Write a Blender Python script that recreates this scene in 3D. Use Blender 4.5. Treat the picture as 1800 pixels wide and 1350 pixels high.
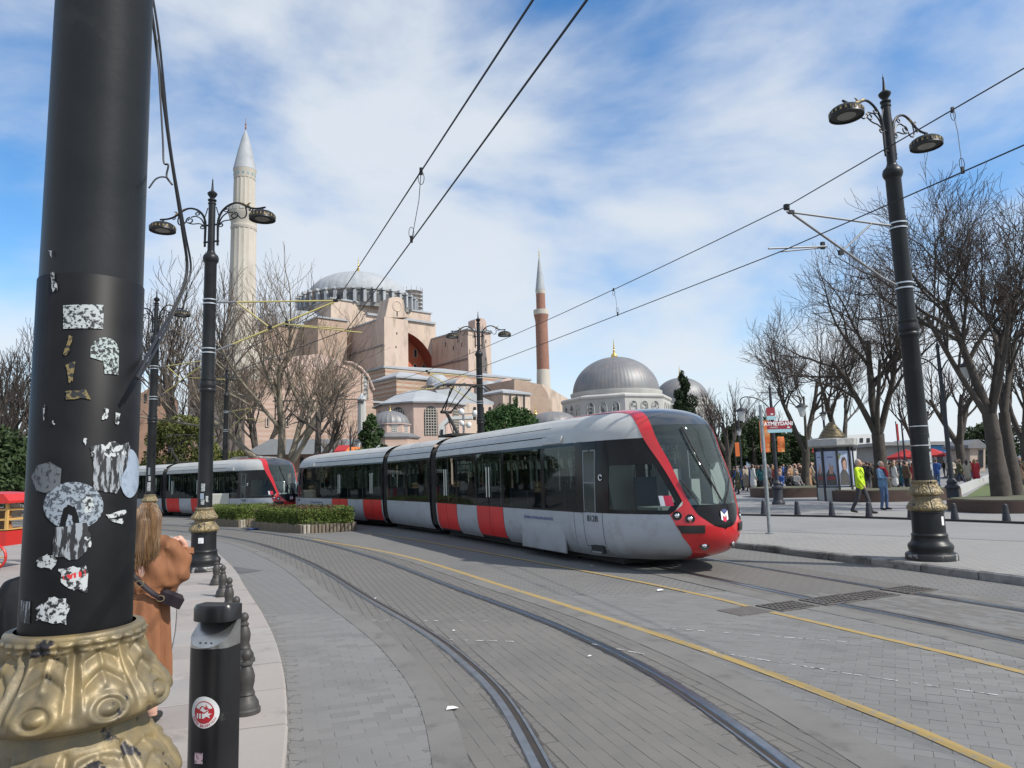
import bpy, bmesh, math, random
import numpy as np
from mathutils import Vector, Matrix
random.seed(7); rng = np.random.default_rng(7)
R_ = math.radians
for o in list(bpy.data.objects): bpy.data.objects.remove(o)
S = bpy.context.scene
COL = S.collection

# ------------------------------------------------------------- camera
F = 1250.0; EYE = 1.7; PITCH = R_(7.25); ROLL = R_(1.7)
FWD = np.array([0, math.cos(PITCH), math.sin(PITCH)])
_r = np.array([1.0, 0, 0]); _u = np.cross(_r, FWD)
RGT = math.cos(ROLL)*_r - math.sin(ROLL)*_u
UPV = math.sin(ROLL)*_r + math.cos(ROLL)*_u
cd = bpy.data.cameras.new('camera'); cam = bpy.data.objects.new('camera', cd); COL.objects.link(cam)
cd.sensor_width = 36.0; cd.lens = F/1800*36; cd.clip_start = 0.05; cd.clip_end = 20000
cam.matrix_world = Matrix(((RGT[0], UPV[0], -FWD[0], 0), (RGT[1], UPV[1], -FWD[1], 0), (RGT[2], UPV[2], -FWD[2], EYE), (0, 0, 0, 1)))
S.camera = cam

# ------------------------------------------------------------- sky and sun
SUN = Vector((0.62, -0.33, 0.71)).normalized()
elev = math.asin(SUN.z); azim = math.atan2(SUN.x, SUN.y)
w = bpy.data.worlds.new('World'); S.world = w; w.use_nodes = True
nt = w.node_tree; nt.nodes.clear()
def wn(t, **k):
    n = nt.nodes.new(t)
    for a, b in k.items(): setattr(n, a, b)
    return n
sky = wn('ShaderNodeTexSky', sky_type='NISHITA'); sky.sun_disc = False
sky.sun_elevation = elev; sky.sun_rotation = azim
sky.air_density = 1.0; sky.dust_density = 0.3; sky.ozone_density = 1.2
tc = wn('ShaderNodeTexCoord')
sep = wn('ShaderNodeSeparateXYZ'); nt.links.new(tc.outputs['Generated'], sep.inputs[0])
def wm(op, a, b=None, c=None, clamp=False):
    n = wn('ShaderNodeMath', operation=op); n.use_clamp = clamp
    for i, x in enumerate((a, b, c)):
        if x is None: continue
        if isinstance(x, (int, float)): n.inputs[i].default_value = x
        else: nt.links.new(x, n.inputs[i])
    return n.outputs[0]
mp = wn('ShaderNodeMapping'); nt.links.new(tc.outputs['Generated'], mp.inputs[0])
mp.inputs['Rotation'].default_value = (0, R_(-24), R_(10)); mp.inputs['Scale'].default_value = (1.0, 1.0, 1.9); mp.inputs['Location'].default_value = (11.2, -3.1, 0)
n1 = wn('ShaderNodeTexNoise'); n1.inputs['Scale'].default_value = 2.1; n1.inputs['Detail'].default_value = 9; n1.inputs['Roughness'].default_value = 0.5; n1.inputs['Distortion'].default_value = 0.25
nt.links.new(mp.outputs[0], n1.inputs['Vector'])
mp2 = wn('ShaderNodeMapping'); nt.links.new(tc.outputs['Generated'], mp2.inputs[0])
mp2.inputs['Rotation'].default_value = (0, R_(-38), R_(20)); mp2.inputs['Scale'].default_value = (1.0, 1.0, 2.8)
n2 = wn('ShaderNodeTexNoise'); n2.inputs['Scale'].default_value = 4.2; n2.inputs['Detail'].default_value = 10; n2.inputs['Roughness'].default_value = 0.56; n2.inputs['Distortion'].default_value = 0.5
nt.links.new(mp2.outputs[0], n2.inputs['Vector'])
dens = wm('ADD', wm('MULTIPLY', n1.outputs[0], 0.85), wm('MULTIPLY', n2.outputs[0], 0.15))
ramp = wn('ShaderNodeMapRange'); ramp.interpolation_type = 'SMOOTHSTEP'
ramp.inputs['From Min'].default_value = 0.345; ramp.inputs['From Max'].default_value = 0.585
nt.links.new(dens, ramp.inputs['Value'])
cov = wm('MULTIPLY', ramp.outputs[0], 0.90)
n3 = wn('ShaderNodeTexNoise'); n3.inputs['Scale'].default_value = 1.1; n3.inputs['Detail'].default_value = 6
nt.links.new(mp2.outputs[0], n3.inputs['Vector'])
ccol = wn('ShaderNodeMixRGB'); ccol.inputs[1].default_value = (6.4, 7.0, 7.7, 1); ccol.inputs[2].default_value = (7.7, 7.95, 8.2, 1)
nt.links.new(n3.outputs[0], ccol.inputs[0])
hs = wn('ShaderNodeHueSaturation'); hs.inputs['Saturation'].default_value = 1.32; hs.inputs['Value'].default_value = 1.75; nt.links.new(sky.outputs[0], hs.inputs['Color'])
hz = wn('ShaderNodeMapRange'); hz.interpolation_type = 'SMOOTHSTEP'; hz.inputs['From Min'].default_value = 0.0; hz.inputs['From Max'].default_value = 0.16; hz.inputs['To Min'].default_value = 0.70; hz.inputs['To Max'].default_value = 0.0
nt.links.new(sep.outputs[2], hz.inputs['Value'])
hmix = wn('ShaderNodeMixRGB'); hmix.inputs[2].default_value = (4.6, 6.3, 8.6, 1); nt.links.new(hz.outputs[0], hmix.inputs[0]); nt.links.new(hs.outputs[0], hmix.inputs[1])
mix = wn('ShaderNodeMixRGB'); nt.links.new(cov, mix.inputs[0]); nt.links.new(hmix.outputs[0], mix.inputs[1]); nt.links.new(ccol.outputs[0], mix.inputs[2])
bg = wn('ShaderNodeBackground'); bg.inputs['Strength'].default_value = 0.09
out = wn('ShaderNodeOutputWorld'); nt.links.new(mix.outputs[0], bg.inputs[0]); nt.links.new(bg.outputs[0], out.inputs[0])

sl = bpy.data.lights.new('sun', 'SUN'); sl.energy = 4.0; sl.angle = R_(0.6); sl.color = (1.0, 0.955, 0.88)
so = bpy.data.objects.new('sun', sl); COL.objects.link(so)
so.rotation_euler = SUN.to_track_quat('Z', 'Y').to_euler(); so.location = (30, -20, 60)
S.view_settings.view_transform = 'Standard'; S.view_settings.look = 'None'
S.view_settings.exposure = 0.32; S.view_settings.gamma = 1.0; S.view_settings.use_curve_mapping = False

# ------------------------------------------------------------- helpers
def ray(px, py): return FWD + RGT*((px-900)/F) - UPV*((py-675)/F)
def gnd(px, py, z=0.0):
    d = ray(px, py); t = (z-EYE)/d[2]; return Vector((d[0]*t, d[1]*t, z))
def at(px, py, Y):
    d = ray(px, py); t = Y/d[1]; return Vector((d[0]*t, Y, EYE+d[2]*t))
def tag(o, label=None, cat=None, group=None, kind=None):
    if label: o['label'] = label
    if cat: o['category'] = cat
    if group: o['group'] = group
    if kind: o['kind'] = kind
    return o
def empty(name, loc=(0, 0, 0), rz=0.0, parent=None):
    o = bpy.data.objects.new(name, None); COL.objects.link(o); o.location = loc; o.rotation_euler = (0, 0, rz)
    o.empty_display_size = 0.2
    if parent: o.parent = parent
    return o
def copy_tree(o, parent=None):
    c = o.copy(); COL.objects.link(c); c.parent = parent
    for ch in list(o.children): copy_tree(ch, c)
    return c
def catmull(pts, n=8, closed=False):
    P = [np.array(p, float) for p in pts]; out = []
    L = len(P); rngi = range(L if closed else L-1)
    for i in rngi:
        p1, p2 = P[i], P[(i+1) % L]
        p0 = P[i-1] if (i > 0 or closed) else 2*p1-p2
        p3 = P[(i+2) % L] if (i+2 < L or closed) else 2*p2-p1
        for k in range(n):
            t = k/n
            out.append(0.5*((2*p1)+(-p0+p2)*t+(2*p0-5*p1+4*p2-p3)*t*t+(-p0+3*p1-3*p2+p3)*t**3))
    if not closed: out.append(P[-1])
    return out

class MB:
    def __init__(s): s.v = []; s.f = []; s.m = []
    def add(s, vs, fs, mat=0):
        b = len(s.v); s.v.extend([tuple(map(float, p)) for p in vs])
        for f in fs: s.f.append(tuple(i+b for i in f)); s.m.append(mat)
        return s
    def box(s, c, d, mat=0, M=None, taper=1.0):
        x, y, z = d[0]/2, d[1]/2, d[2]/2
        vs = [(-x, -y, -z), (x, -y, -z), (x, y, -z), (-x, y, -z), (-x*taper, -y*taper, z), (x*taper, -y*taper, z), (x*taper, y*taper, z), (-x*taper, y*taper, z)]
        if M is not None: vs = [M @ Vector(p) for p in vs]
        vs = [(p[0]+c[0], p[1]+c[1], p[2]+c[2]) for p in vs]
        return s.add(vs, [(3, 2, 1, 0), (4, 5, 6, 7), (0, 1, 5, 4), (1, 2, 6, 5), (2, 3, 7, 6), (3, 0, 4, 7)], mat)
    def cbox(s, c, d, ch=0.01, mat=0, M=None):          # box with chamfered upper edges
        x, y, z = d[0]/2, d[1]/2, d[2]/2
        vs = [(-x, -y, -z), (x, -y, -z), (x, y, -z), (-x, y, -z), (-x, -y, z-ch), (x, -y, z-ch), (x, y, z-ch), (-x, y, z-ch),
              (-x+ch, -y+ch, z), (x-ch, -y+ch, z), (x-ch, y-ch, z), (-x+ch, y-ch, z)]
        if M is not None: vs = [M @ Vector(p) for p in vs]
        vs = [(p[0]+c[0], p[1]+c[1], p[2]+c[2]) for p in vs]
        fs = [(8, 9, 10, 11), (3, 2, 1, 0)]
        for i in range(4):
            j = (i+1) % 4; fs += [(i, j, 4+j, 4+i), (4+i, 4+j, 8+j, 8+i)]
        return s.add(vs, fs, mat)
    def tube(s, pts, r, n=8, mat=0, caps=True, flat=None):
        P = [Vector(p) for p in pts]; k = len(P)
        rs = list(r) if hasattr(r, '__len__') else [r]*k
        vs = []; fs = []; prev = None
        for i in range(k):
            t = (P[min(i+1, k-1)]-P[max(i-1, 0)])
            if t.length < 1e-9: t = Vector((0, 0, 1))
            t.normalize()
            if prev is None:
                a = Vector((0, 0, 1)) if abs(t.z) < 0.9 else Vector((1, 0, 0))
                x = t.cross(a).normalized()
            else:
                x = prev - t*prev.dot(t)
                x = x.normalized() if x.length > 1e-6 else t.orthogonal().normalized()
            prev = x; y = t.cross(x)
            for j in range(n):
                a = 2*math.pi*j/n
                fx, fy = (1, 1) if flat is None else flat
                vs.append(P[i]+(x*(math.cos(a)*fx)+y*(math.sin(a)*fy))*rs[i])
        for i in range(k-1):
            for j in range(n):
                j2 = (j+1) % n; fs.append((i*n+j, i*n+j2, (i+1)*n+j2, (i+1)*n+j))
        if caps: fs += [tuple(reversed(range(n))), tuple((k-1)*n+j for j in range(n))]
        return s.add(vs, fs, mat)
    def lathe(s, prof, n=24, mat=0, c=(0, 0, 0), arc=None, mats=None, rel=None):
        vs = []; fs = []; k = len(prof); full = arc is None
        a0, a1 = (0, 2*math.pi) if full else arc
        cols = n if full else n+1
        for i, (r, z) in enumerate(prof):
            for j in range(cols):
                a = a0+(a1-a0)*j/n
                rr = r+(rel(a, z, i) if rel else 0)
                vs.append((c[0]+rr*math.cos(a), c[1]+rr*math.sin(a), c[2]+z))
        b = len(s.v); s.v.extend(vs)
        for i in range(k-1):
            for j in range(n):
                j2 = (j+1) % cols if full else j+1
                s.f.append((b+i*cols+j, b+i*cols+j2, b+(i+1)*cols+j2, b+(i+1)*cols+j)); s.m.append(mats[i] if mats else mat)
        return s
    def prism(s, poly, z0, z1, mat=0, M=None, side=None):
        n = len(poly)
        vs = [(p[0], p[1], z0) for p in poly]+[(p[0], p[1], z1) for p in poly]
        if M is not None: vs = [M @ Vector(p) for p in vs]
        b = len(s.v)
        s.add(vs, [tuple(range(n, 2*n)), tuple(reversed(range(n)))], mat)
        s.add([], [], mat)
        for i in range(n):
            j = (i+1) % n; s.f.append((b+i, b+j, b+n+j, b+n+i)); s.m.append(mat if side is None else side)
        return s
    def ball(s, c, r, nu=12, nv=8, mat=0, M=None, half=False):
        rx, ry, rz = r if hasattr(r, '__len__') else (r, r, r)
        vs = []; fs = []
        lo = 0.0 if half else -math.pi/2
        for i in range(nv+1):
            p = lo+(math.pi/2-lo)*i/nv
            for j in range(nu):
                a = 2*math.pi*j/nu
                vs.append(Vector((rx*math.cos(p)*math.cos(a), ry*math.cos(p)*math.sin(a), rz*math.sin(p))))
        if M is not None: vs = [M @ v for v in vs]
        vs = [(v[0]+c[0], v[1]+c[1], v[2]+c[2]) for v in vs]
        for i in range(nv):
            for j in range(nu):
                j2 = (j+1) % nu; fs.append((i*nu+j, i*nu+j2, (i+1)*nu+j2, (i+1)*nu+j))
        return s.add(vs, fs, mat)
    def mesh(s, name, mats, smooth=None):
        me = bpy.data.meshes.new(name); me.from_pydata(s.v, [], s.f)
        for m in (mats if isinstance(mats, (list, tuple)) else [mats]): me.materials.append(m)
        if any(s.m): me.polygons.foreach_set('material_index', s.m)
        if smooth is not None:
            me.polygons.foreach_set('use_smooth', [True]*len(me.polygons)); me.update()
            me.set_sharp_from_angle(angle=R_(smooth))
        me.update(); return me
    def build(s, name, mats, parent=None, smooth=None, loc=(0, 0, 0), rz=0.0):
        o = bpy.data.objects.new(name, s.mesh(name, mats, smooth)); COL.objects.link(o)
        o.location = loc; o.rotation_euler = (0, 0, rz)
        if parent: o.parent = parent
        return o
def np_mesh(name, V, Fq, mats, mi=None, smooth=False):
    V = np.asarray(V, np.float32); Fq = np.asarray(Fq, np.int32); k = Fq.shape[1]
    me = bpy.data.meshes.new(name)
    me.vertices.add(len(V)); me.vertices.foreach_set('co', V.ravel())
    me.loops.add(Fq.size); me.loops.foreach_set('vertex_index', Fq.ravel())
    me.polygons.add(len(Fq)); me.polygons.foreach_set('loop_start', np.arange(0, Fq.size, k, dtype=np.int32))
    for m in (mats if isinstance(mats, (list, tuple)) else [mats]): me.materials.append(m)
    if mi is not None: me.polygons.foreach_set('material_index', np.asarray(mi, np.int32))
    if smooth: me.polygons.foreach_set('use_smooth', np.ones(len(Fq), bool))
    me.update(calc_edges=True); return me
def obj(name, me, parent=None, loc=(0, 0, 0)):
    o = bpy.data.objects.new(name, me); COL.objects.link(o); o.location = loc
    if parent: o.parent = parent
    return o

# ------------------------------------------------------------- materials
def mat(name, col, rough=0.6, metal=0.0, col2=None, scale=3.0, detail=5, lo=0.35, hi=0.65, bump=0.0, bscale=None, spec=0.5, coat=0.0, rvar=0.0, stretch=None, third=None, world=False, bdist=0.02):
    m = bpy.data.materials.new(name); m.use_nodes = True
    t = m.node_tree; b = t.nodes['Principled BSDF']
    b.inputs['Base Color'].default_value = (*col, 1); b.inputs['Roughness'].default_value = rough; b.inputs['Metallic'].default_value = metal
    b.inputs['Specular IOR Level'].default_value = spec
    if coat: b.inputs['Coat Weight'].default_value = coat; b.inputs['Coat Roughness'].default_value = 0.08
    if col2 is None and not bump and not rvar: return m
    if world:
        ge = t.nodes.new('ShaderNodeNewGeometry'); vec = ge.outputs['Position']
    else:
        tcn = t.nodes.new('ShaderNodeTexCoord'); vec = tcn.outputs['Object']
    if stretch:
        mpn = t.nodes.new('ShaderNodeMapping'); mpn.inputs['Scale'].default_value = stretch; t.links.new(vec, mpn.inputs[0]); vec = mpn.outputs[0]
    if col2 is not None:
        n = t.nodes.new('ShaderNodeTexNoise'); n.inputs['Scale'].default_value = scale; n.inputs['Detail'].default_value = detail; n.inputs['Roughness'].default_value = 0.6
        t.links.new(vec, n.inputs['Vector'])
        r = t.nodes.new('ShaderNodeValToRGB'); r.color_ramp.elements[0].position = lo; r.color_ramp.elements[1].position = hi
        r.color_ramp.elements[0].color = (*col, 1); r.color_ramp.elements[1].color = (*col2, 1)
        t.links.new(n.outputs[0], r.inputs[0]); src = r.outputs[0]
        if third is not None:
            c3, s3, l3, h3 = third
            n3 = t.nodes.new('ShaderNodeTexNoise'); n3.inputs['Scale'].default_value = s3; n3.inputs['Detail'].default_value = 6; n3.inputs['Roughness'].default_value = 0.65
            t.links.new(vec, n3.inputs['Vector'])
            mr = t.nodes.new('ShaderNodeMapRange'); mr.inputs['From Min'].default_value = l3; mr.inputs['From Max'].default_value = h3; t.links.new(n3.outputs[0], mr.inputs[0])
            mx = t.nodes.new('ShaderNodeMixRGB'); mx.inputs[2].default_value = (*c3, 1); t.links.new(mr.outputs[0], mx.inputs[0]); t.links.new(src, mx.inputs[1]); src = mx.outputs[0]
        t.links.new(src, b.inputs['Base Color'])
        if rvar:
            mr = t.nodes.new('ShaderNodeMapRange'); mr.inputs['To Min'].default_value = rough-rvar; mr.inputs['To Max'].default_value = rough+rvar
            t.links.new(n.outputs[0], mr.inputs[0]); t.links.new(mr.outputs[0], b.inputs['Roughness'])
    if bump:
        nb = t.nodes.new('ShaderNodeTexNoise'); nb.inputs['Scale'].default_value = bscale or scale*4; nb.inputs['Detail'].default_value = 6
        t.links.new(vec, nb.inputs['Vector'])
        bp = t.nodes.new('ShaderNodeBump'); bp.inputs['Strength'].default_value = bump; bp.inputs['Distance'].default_value = bdist
        t.links.new(nb.outputs[0], bp.inputs['Height']); t.links.new(bp.outputs[0], b.inputs['Normal'])
    return m
def glass_mat(name, tint, rough=0.02, trans=0.6, base=(0.01, 0.012, 0.012)):
    m = bpy.data.materials.new(name); m.use_nodes = True; t = m.node_tree; t.nodes.clear()
    o = t.nodes.new('ShaderNodeOutputMaterial'); gl = t.nodes.new('ShaderNodeBsdfGlossy'); gl.inputs['Roughness'].default_value = rough
    gl.inputs['Color'].default_value = (0.85, 0.9, 0.9, 1)
    tr = t.nodes.new('ShaderNodeBsdfTransparent'); tr.inputs['Color'].default_value = (*tint, 1)
    df = t.nodes.new('ShaderNodeBsdfDiffuse'); df.inputs['Color'].default_value = (*base, 1)
    m1 = t.nodes.new('ShaderNodeMixShader'); m1.inputs[0].default_value = trans; t.links.new(df.outputs[0], m1.inputs[1]); t.links.new(tr.outputs[0], m1.inputs[2])
    fr = t.nodes.new('ShaderNodeFresnel'); fr.inputs['IOR'].default_value = 1.36
    m2 = t.nodes.new('ShaderNodeMixShader'); t.links.new(fr.outputs[0], m2.inputs[0]); t.links.new(m1.outputs[0], m2.inputs[1]); t.links.new(gl.outputs[0], m2.inputs[2])
    t.links.new(m2.outputs[0], o.inputs[0]); return m

def text_mesh(name, body, size, material, parent, Mx, align='CENTER', ext=0.001, bold=0.0):
    cu = bpy.data.curves.new(name, 'FONT'); cu.body = body; cu.size = size; cu.align_x = align; cu.align_y = 'CENTER'; cu.extrude = ext; cu.offset = bold
    cu.resolution_u = 3
    to = bpy.data.objects.new('tmp_text', cu); COL.objects.link(to)
    dg = bpy.context.evaluated_depsgraph_get(); dg.update()
    me = bpy.data.meshes.new_from_object(to.evaluated_get(dg)); me.name = name
    bpy.data.objects.remove(to); bpy.data.curves.remove(cu)
    me.materials.clear(); me.materials.append(material); me.transform(Mx)
    return obj(name, me, parent)
def frame(o, x, y, z):
    x, y, z = Vector(x), Vector(y), Vector(z); return Matrix(((x.x, y.x, z.x, o[0]), (x.y, y.y, z.y, o[1]), (x.z, y.z, z.z, o[2]), (0, 0, 0, 1)))
# ------------------------------------------------------------- tracks (centre lines in the ground plane)
LT = catmull([(2.0, -6), (1.45, -1.5), (0.80, 4.4), (0.02, 7.4), (-1.62, 11.0), (-4.05, 16.1), (-7.4, 21.7), (-11.9, 27.0), (-18.5, 32.6), (-27, 37.8), (-38, 42)], 14)
RT = catmull([(8.6, -6), (7.2, 0), (5.45, 6.95), (4.35, 9.9), (3.25, 12.9), (2.20, 15.6), (1.05, 18.2), (-1.25, 22.8), (-3.75, 27.4), (-8.9, 33.7), (-15, 39.6), (-22, 45.2), (-31, 50.5), (-42, 55)], 14)
def normals(P):
    N = []
    for i in range(len(P)):
        t = P[min(i+1, len(P)-1)]-P[max(i-1, 0)]; t = t/np.linalg.norm(t); N.append(np.array([t[1], -t[0]]))
    return N
def offs(P, d): return [p+n*d for p, n in zip(P, normals(P))]
def ribbon(P, d0, d1, z, mb, mat=0, z1=None, i0=0, i1=None):
    A = offs(P, d0)[i0:i1]; B = offs(P, d1)[i0:i1]; k = len(A)
    vs = [(a[0], a[1], z) for a in A]+[(b[0], b[1], z if z1 is None else z1) for b in B]
    mb.add(vs, [(i, k+i, k+i+1, i+1) for i in range(k-1)], mat)
def ribbon2(A, B, z, mb, mat=0):
    k = len(A); vs = [(a[0], a[1], z) for a in A]+[(b[0], b[1], z) for b in B]
    mb.add(vs, [(i, k+i, k+i+1, i+1) for i in range(k-1)], mat)

def paving_mat(name, c1, c2, c3, bw=0.2, bh=0.1, rot=0.0, mort=0.008, jcol=0.55, bump=0.35, dirt=(0.10, 0.095, 0.09), dl=0.52, dh=0.75, rough=0.85, dscale=0.5):
    m = bpy.data.materials.new(name); m.use_nodes = True; t = m.node_tree; b = t.nodes['Principled BSDF']; b.inputs['Roughness'].default_value = rough
    b.inputs['Specular IOR Level'].default_value = 0.3
    ge = t.nodes.new('ShaderNodeNewGeometry'); mp_ = t.nodes.new('ShaderNodeMapping'); mp_.inputs['Rotation'].default_value = (0, 0, rot); t.links.new(ge.outputs['Position'], mp_.inputs[0])
    br = t.nodes.new('ShaderNodeTexBrick'); br.inputs['Scale'].default_value = 1.0; br.inputs['Brick Width'].default_value = bw; br.inputs['Row Height'].default_value = bh; br.inputs['Mortar Size'].default_value = mort; br.inputs['Mortar Smooth'].default_value = 0.4
    br.inputs['Color1'].default_value = (*c1, 1); br.inputs['Color2'].default_value = (*c2, 1); br.inputs['Mortar'].default_value = tuple(jcol*x for x in c1)+(1,)
    t.links.new(mp_.outputs[0], br.inputs['Vector'])
    n = t.nodes.new('ShaderNodeTexNoise'); n.inputs['Scale'].default_value = 0.35; n.inputs['Detail'].default_value = 8; n.inputs['Roughness'].default_value = 0.65; t.links.new(ge.outputs['Position'], n.inputs['Vector'])
    mr = t.nodes.new('ShaderNodeMapRange'); mr.inputs['From Min'].default_value = 0.35; mr.inputs['From Max'].default_value = 0.7; t.links.new(n.outputs[0], mr.inputs[0])
    mx = t.nodes.new('ShaderNodeMixRGB'); mx.inputs[2].default_value = (*c3, 1); t.links.new(mr.outputs[0], mx.inputs[0]); t.links.new(br.outputs['Color'], mx.inputs[1])
    sc = t.nodes.new('ShaderNodeMath'); sc.operation = 'MULTIPLY'; sc.inputs[1].default_value = 0.6; t.links.new(mr.outputs[0], sc.inputs[0]); t.links.new(sc.outputs[0], mx.inputs[0])
    n2_ = t.nodes.new('ShaderNodeTexNoise'); n2_.inputs['Scale'].default_value = dscale; n2_.inputs['Detail'].default_value = 10; n2_.inputs['Roughness'].default_value = 0.7; n2_.inputs['Distortion'].default_value = 0.5; t.links.new(ge.outputs['Position'], n2_.inputs['Vector'])
    mr2 = t.nodes.new('ShaderNodeMapRange'); mr2.inputs['From Min'].default_value = dl; mr2.inputs['From Max'].default_value = dh; mr2.inputs['To Max'].default_value = 0.75; t.links.new(n2_.outputs[0], mr2.inputs[0])
    mx2 = t.nodes.new('ShaderNodeMixRGB'); mx2.inputs[2].default_value = (*dirt, 1); t.links.new(mr2.outputs[0], mx2.inputs[0]); t.links.new(mx.outputs[0], mx2.inputs[1])
    n5 = t.nodes.new('ShaderNodeTexNoise'); n5.inputs['Scale'].default_value = 60; n5.inputs['Detail'].default_value = 4; t.links.new(ge.outputs['Position'], n5.inputs['Vector'])
    mv = t.nodes.new('ShaderNodeMapRange'); mv.inputs['From Min'].default_value = 0.3; mv.inputs['From Max'].default_value = 0.7; mv.inputs['To Min'].default_value = 0.86; mv.inputs['To Max'].default_value = 1.1; t.links.new(n5.outputs[0], mv.inputs[0])
    mul = t.nodes.new('ShaderNodeMixRGB'); mul.blend_type = 'MULTIPLY'; mul.inputs[0].default_value = 1; t.links.new(mx2.outputs[0], mul.inputs[1]); t.links.new(mv.outputs[0], mul.inputs[2])
    t.links.new(mul.outputs[0], b.inputs['Base Color'])
    ad = t.nodes.new('ShaderNodeMath'); ad.operation = 'MULTIPLY_ADD'; ad.inputs[1].default_value = -1.0; t.links.new(br.outputs['Fac'], ad.inputs[0]); t.links.new(n5.outputs[0], ad.inputs[2])
    bp = t.nodes.new('ShaderNodeBump'); bp.inputs['Strength'].default_value = bump; bp.inputs['Distance'].default_value = 0.006; t.links.new(ad.outputs[0], bp.inputs['Height']); t.links.new(bp.outputs[0], b.inputs['Normal'])
    return m
m_road = paving_mat('road_paving', (0.172, 0.167, 0.159), (0.187, 0.181, 0.172), (0.142, 0.138, 0.132), rot=R_(20), dirt=(0.115, 0.115, 0.118))
m_bed = paving_mat('track_bed_paving', (0.150, 0.141, 0.129), (0.163, 0.153, 0.140), (0.122, 0.115, 0.106), rot=R_(72), dirt=(0.12, 0.113, 0.105))
m_strip = paving_mat('left_lane_paving', (0.180, 0.176, 0.169), (0.193, 0.188, 0.181), (0.155, 0.151, 0.146), rot=R_(15), dirt=(0.15, 0.15, 0.152))
m_plaza = paving_mat('plaza_flags', (0.25, 0.249, 0.248), (0.28, 0.276, 0.272), (0.205, 0.204, 0.207), bw=1.2, bh=0.6, rot=R_(12), mort=0.012, dirt=(0.15, 0.15, 0.16), dl=0.5, dh=0.8, bump=0.2)
m_side = paving_mat('right_pavement_blocks', (0.275, 0.268, 0.255), (0.30, 0.29, 0.278), (0.235, 0.227, 0.217), bw=0.2, bh=0.1, rot=R_(62), dirt=(0.2, 0.195, 0.19), dl=0.55)
m_earth = mat('earth', (0.11, 0.095, 0.07), 0.95, col2=(0.07, 0.085, 0.04), scale=0.6, bump=0.6, bscale=6)
m_ground = mat('far_ground', (0.16, 0.155, 0.15), 0.9, col2=(0.12, 0.12, 0.115), scale=0.05, world=True)

def sheet(name, poly, z, m, label=None):
    mb = MB(); mb.add([(p[0], p[1], z) for p in poly], [tuple(range(len(poly)))]); o = mb.build(name, m); o['kind'] = 'structure'; return o
sheet('ground', [(-4000, -300), (4000, -300), (4000, 6000), (-4000, 6000)], -0.05, m_ground)
# left kerb line of the carriageway and right kerb line
LK = catmull([(0.2, -4), (-0.55, 0.5), (-1.12, 3.3), (-1.42, 4.5), (-1.75, 5.56), (-2.16, 6.69), (-2.88, 8.43), (-4.29, 11.47), (-5.72, 14.5), (-7.9, 18.5), (-11.0, 22.9), (-15.5, 27.3), (-22, 31.6), (-32, 36.2), (-42, 39.5)], 8)
RK = catmull([(11.2, -5), (9.6, 2), (8.35, 6.2), (6.95, 9.75), (6.26, 11.7), (5.61, 13.3), (4.45, 16.2), (3.4, 18.8), (1.2, 23.3), (-1.6, 28.6), (-6.2, 34.6), (-12.5, 41), (-20, 47.4), (-30, 53.2), (-42, 58)], 8)
mb = MB(); ribbon2(LK, [np.array(p) for p in catmull([RK[int(i*(len(RK)-1)/(len(LK)-1))] for i in range(len(LK))], 1)][:len(LK)], -0.006, mb)
road = mb.build('road', m_road); road['kind'] = 'structure'
# brownish bed of the left track and the pale lane left of it
mb = MB(); LE = [p for p in LT]
ribbon(LT, -1.16, 1.18, -0.003, mb); bed = mb.build('track_bed', m_bed); bed['kind'] = 'structure'
la = offs(LT, -1.20)
def nearest_on(P, q): return min(P, key=lambda p: (p[0]-q[0])**2+(p[1]-q[1])**2)
mb = MB(); ribbon2([nearest_on(LK, q)+np.array([0.02, 0]) for q in la], la, -0.003, mb)
lane = mb.build('left_lane', m_strip); lane['kind'] = 'structure'
mb = MB(); ribbon(RT, -1.05, 1.2, -0.003, mb); bedr = mb.build('track_bed', m_bed); bedr['kind'] = 'structure'

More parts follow.
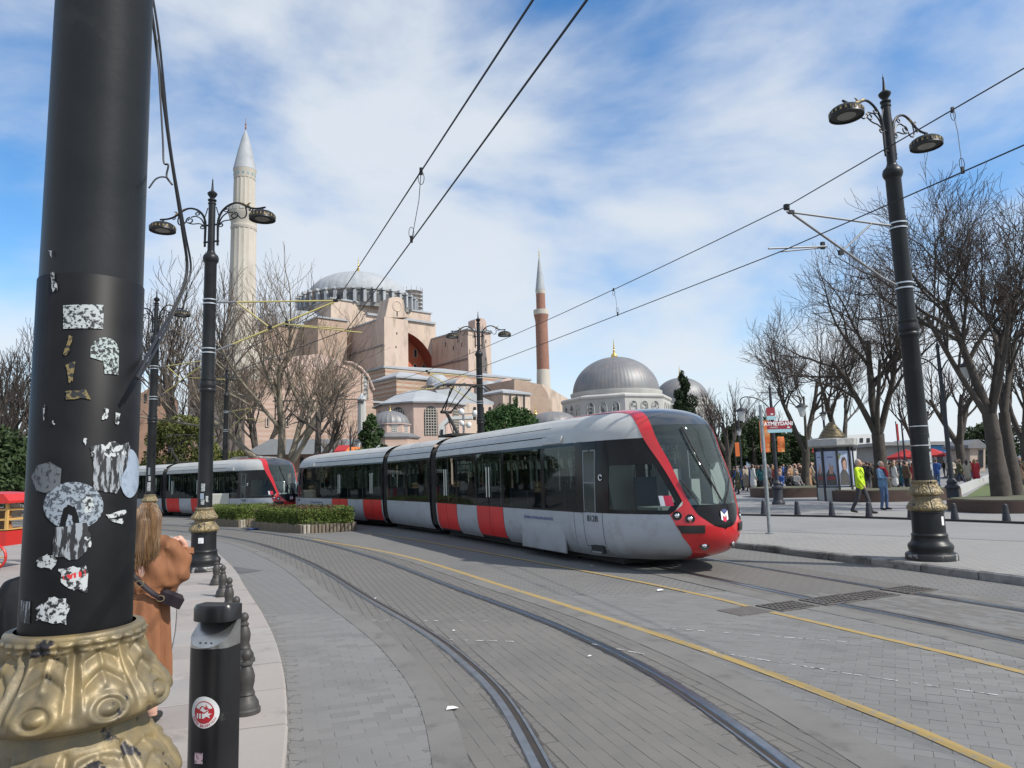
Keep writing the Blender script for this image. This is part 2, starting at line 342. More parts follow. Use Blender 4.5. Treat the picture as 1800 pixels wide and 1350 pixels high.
# rails: grooved tram rail = polished head, groove, keeper lip, tar joint either side
m_rail = mat('rail_steel', (0.38, 0.38, 0.39), 0.3, 1.0, col2=(0.30, 0.29, 0.29), scale=8, rvar=0.08)
m_raild = mat('rail_groove', (0.035, 0.032, 0.03), 0.7, 0.3, col2=(0.06, 0.045, 0.035), scale=6)
m_tar = mat('tar_joint', (0.045, 0.042, 0.04), 0.9, col2=(0.11, 0.10, 0.09), scale=3, detail=9, lo=0.45, hi=0.7, bump=0.8, bscale=30, world=True)
for P, nm in ((LT, 'left_tram_track'), (RT, 'right_tram_track')):
    root = empty('tram_track'); root['kind'] = 'structure'
    for sd in (-1, 1):
        c = 0.7175*sd
        mb = MB()
        ribbon(P, c-0.028, c+0.028, 0.006, mb, 0)
        ribbon(P, c-0.033, c-0.028, -0.002, mb, 0, z1=0.006); ribbon(P, c+0.028, c+0.033, 0.006, mb, 0, z1=-0.002)
        g0 = c-sd*0.033; g1 = c-sd*0.075; lo_, hi_ = min(g0, g1), max(g0, g1)
        ribbon(P, lo_, hi_, -0.0005, mb, 1)
        k0 = c-sd*0.075; k1 = c-sd*0.095; lo_, hi_ = min(k0, k1), max(k0, k1)
        ribbon(P, lo_, hi_, 0.003, mb, 2)
        mb.build('rail', [m_rail, m_raild, m_rail], root)
        mb = MB(); rr = random.Random(3+sd)
        for side in (-1, 1):
            base = c+side*0.033 if side*sd > 0 else c-sd*0.095
            A = offs(P, base); 
            k = len(P); B = []
            N = normals(P)
            for i in range(k): B.append(P[i]+N[i]*(base+side*(0.010+0.014*rr.random())))
            # finer ragged edge
            A2 = catmull(A, 5); B2 = [q+(nn*(rr.random()-0.4)*0.014) for q, nn in zip(catmull(B, 5), normals(catmull(B, 5)))]
            if side > 0: ribbon2(A2, B2, -0.0012, mb)
            else: ribbon2(B2, A2, -0.0012, mb)
        mb.build('tar_joint', m_tar, root)

# pavers near the camera: real blocks
m_pav = [mat('paver_grey', (0.171, 0.166, 0.158), 0.88, col2=(0.146, 0.142, 0.136), scale=0.7, bump=0.3, bscale=45, bdist=0.004, world=True, third=((0.118, 0.115, 0.11), 0.9, 0.55, 0.75)),
         mat('paver_grey_pale', (0.186, 0.180, 0.172), 0.88, col2=(0.156, 0.152, 0.146), scale=0.6, bump=0.3, bscale=45, bdist=0.004, world=True, third=((0.118, 0.115, 0.11), 0.9, 0.55, 0.75)),
         mat('paver_brownish', (0.154, 0.144, 0.131), 0.9, col2=(0.124, 0.117, 0.107), scale=0.7, bump=0.3, bscale=45, bdist=0.004, world=True, third=((0.10, 0.095, 0.088), 0.9, 0.55, 0.75)),
         mat('paver_brown_dark', (0.146, 0.137, 0.125), 0.9, col2=(0.118, 0.111, 0.102), scale=0.7, bump=0.3, bscale=45, bdist=0.004, world=True)]
def sdist(P, q):      # signed lateral distance to a polyline (right positive)
    A = np.array(P); d = A-np.array(q); i = int(np.argmin((d**2).sum(1)))
    N = normals(P)[i]; return float(np.dot(np.array(q)-A[i], N))
LTa = np.array(LT); LTn = np.array(normals(LT)); RTa = np.array(RT); RTn = np.array(normals(RT)); LKa = np.array(LK); LKn = np.array(normals(LK)); RKa = np.array(RK); RKn = np.array(normals(RK))
def sd(A, N, q):
    i = int(np.argmin(((A-q)**2).sum(1))); return float(np.dot(q-A[i], N[i]))
pv = []
def fill(angle, zone, ymin, ymax, xmin, xmax, kinds, bw=0.2, bh=0.1, bond=0.5):
    ca, sa = math.cos(angle), math.sin(angle)
    for i in range(-90, 90):
        for j in range(-130, 130):
            a = (i+(bond if j % 2 else 0))*bw; b = j*bh
            x = 2+a*ca-b*sa; y = 6+a*sa+b*ca
            if not (ymin < y < ymax and xmin < x < xmax): continue
            if abs(x) > y*0.80+0.3: continue
            if y*0.86 < 3.3: continue
            q = np.array([x, y])
            if zone(q): pv.append((x, y, angle, random.choice(kinds)))
fill(R_(-72), lambda q: -1.12 < sd(LTa, LTn, q) < 1.12 and abs(abs(sd(LTa, LTn, q))-0.70) > 0.16, 3.4, 9.2, -3, 4, [2, 2, 3])
fill(R_(18), lambda q: sd(LKa, LKn, q) > 0.10 and sd(LTa, LTn, q) < -1.27, 3.4, 9.5, -4, 2, [0, 1, 1])
fill(R_(-28), lambda q: sd(LTa, LTn, q) > 1.27 and sd(RTa, RTn, q) < -1.12, 3.4, 10.2, 0, 6, [0, 1, 1, 0])
fill(R_(-66), lambda q: -1.0 < sd(RTa, RTn, q) < 1.15 and abs(abs(sd(RTa, RTn, q))-0.70) > 0.16, 5.0, 9.8, 2.5, 8, [2, 3, 0])
pv.sort(key=lambda p: p[1])
def paver_mesh(dx=0.1984, dy=0.0984):
    mbp = MB(); mbp.cbox((0, 0, -0.0165), (dx, dy, 0.03), 0.0012); return mbp
pm = [paver_mesh().mesh('paver', m_) for m_ in m_pav]
for (x, y, a, k) in pv[:300]:
    o = obj('paver', pm[k], road, (x, y, random.uniform(-0.0012, 0.0015))); o.rotation_euler = (random.uniform(-0.003, 0.003), random.uniform(-0.003, 0.003), a+random.uniform(-0.012, 0.012))
mb = MB()
for (x, y, a, k) in pv[300:]:
    M_ = Matrix.Rotation(a+random.uniform(-0.012, 0.012), 3, 'Z') @ Matrix.Rotation(random.uniform(-0.003, 0.003), 3, 'X')
    mb.cbox((x, y, -0.0165+random.uniform(-0.0012, 0.0015)), (0.1984, 0.0984, 0.03), 0.0012, k, M_)
o = mb.build('paver_field', m_pav, road); o['kind'] = 'stuff'

# smooth concrete edging between the paving fields
m_conc = mat('concrete_edging', (0.165, 0.158, 0.147), 0.9, col2=(0.135, 0.129, 0.12), scale=1.5, detail=9, bump=0.4, bscale=40, bdist=0.004, world=True, third=((0.10, 0.095, 0.088), 3, 0.56, 0.7))
for P_, a_, b_ in ((LT, -1.31, -1.09), (LT, 1.07, 1.37), (RT, -1.24, -0.96)):
    mb = MB(); ribbon(P_, a_, b_, 0.0018, mb); mb.build('concrete_edging', m_conc)['kind'] = 'structure'
# yellow lines
m_yel = mat('yellow_paint', (0.33, 0.228, 0.078), 0.85, col2=(0.26, 0.20, 0.105), scale=5, detail=9, lo=0.5, hi=0.78, world=True, bump=0.2, bscale=40, bdist=0.003, third=((0.20, 0.195, 0.185), 9, 0.53, 0.64))
YN = catmull([(3.2, 1.5), (2.66, 4.21), (2.36, 5.31), (1.61, 7.30), (-0.09, 10.97), (-2.65, 16.22), (-5.93, 21.08)], 14)
YF = catmull([(4.6, 3.6), (4.04, 5.97), (3.43, 7.57), (2.88, 8.90), (2.57, 9.76), (1.71, 11.60), (-0.11, 15.02), (-3.43, 20.99), (-4.82, 22.91)], 14)
for P, wd in ((YN, 0.105), (YF, 0.088)):
    mb = MB(); ribbon(P, -wd/2, wd/2, 0.0035, mb); o = mb.build('yellow_line', m_yel); o['kind'] = 'structure'
# worn white marks
m_wht = mat('worn_white_paint', (0.62, 0.61, 0.60), 0.8, col2=(0.25, 0.25, 0.25), scale=9, detail=8, lo=0.45, hi=0.6, world=True)
mb = MB(); rr = random.Random(5)
for (x0, y0, x1, y1, n) in ((1225, 1142, 1480, 1182, 15), (1480, 1183, 1750, 1222, 12), (560, 1090, 860, 1092, 9), (790, 1125, 900, 1128, 6), (1030, 1130, 1130, 1150, 7), (1150, 1103, 1480, 1128, 14)):
    for i in range(n):
        t = (i+rr.random()*0.8)/n; q = gnd(x0+(x1-x0)*t, y0+(y1-y0)*t); q2 = gnd(x0+(x1-x0)*(t+0.5/n), y0+(y1-y0)*(t+0.5/n))
        d = (q2-q); d.normalize(); nn = Vector((-d.y, d.x, 0))*rr.uniform(0.004, 0.012); L = rr.uniform(0.03, 0.11)
        mb.add([q+nn*0.4+Vector((0, 0, 0.0042)), q-nn+Vector((0, 0, 0.0042)), q+d*L-nn*0.6+Vector((0, 0, 0.0042)), q+d*L*0.8+nn+Vector((0, 0, 0.0042))], [(0, 1, 2, 3)])
o = mb.build('worn_white_marking', m_wht); o['kind'] = 'structure'

# pavements
m_slab = [mat('slab_pink', (0.295, 0.258, 0.238), 0.88, col2=(0.25, 0.222, 0.207), scale=1.2, bump=0.25, bscale=40, bdist=0.004, third=((0.17, 0.155, 0.145), 3, 0.56, 0.76), world=True),
          mat('slab_grey', (0.31, 0.285, 0.265), 0.88, col2=(0.262, 0.243, 0.228), scale=1.2, bump=0.25, bscale=40, bdist=0.004, third=((0.18, 0.165, 0.155), 3, 0.58, 0.78), world=True),
          mat('slab_warm', (0.285, 0.255, 0.232), 0.88, col2=(0.315, 0.282, 0.258), scale=1.2, bump=0.25, bscale=40, bdist=0.004, third=((0.165, 0.15, 0.138), 3, 0.58, 0.78), world=True)]
ZS = 0.10
m_grout = mat('slab_joint', (0.17, 0.155, 0.145), 0.95, col2=(0.12, 0.115, 0.105), scale=6, world=True)
mb = MB(); lkin = offs(LK, -0.05); mb.add([(p[0], p[1], ZS-0.012) for p in lkin]+[(p[0]-70, p[1]+4, ZS-0.012) for p in lkin], [(i+len(lkin), i, i+1, len(lkin)+i+1) for i in range(len(lkin)-1)])
pave = mb.build('left_pavement', m_grout); pave['kind'] = 'structure'
# kerb stones following the curve
kk = 0
LKf = catmull(LK, 4); acc = [0]
for i in range(1, len(LKf)): acc.append(acc[-1]+np.linalg.norm(LKf[i]-LKf[i-1]))
def on(Pf, ac, s):
    i = int(np.searchsorted(ac, s)); i = max(1, min(i, len(Pf)-1)); t = (s-ac[i-1])/(ac[i]-ac[i-1]+1e-9); return Pf[i-1]+(Pf[i]-Pf[i-1])*t
def kerb(Pf, ac, s0, s1, side, wid, parent, mats_, z, L=0.78, wob=0.0, zb=-0.05, seed=1):
    rr = random.Random(seed); s = s0
    while s < s1:
        l = L*rr.uniform(0.94, 1.06); g_ = 0.008
        P0, P1 = on(Pf, ac, s+g_), on(Pf, ac, s+l-g_); Pm = on(Pf, ac, s+l/2)
        out = []
        for A, B in ((P0, Pm), (Pm, P1)): pass
        n0 = on(Pf, ac, s+0.1)-on(Pf, ac, s-0.1); n1 = on(Pf, ac, s+l+0.1)-on(Pf, ac, s+l-0.1)
        def nr(t): t = t/np.linalg.norm(t); return np.array([t[1], -t[0]])*side
        a0, a1 = nr(n0), nr(n1); am = (a0+a1)/2
        dz = rr.uniform(-wob, wob); ds = rr.uniform(-wob, wob); ch = 0.014+wob*0.8
        top = [P0+a0*(ch+ds), Pm+am*(ch+ds), P1+a1*(ch+ds), P1+a1*wid, Pm+am*wid, P0+a0*wid]
        bot = [P0+a0*ds, Pm+am*ds, P1+a1*ds, P1+a1*wid, Pm+am*wid, P0+a0*wid]
        mb_ = MB(); vs = [(p[0], p[1], z+dz) for p in top]+[(p[0], p[1], z+dz-ch) for p in bot]+[(p[0], p[1], zb) for p in bot]
        fs = [(0, 1, 4, 5), (1, 2, 3, 4)]
        for i in range(6):
            j = (i+1) % 6; fs += [(6+i, 6+j, j, i), (12+i, 12+j, 6+j, 6+i)]
        if side < 0: fs = [tuple(f) for f in fs]
        mb_.add(vs, fs); ko = mb_.build('kerb_stone', rr.choice(mats_), parent)
        bm_ = bmesh.new(); bm_.from_mesh(ko.data); bmesh.ops.recalc_face_normals(bm_, faces=bm_.faces); bm_.to_mesh(ko.data); bm_.free()
        s += l
kerb(LKf, acc, 3.2, 34, -1, 0.34, pave, [m_slab[1], m_slab[2]], ZS, 0.85, 0.003)
# slabs in rows that follow the kerb
rr = random.Random(11); s = 3.0; cnt = 0
for row in range(5):
    s = 3.0+rr.random()*0.4
    while s < (26 if row < 3 else 20):
        l = rr.uniform(0.55, 0.95); off0 = 0.352+row*0.62; off1 = off0+0.61
        P0, P1 = on(LKf, acc, s+0.005), on(LKf, acc, s+l-0.005)
        t0 = on(LKf, acc, s+0.15)-on(LKf, acc, s-0.15); t1 = on(LKf, acc, s+l+0.15)-on(LKf, acc, s+l-0.15)
        t0 /= np.linalg.norm(t0); t1 /= np.linalg.norm(t1); n0 = np.array([-t0[1], t0[0]]); n1 = np.array([-t1[1], t1[0]])
        q = [P0+n0*off0, P1+n1*off0, P1+n1*off1, P0+n0*off1]
        c = sum(q)/4; z = ZS+rr.uniform(-0.0025, 0.0015)
        qi = [p+(c-p)*0.012/np.linalg.norm(c-p) for p in q]
        mb_ = MB(); mb_.add([(p[0], p[1], z) for p in qi]+[(p[0], p[1], z-0.004) for p in q]+[(p[0], p[1], ZS-0.03) for p in q], [(0, 1, 2, 3)]+[f for i in range(4) for f in ((4+i, 4+(i+1) % 4, (i+1) % 4, i), (8+i, 8+(i+1) % 4, 4+(i+1) % 4, 4+i))])
        mb_.build('paving_slab', rr.choice(m_slab), pave); s += l
mb = MB(); fa = offs(LK, -(0.352+5*0.62)); mb.add([(p[0], p[1], ZS-0.004) for p in fa]+[(p[0]-66, p[1]+4, ZS-0.004) for p in fa], [(i+len(fa), i, i+1, len(fa)+i+1) for i in range(len(fa)-1)])
m_slabfar = paving_mat('pavement_flags', (0.295, 0.265, 0.247), (0.31, 0.283, 0.265), (0.25, 0.228, 0.213), bw=0.8, bh=0.6, rot=R_(40), mort=0.008, dirt=(0.24, 0.23, 0.22), bump=0.15)
mb.build('slab_field', m_slabfar, pave)['kind'] = 'stuff'
# right pavement, kerb, plaza
ZR = 0.12
RKf = catmull(RK, 4); accr = [0]
for i in range(1, len(RKf)): accr.append(accr[-1]+np.linalg.norm(RKf[i]-RKf[i-1]))
m_kerb = [mat('kerb_concrete', (0.26, 0.25, 0.235), 0.9, col2=(0.16, 0.155, 0.145), scale=2.5, detail=8, bump=0.5, bscale=25, third=((0.065, 0.06, 0.052), 2.2, 0.50, 0.68), world=True),
          mat('kerb_stone_worn', (0.30, 0.29, 0.275), 0.9, col2=(0.19, 0.18, 0.17), scale=3.5, detail=8, bump=0.5, bscale=25, third=((0.08, 0.072, 0.06), 3, 0.52, 0.7), world=True)]
mb = MB(); rin = offs(RK, 0.16); far = [np.array([p[0]+9.5, p[1]+3.5]) for p in rin]
ribbon2(rin, far, ZR-0.003, mb); side = mb.build('right_pavement', m_side); side['kind'] = 'structure'
kerb(RKf, accr, 5, 48, 1, 0.2, side, m_kerb, ZR+0.004, 0.95, 0.012, seed=4)
mb = MB(); ribbon2([p+np.array([-0.02, 0]) for p in far], [np.array([p[0]+160, p[1]+240]) for p in far], ZR-0.006, mb)
pl = mb.build('plaza', m_plaza); pl['kind'] = 'structure'
# asphalt strip in the plaza (smooth road between pavement and plaza) with dark channel line at the bollards
m_asph = mat('pale_asphalt', (0.21, 0.208, 0.205), 0.88, col2=(0.24, 0.237, 0.232), scale=0.8, detail=8, bump=0.25, bscale=60, bdist=0.003, world=True, third=((0.17, 0.17, 0.175), 0.4, 0.5, 0.7))
BL = [gnd(x, y, ZR) for x, y in ((1150, 899), (1290, 906), (1460, 909), (1640, 915), (1800, 921), (2050, 929))]
mb = MB(); near = [gnd(x, y, ZR) for x, y in ((1150, 925), (1290, 932), (1460, 938), (1640, 945), (1800, 952), (2050, 965))]
ribbon2(near, BL, ZR+0.001, mb); mb.build('plaza_lane', m_asph)['kind'] = 'structure'
m_chan = mat('drain_iron', (0.03, 0.03, 0.032), 0.6, 0.4, col2=(0.05, 0.045, 0.04), scale=5)
mb = MB()
for i in range(len(BL)-1):
    d = (BL[i+1]-BL[i]); L = d.length; M_ = Matrix.Rotation(math.atan2(d.y, d.x), 3, 'Z')
    mb.box((BL[i]+BL[i+1])/2+Vector((0, 0, 0.02)), (L, 0.16, 0.07), 0, M_)
mb.build('edge_strip', m_chan)['kind'] = 'structure'
# ------------------------------------------------------------- lamp posts
m_iron = mat('black_painted_iron', (0.009, 0.010, 0.011), 0.42, 0.0, spec=0.32, col2=(0.017, 0.018, 0.019), scale=2.5, detail=8, bump=0.12, bscale=55, bdist=0.003, rvar=0.1, third=((0.03, 0.029, 0.027), 5, 0.62, 0.75))
m_ironm = mat('matt_black_band', (0.006, 0.006, 0.0065), 0.5, spec=0.2, col2=(0.012, 0.012, 0.0125), scale=6, detail=8)
m_gold = mat('worn_gold_paint', (0.255, 0.19, 0.088), 0.48, 0.22, col2=(0.15, 0.125, 0.08), scale=9, detail=9, bump=0.5, bscale=55, bdist=0.003, third=((0.022, 0.02, 0.022), 7.5, 0.615, 0.65))
m_goldt = mat('gilt_touches', (0.34, 0.25, 0.10), 0.45, 0.4, col2=(0.05, 0.045, 0.04), scale=18, lo=0.45, hi=0.6)
m_steel = mat('galvanised_band', (0.55, 0.56, 0.57), 0.35, 0.8)
m_worn = mat('chipped_plinth_paint', (0.014, 0.014, 0.015), 0.5, col2=(0.26, 0.255, 0.245), scale=5, detail=9, lo=0.56, hi=0.62, bump=0.3, bscale=30)
m_lens = mat('lamp_lens', (0.22, 0.22, 0.21), 0.3, col2=(0.15, 0.15, 0.14), scale=6)
m_insul = mat('yellow_insulated_tube', (0.47, 0.40, 0.12), 0.5, col2=(0.40, 0.35, 0.15), scale=4)
m_alu = mat('zinc_tube', (0.22, 0.225, 0.235), 0.5, 0.4)
PROF_B = [(0.0, 0.0), (0.385, 0.0), (0.385, 0.075), (0.37, 0.105), (0.325, 0.125), (0.322, 0.15), (0.333, 0.19), (0.335, 0.225), (0.318, 0.255), (0.285, 0.285), (0.268, 0.33), (0.264, 0.38), (0.272, 0.395), (0.262, 0.415), (0.247, 0.43), (0.243, 0.6), (0.241, 0.745), (0.252, 0.755), (0.252, 0.775), (0.245, 0.785)]
PROF_G1 = [(0.245, 0.785), (0.272, 0.80), (0.29, 0.825), (0.289, 0.85), (0.272, 0.882), (0.243, 0.925), (0.213, 0.97), (0.198, 1.0), (0.192, 1.02)]
PROF_G2 = [(0.192, 1.02), (0.197, 1.03), (0.23, 1.04), (0.253, 1.055), (0.259, 1.075), (0.253, 1.1), (0.233, 1.13), (0.207, 1.165), (0.189, 1.2), (0.178, 1.23), (0.176, 1.25), (0.182, 1.262), (0.184, 1.275), (0.178, 1.285), (0.158, 1.287)]
def finer(prof, n): return [tuple(p) for p in catmull(prof, n)]
def sm(x, a, b): t = min(1, max(0, (x-a)/(b-a))); return t*t*(3-2*t)
NP = 9
def leaf_rel(zlo, zhi, amp, phase=0.0, bead=True):
    def f(a, z, i):
        b = (z-zlo)/(zhi-zlo); b = min(1, max(0, b))
        u = ((a+phase)*NP/(2*math.pi)) % 1.0; x = (u-0.5)*2        # -1..1 inside a leaf
        ax = abs(x)
        groove = -0.9*(1-sm(ax, 0.0, 1.0) if False else sm(ax, 0.80, 1.0))*sm(b, 0.05, 0.2)*(1-sm(b, 0.86, 0.95))
        chev = (abs(math.sin((b*1.15+0.42*ax*(1.1-b))*math.pi*4.3))*2-1)*0.55*(1-sm(ax, 0.62, 0.85))*sm(b, 0.30, 0.42)*(1-sm(b, 0.84, 0.9))
        rib = 0.55*math.exp(-(x/0.10)**2)*sm(b, 0.36, 0.5)*(1-sm(b, 0.82, 0.9))
        rx = x*(math.pi*0.235/NP)/0.055; rb = (b-0.21)*(zhi-zlo)/0.045
        q = math.hypot(rx, rb)
        boss = 0.95*math.exp(-(q/0.34)**2)+0.75*math.exp(-((q-0.80)/0.20)**2)-0.45*math.exp(-((q-0.5)/0.13)**2)
        rim = 0.6*math.exp(-((ax-0.74)/0.07)**2)*sm(b, 0.1, 0.3)*(1-sm(b, 0.8, 0.88))
        beadv = 0.9*abs(math.sin((a+phase)*NP*1.5))*sm(b, 0.83, 0.88)*(1-sm(b, 0.94, 0.99)) if bead else 0
        return amp*(groove+chev+rib+boss+rim+beadv)
    return f
def arm_curve(s):
    return [(s*0.115, 0, 7.12), (s*0.115, 0, 7.46), (s*0.17, 0, 7.66), (s*0.28, 0, 7.79), (s*0.42, 0, 7.84), (s*0.55, 0, 7.79), (s*0.66, 0, 7.70), (s*0.79, 0, 7.655), (s*0.95, 0, 7.66)]
def spiral(c, r0, r1, a0, turns, n=18):
    return [(c[0]+(r0+(r1-r0)*i/n)*math.cos(a0+turns*2*math.pi*i/n), 0, c[2]+(r0+(r1-r0)*i/n)*math.sin(a0+turns*2*math.pi*i/n)) for i in range(n+1)]
def make_lamp():
    root = empty('lamp_post')
    mb = MB(); mb.lathe(PROF_B, 40, 0, mats=[1, 1, 1]+[0]*17); mb.build('base', [m_iron, m_worn], root, 40)
    mb = MB(); mb.lathe(finer(PROF_G1, 7), 288, 0, rel=leaf_rel(0.80, 1.0, 0.011, 0.3, False)); mb.build('lower_collar', m_gold, root, 60)
    mb = MB(); mb.lathe(finer(PROF_G2, 9), 360, 0, rel=leaf_rel(1.045, 1.275, 0.0115, 0.25)); mb.build('gilded_collar', m_gold, root, 60)
    mb = MB(); mb.lathe([(0.147, 1.26), (0.1465, 1.9), (0.1465, 2.05), (0.1445, 2.052), (0.141, 3.68), (0.15, 3.70), (0.165, 3.73), (0.165, 3.76), (0.152, 3.78), (0.163, 3.82), (0.168, 3.86), (0.150, 3.92), (0.15, 3.95), (0.158, 3.965), (0.155, 3.99), (0.136, 4.0), (0.126, 6.52), (0.135, 6.54), (0.152, 6.57), (0.165, 6.61), (0.165, 6.65), (0.15, 6.70), (0.11, 6.74), (0.085, 6.78), (0.085, 6.80)], 36, 0); mb.build('shaft', m_iron, root, 40)
    mb = MB(); mb.lathe([(0.075, 6.78), (0.072, 7.86), (0.085, 7.87), (0.085, 7.90), (0.066, 7.915), (0.066, 7.94), (0.09, 7.95), (0.09, 7.975), (0.05, 7.99), (0.05, 8.02), (0.075, 8.05), (0.1, 8.09), (0.105, 8.12), (0.07, 8.155), (0.035, 8.18), (0.026, 8.22), (0.02, 8.30), (0.012, 8.40), (0.015, 8.405), (0.015, 8.42), (0.004, 8.46), (0, 8.52)], 20, 0); mb.build('top_mast', m_iron, root, 40)
    mb = MB()
    for z in (4.55, 4.64, 5.62, 5.71): mb.lathe([(0.138, z-0.012), (0.148, z-0.012), (0.148, z+0.012), (0.134, z+0.012)], 28)
    mb.build('clamp_band', m_steel, root, 40)
    for s in (-1, 1):
        mb = MB()
        mb.tube([(s*0.115, 0, 6.92), (s*0.115, 0, 7.5)], 0.02, 8)
        for z in (7.02, 7.40): mb.box((s*0.06, 0, z), (0.15, 0.035, 0.03))
        mb.tube(catmull(arm_curve(s), 5), 0.021, 8)
        mb.tube(catmull([(s*0.13, 0, 7.42), (s*0.19, 0, 7.56), (s*0.29, 0, 7.64), (s*0.38, 0, 7.63)], 5), 0.013, 6)
        mb.tube(spiral((s*0.40, 0, 7.56), 0.075, 0.03, math.pi/2, -s*1.25), 0.012, 6)
        mb.tube(catmull([(s*0.47, 0, 7.55), (s*0.52, 0, 7.48), (s*0.59, 0, 7.49), (s*0.62, 0, 7.58), (s*0.60, 0, 7.72)], 5), 0.012, 6)
        mb.tube(catmull([(s*0.13, 0, 7.40), (s*0.22, 0, 7.46), (s*0.34, 0, 7.47), (s*0.42, 0, 7.50)], 5), 0.012, 6)
        mb.tube(spiral((s*0.265, 0, 7.70), 0.05, 0.02, math.pi/2, s*1.2), 0.011, 6)
        mb.tube(spiral((s*0.16, 0, 7.37), 0.045, 0.02, math.pi/2, -s*1.1), 0.011, 6)
        mb.tube(spiral((s*0.70, 0, 7.65), 0.04, 0.015, math.pi, s*1.1), 0.010, 6)
        mb.tube([(s*0.075, 0, 7.80), (s*0.105, 0, 7.68), (s*0.125, 0, 7.6)], 0.009, 6)
        arm = mb.build('scroll_arm', m_iron, root, 50)
        mb = MB()
        for k in range(6):
            c = Vector((s*(0.50+0.03*k), 0, 7.825-0.02*k)); mb.ball(c, (0.035, 0.022, 0.026), 8, 6)
        mb.tube([(s*0.63, 0, 7.75), (s*0.67, 0, 7.80), (s*0.70, 0, 7.79)], [0.02, 0.012, 0.005], 6)
        mb.build('gilt_ornament', m_goldt, arm, 50)['kind'] = 'stuff'
        mb = MB()
        mb.lathe([(0.0, 0.185), (0.06, 0.183), (0.13, 0.172), (0.20, 0.145), (0.243, 0.115), (0.262, 0.085), (0.272, 0.08), (0.272, 0.0), (0.275, -0.005), (0.275, -0.02), (0.255, -0.02), (0.25, 0.0), (0.0, 0.002)], 36, 0, (s*0.90, 0, 7.405))
        mb.tube([(s*0.90, 0, 7.56), (s*0.90, 0, 7.67)], 0.022, 8)
        hd = mb.build('lamp_head', m_iron, root, 40)
        mb = MB(); mb.lathe([(0, -0.006), (0.15, -0.006), (0.15, 0.002)], 24, 0, (s*0.90, 0, 7.405)); mb.build('lens', m_lens, hd)
        mb = MB()
        for k in range(22):
            a = 2*math.pi*k/22; M_ = Matrix.Rotation(a, 3, 'Z'); mb.box(Vector((s*0.90, 0, 7.405+0.045))+M_ @ Vector((0.272, 0, 0)), (0.012, 0.03, 0.05), 0, M_)
        mb.build('heat_fin', m_goldt, hd)['kind'] = 'stuff'
    return root
lamp0 = make_lamp()
def cantilever(L, rear=False, both=False, tip=0.5):
    """bracket carrying the wires, local +X towards the track; returns a list of children to parent to a lamp"""
    kids = []
    mb = MB(); mb.tube([(0.13, 0, 5.665), (0.55, 0, 5.68)], 0.022, 8); a = mb.build('bracket_end', m_alu, None, 50); kids.append(a)
    mb = MB(); mb.tube([(0.5, 0, 5.68), (L, 0, 5.76)], 0.019, 8); kids.append(mb.build('top_tube', m_insul, None, 50))
    mb = MB(); mb.tube([(0.13, 0, 4.595), (0.5, 0, 4.75)], 0.022, 8); kids.append(mb.build('bracket_end', m_alu, None, 50))
    mb = MB(); mb.tube([(0.45, 0, 4.73), (L-0.12, 0, 5.72)], 0.021, 8); mb.tube([(0.55, 0, 5.68), (1.25, 0, 5.12)], 0.016, 8); kids.append(mb.build('diagonal_tube', m_insul, None, 50))
    for c_, d_ in (((1.25, 0, 5.12), (0.08, 0.05, 0.08)), ((1.6, 0, 5.22), (0.06, 0.05, 0.12)), ((L-0.08, 0, 5.76), (0.1, 0.05, 0.06))): mb = MB(); mb.box(c_, d_); kids.append(mb.build('clamp', m_iron, None, 40))
    mb = MB(); mb.lathe([(0.0, -0.05), (0.05, -0.04), (0.05, 0.04), (0, 0.05)], 10, 0, (L, 0, 5.84)); kids.append(mb.build('insulator', m_iron, None, 40))
    mb = MB(); mb.tube([(1.55, 0.03, 5.20), (L+tip, 0.12, 5.06)], 0.015, 6); kids.append(mb.build('steady_arm', m_insul, None, 50)); mb = MB(); mb.tube([(1.55, -0.03, 5.20), (L+tip*0.25, -0.10, 5.10)], 0.013, 6); kids.append(mb.build('steady_arm', m_insul, None, 50))
    return kids
def place_lamp(loc, armdir, label, cant=None, cantdir=None, first=False, L=2.35, zinc=False, sc=1.0, reach=0.0):
    o = lamp0 if first else copy_tree(lamp0)
    o.location = loc; o.rotation_euler = (0, 0, armdir)
    tag(o, label, 'lamp post', 'ornate black twin lamp posts with gilded collars')
    o.scale = (sc, sc, sc)
    if reach:
        for k in o.children:
            b_ = k.name.split('.')[0]
            if b_ == 'scroll_arm': k.scale = (1+reach/0.9, 1, 1)
            elif b_ == 'lamp_head':
                sg_ = 1 if sum(v.co.x for v in k.data.vertices) > 0 else -1; k.location = (sg_*reach, 0, 0)
    if cant:
        for k in cantilever(L/sc):
            k.parent = o; k.rotation_euler = (0, 0, cantdir-armdir)
            if zinc and k.name.split('.')[0] in ('top_tube', 'diagonal_tube', 'steady_arm'): k.data.materials[0] = m_alu
    return o
pA = gnd(357, 1003, ZS); pR = gnd(1638, 983, ZR); pN = Vector((-1.325, 2.20, ZS-0.095))
near_lamp = place_lamp(pN, R_(35), 'huge sticker covered black post with gold collar in left foreground', first=True)
lampR = place_lamp(pR, R_(31), 'black twin lamp post with gold collar standing by the right kerb', True, R_(196), L=2.25, zinc=True, reach=0.30)
lampA = place_lamp(pA, R_(-12), 'black twin lamp post behind the woman in the brown coat', True, R_(12), L=2.45, sc=0.9, reach=0.33)
pB = at(262, 915, 24.5); lampB = place_lamp((pB.x, pB.y, ZS), R_(-20), 'twin lamp post seen just right of the foreground post', True, R_(-18), L=2.4, reach=0.28)
pC = gnd(393, 903, ZS); lampC = place_lamp((pC.x-1.2, pC.y+3.0, ZS), R_(-50), 'distant twin lamp post behind the sticker covered second post', True, R_(-30), L=2.3, reach=0.28)
pD = at(846, 800, 29.5); lampD = place_lamp((pD.x, pD.y, ZR), R_(0), 'twin lamp post rising from behind the first tram', True, R_(205), L=2.3, reach=0.2)
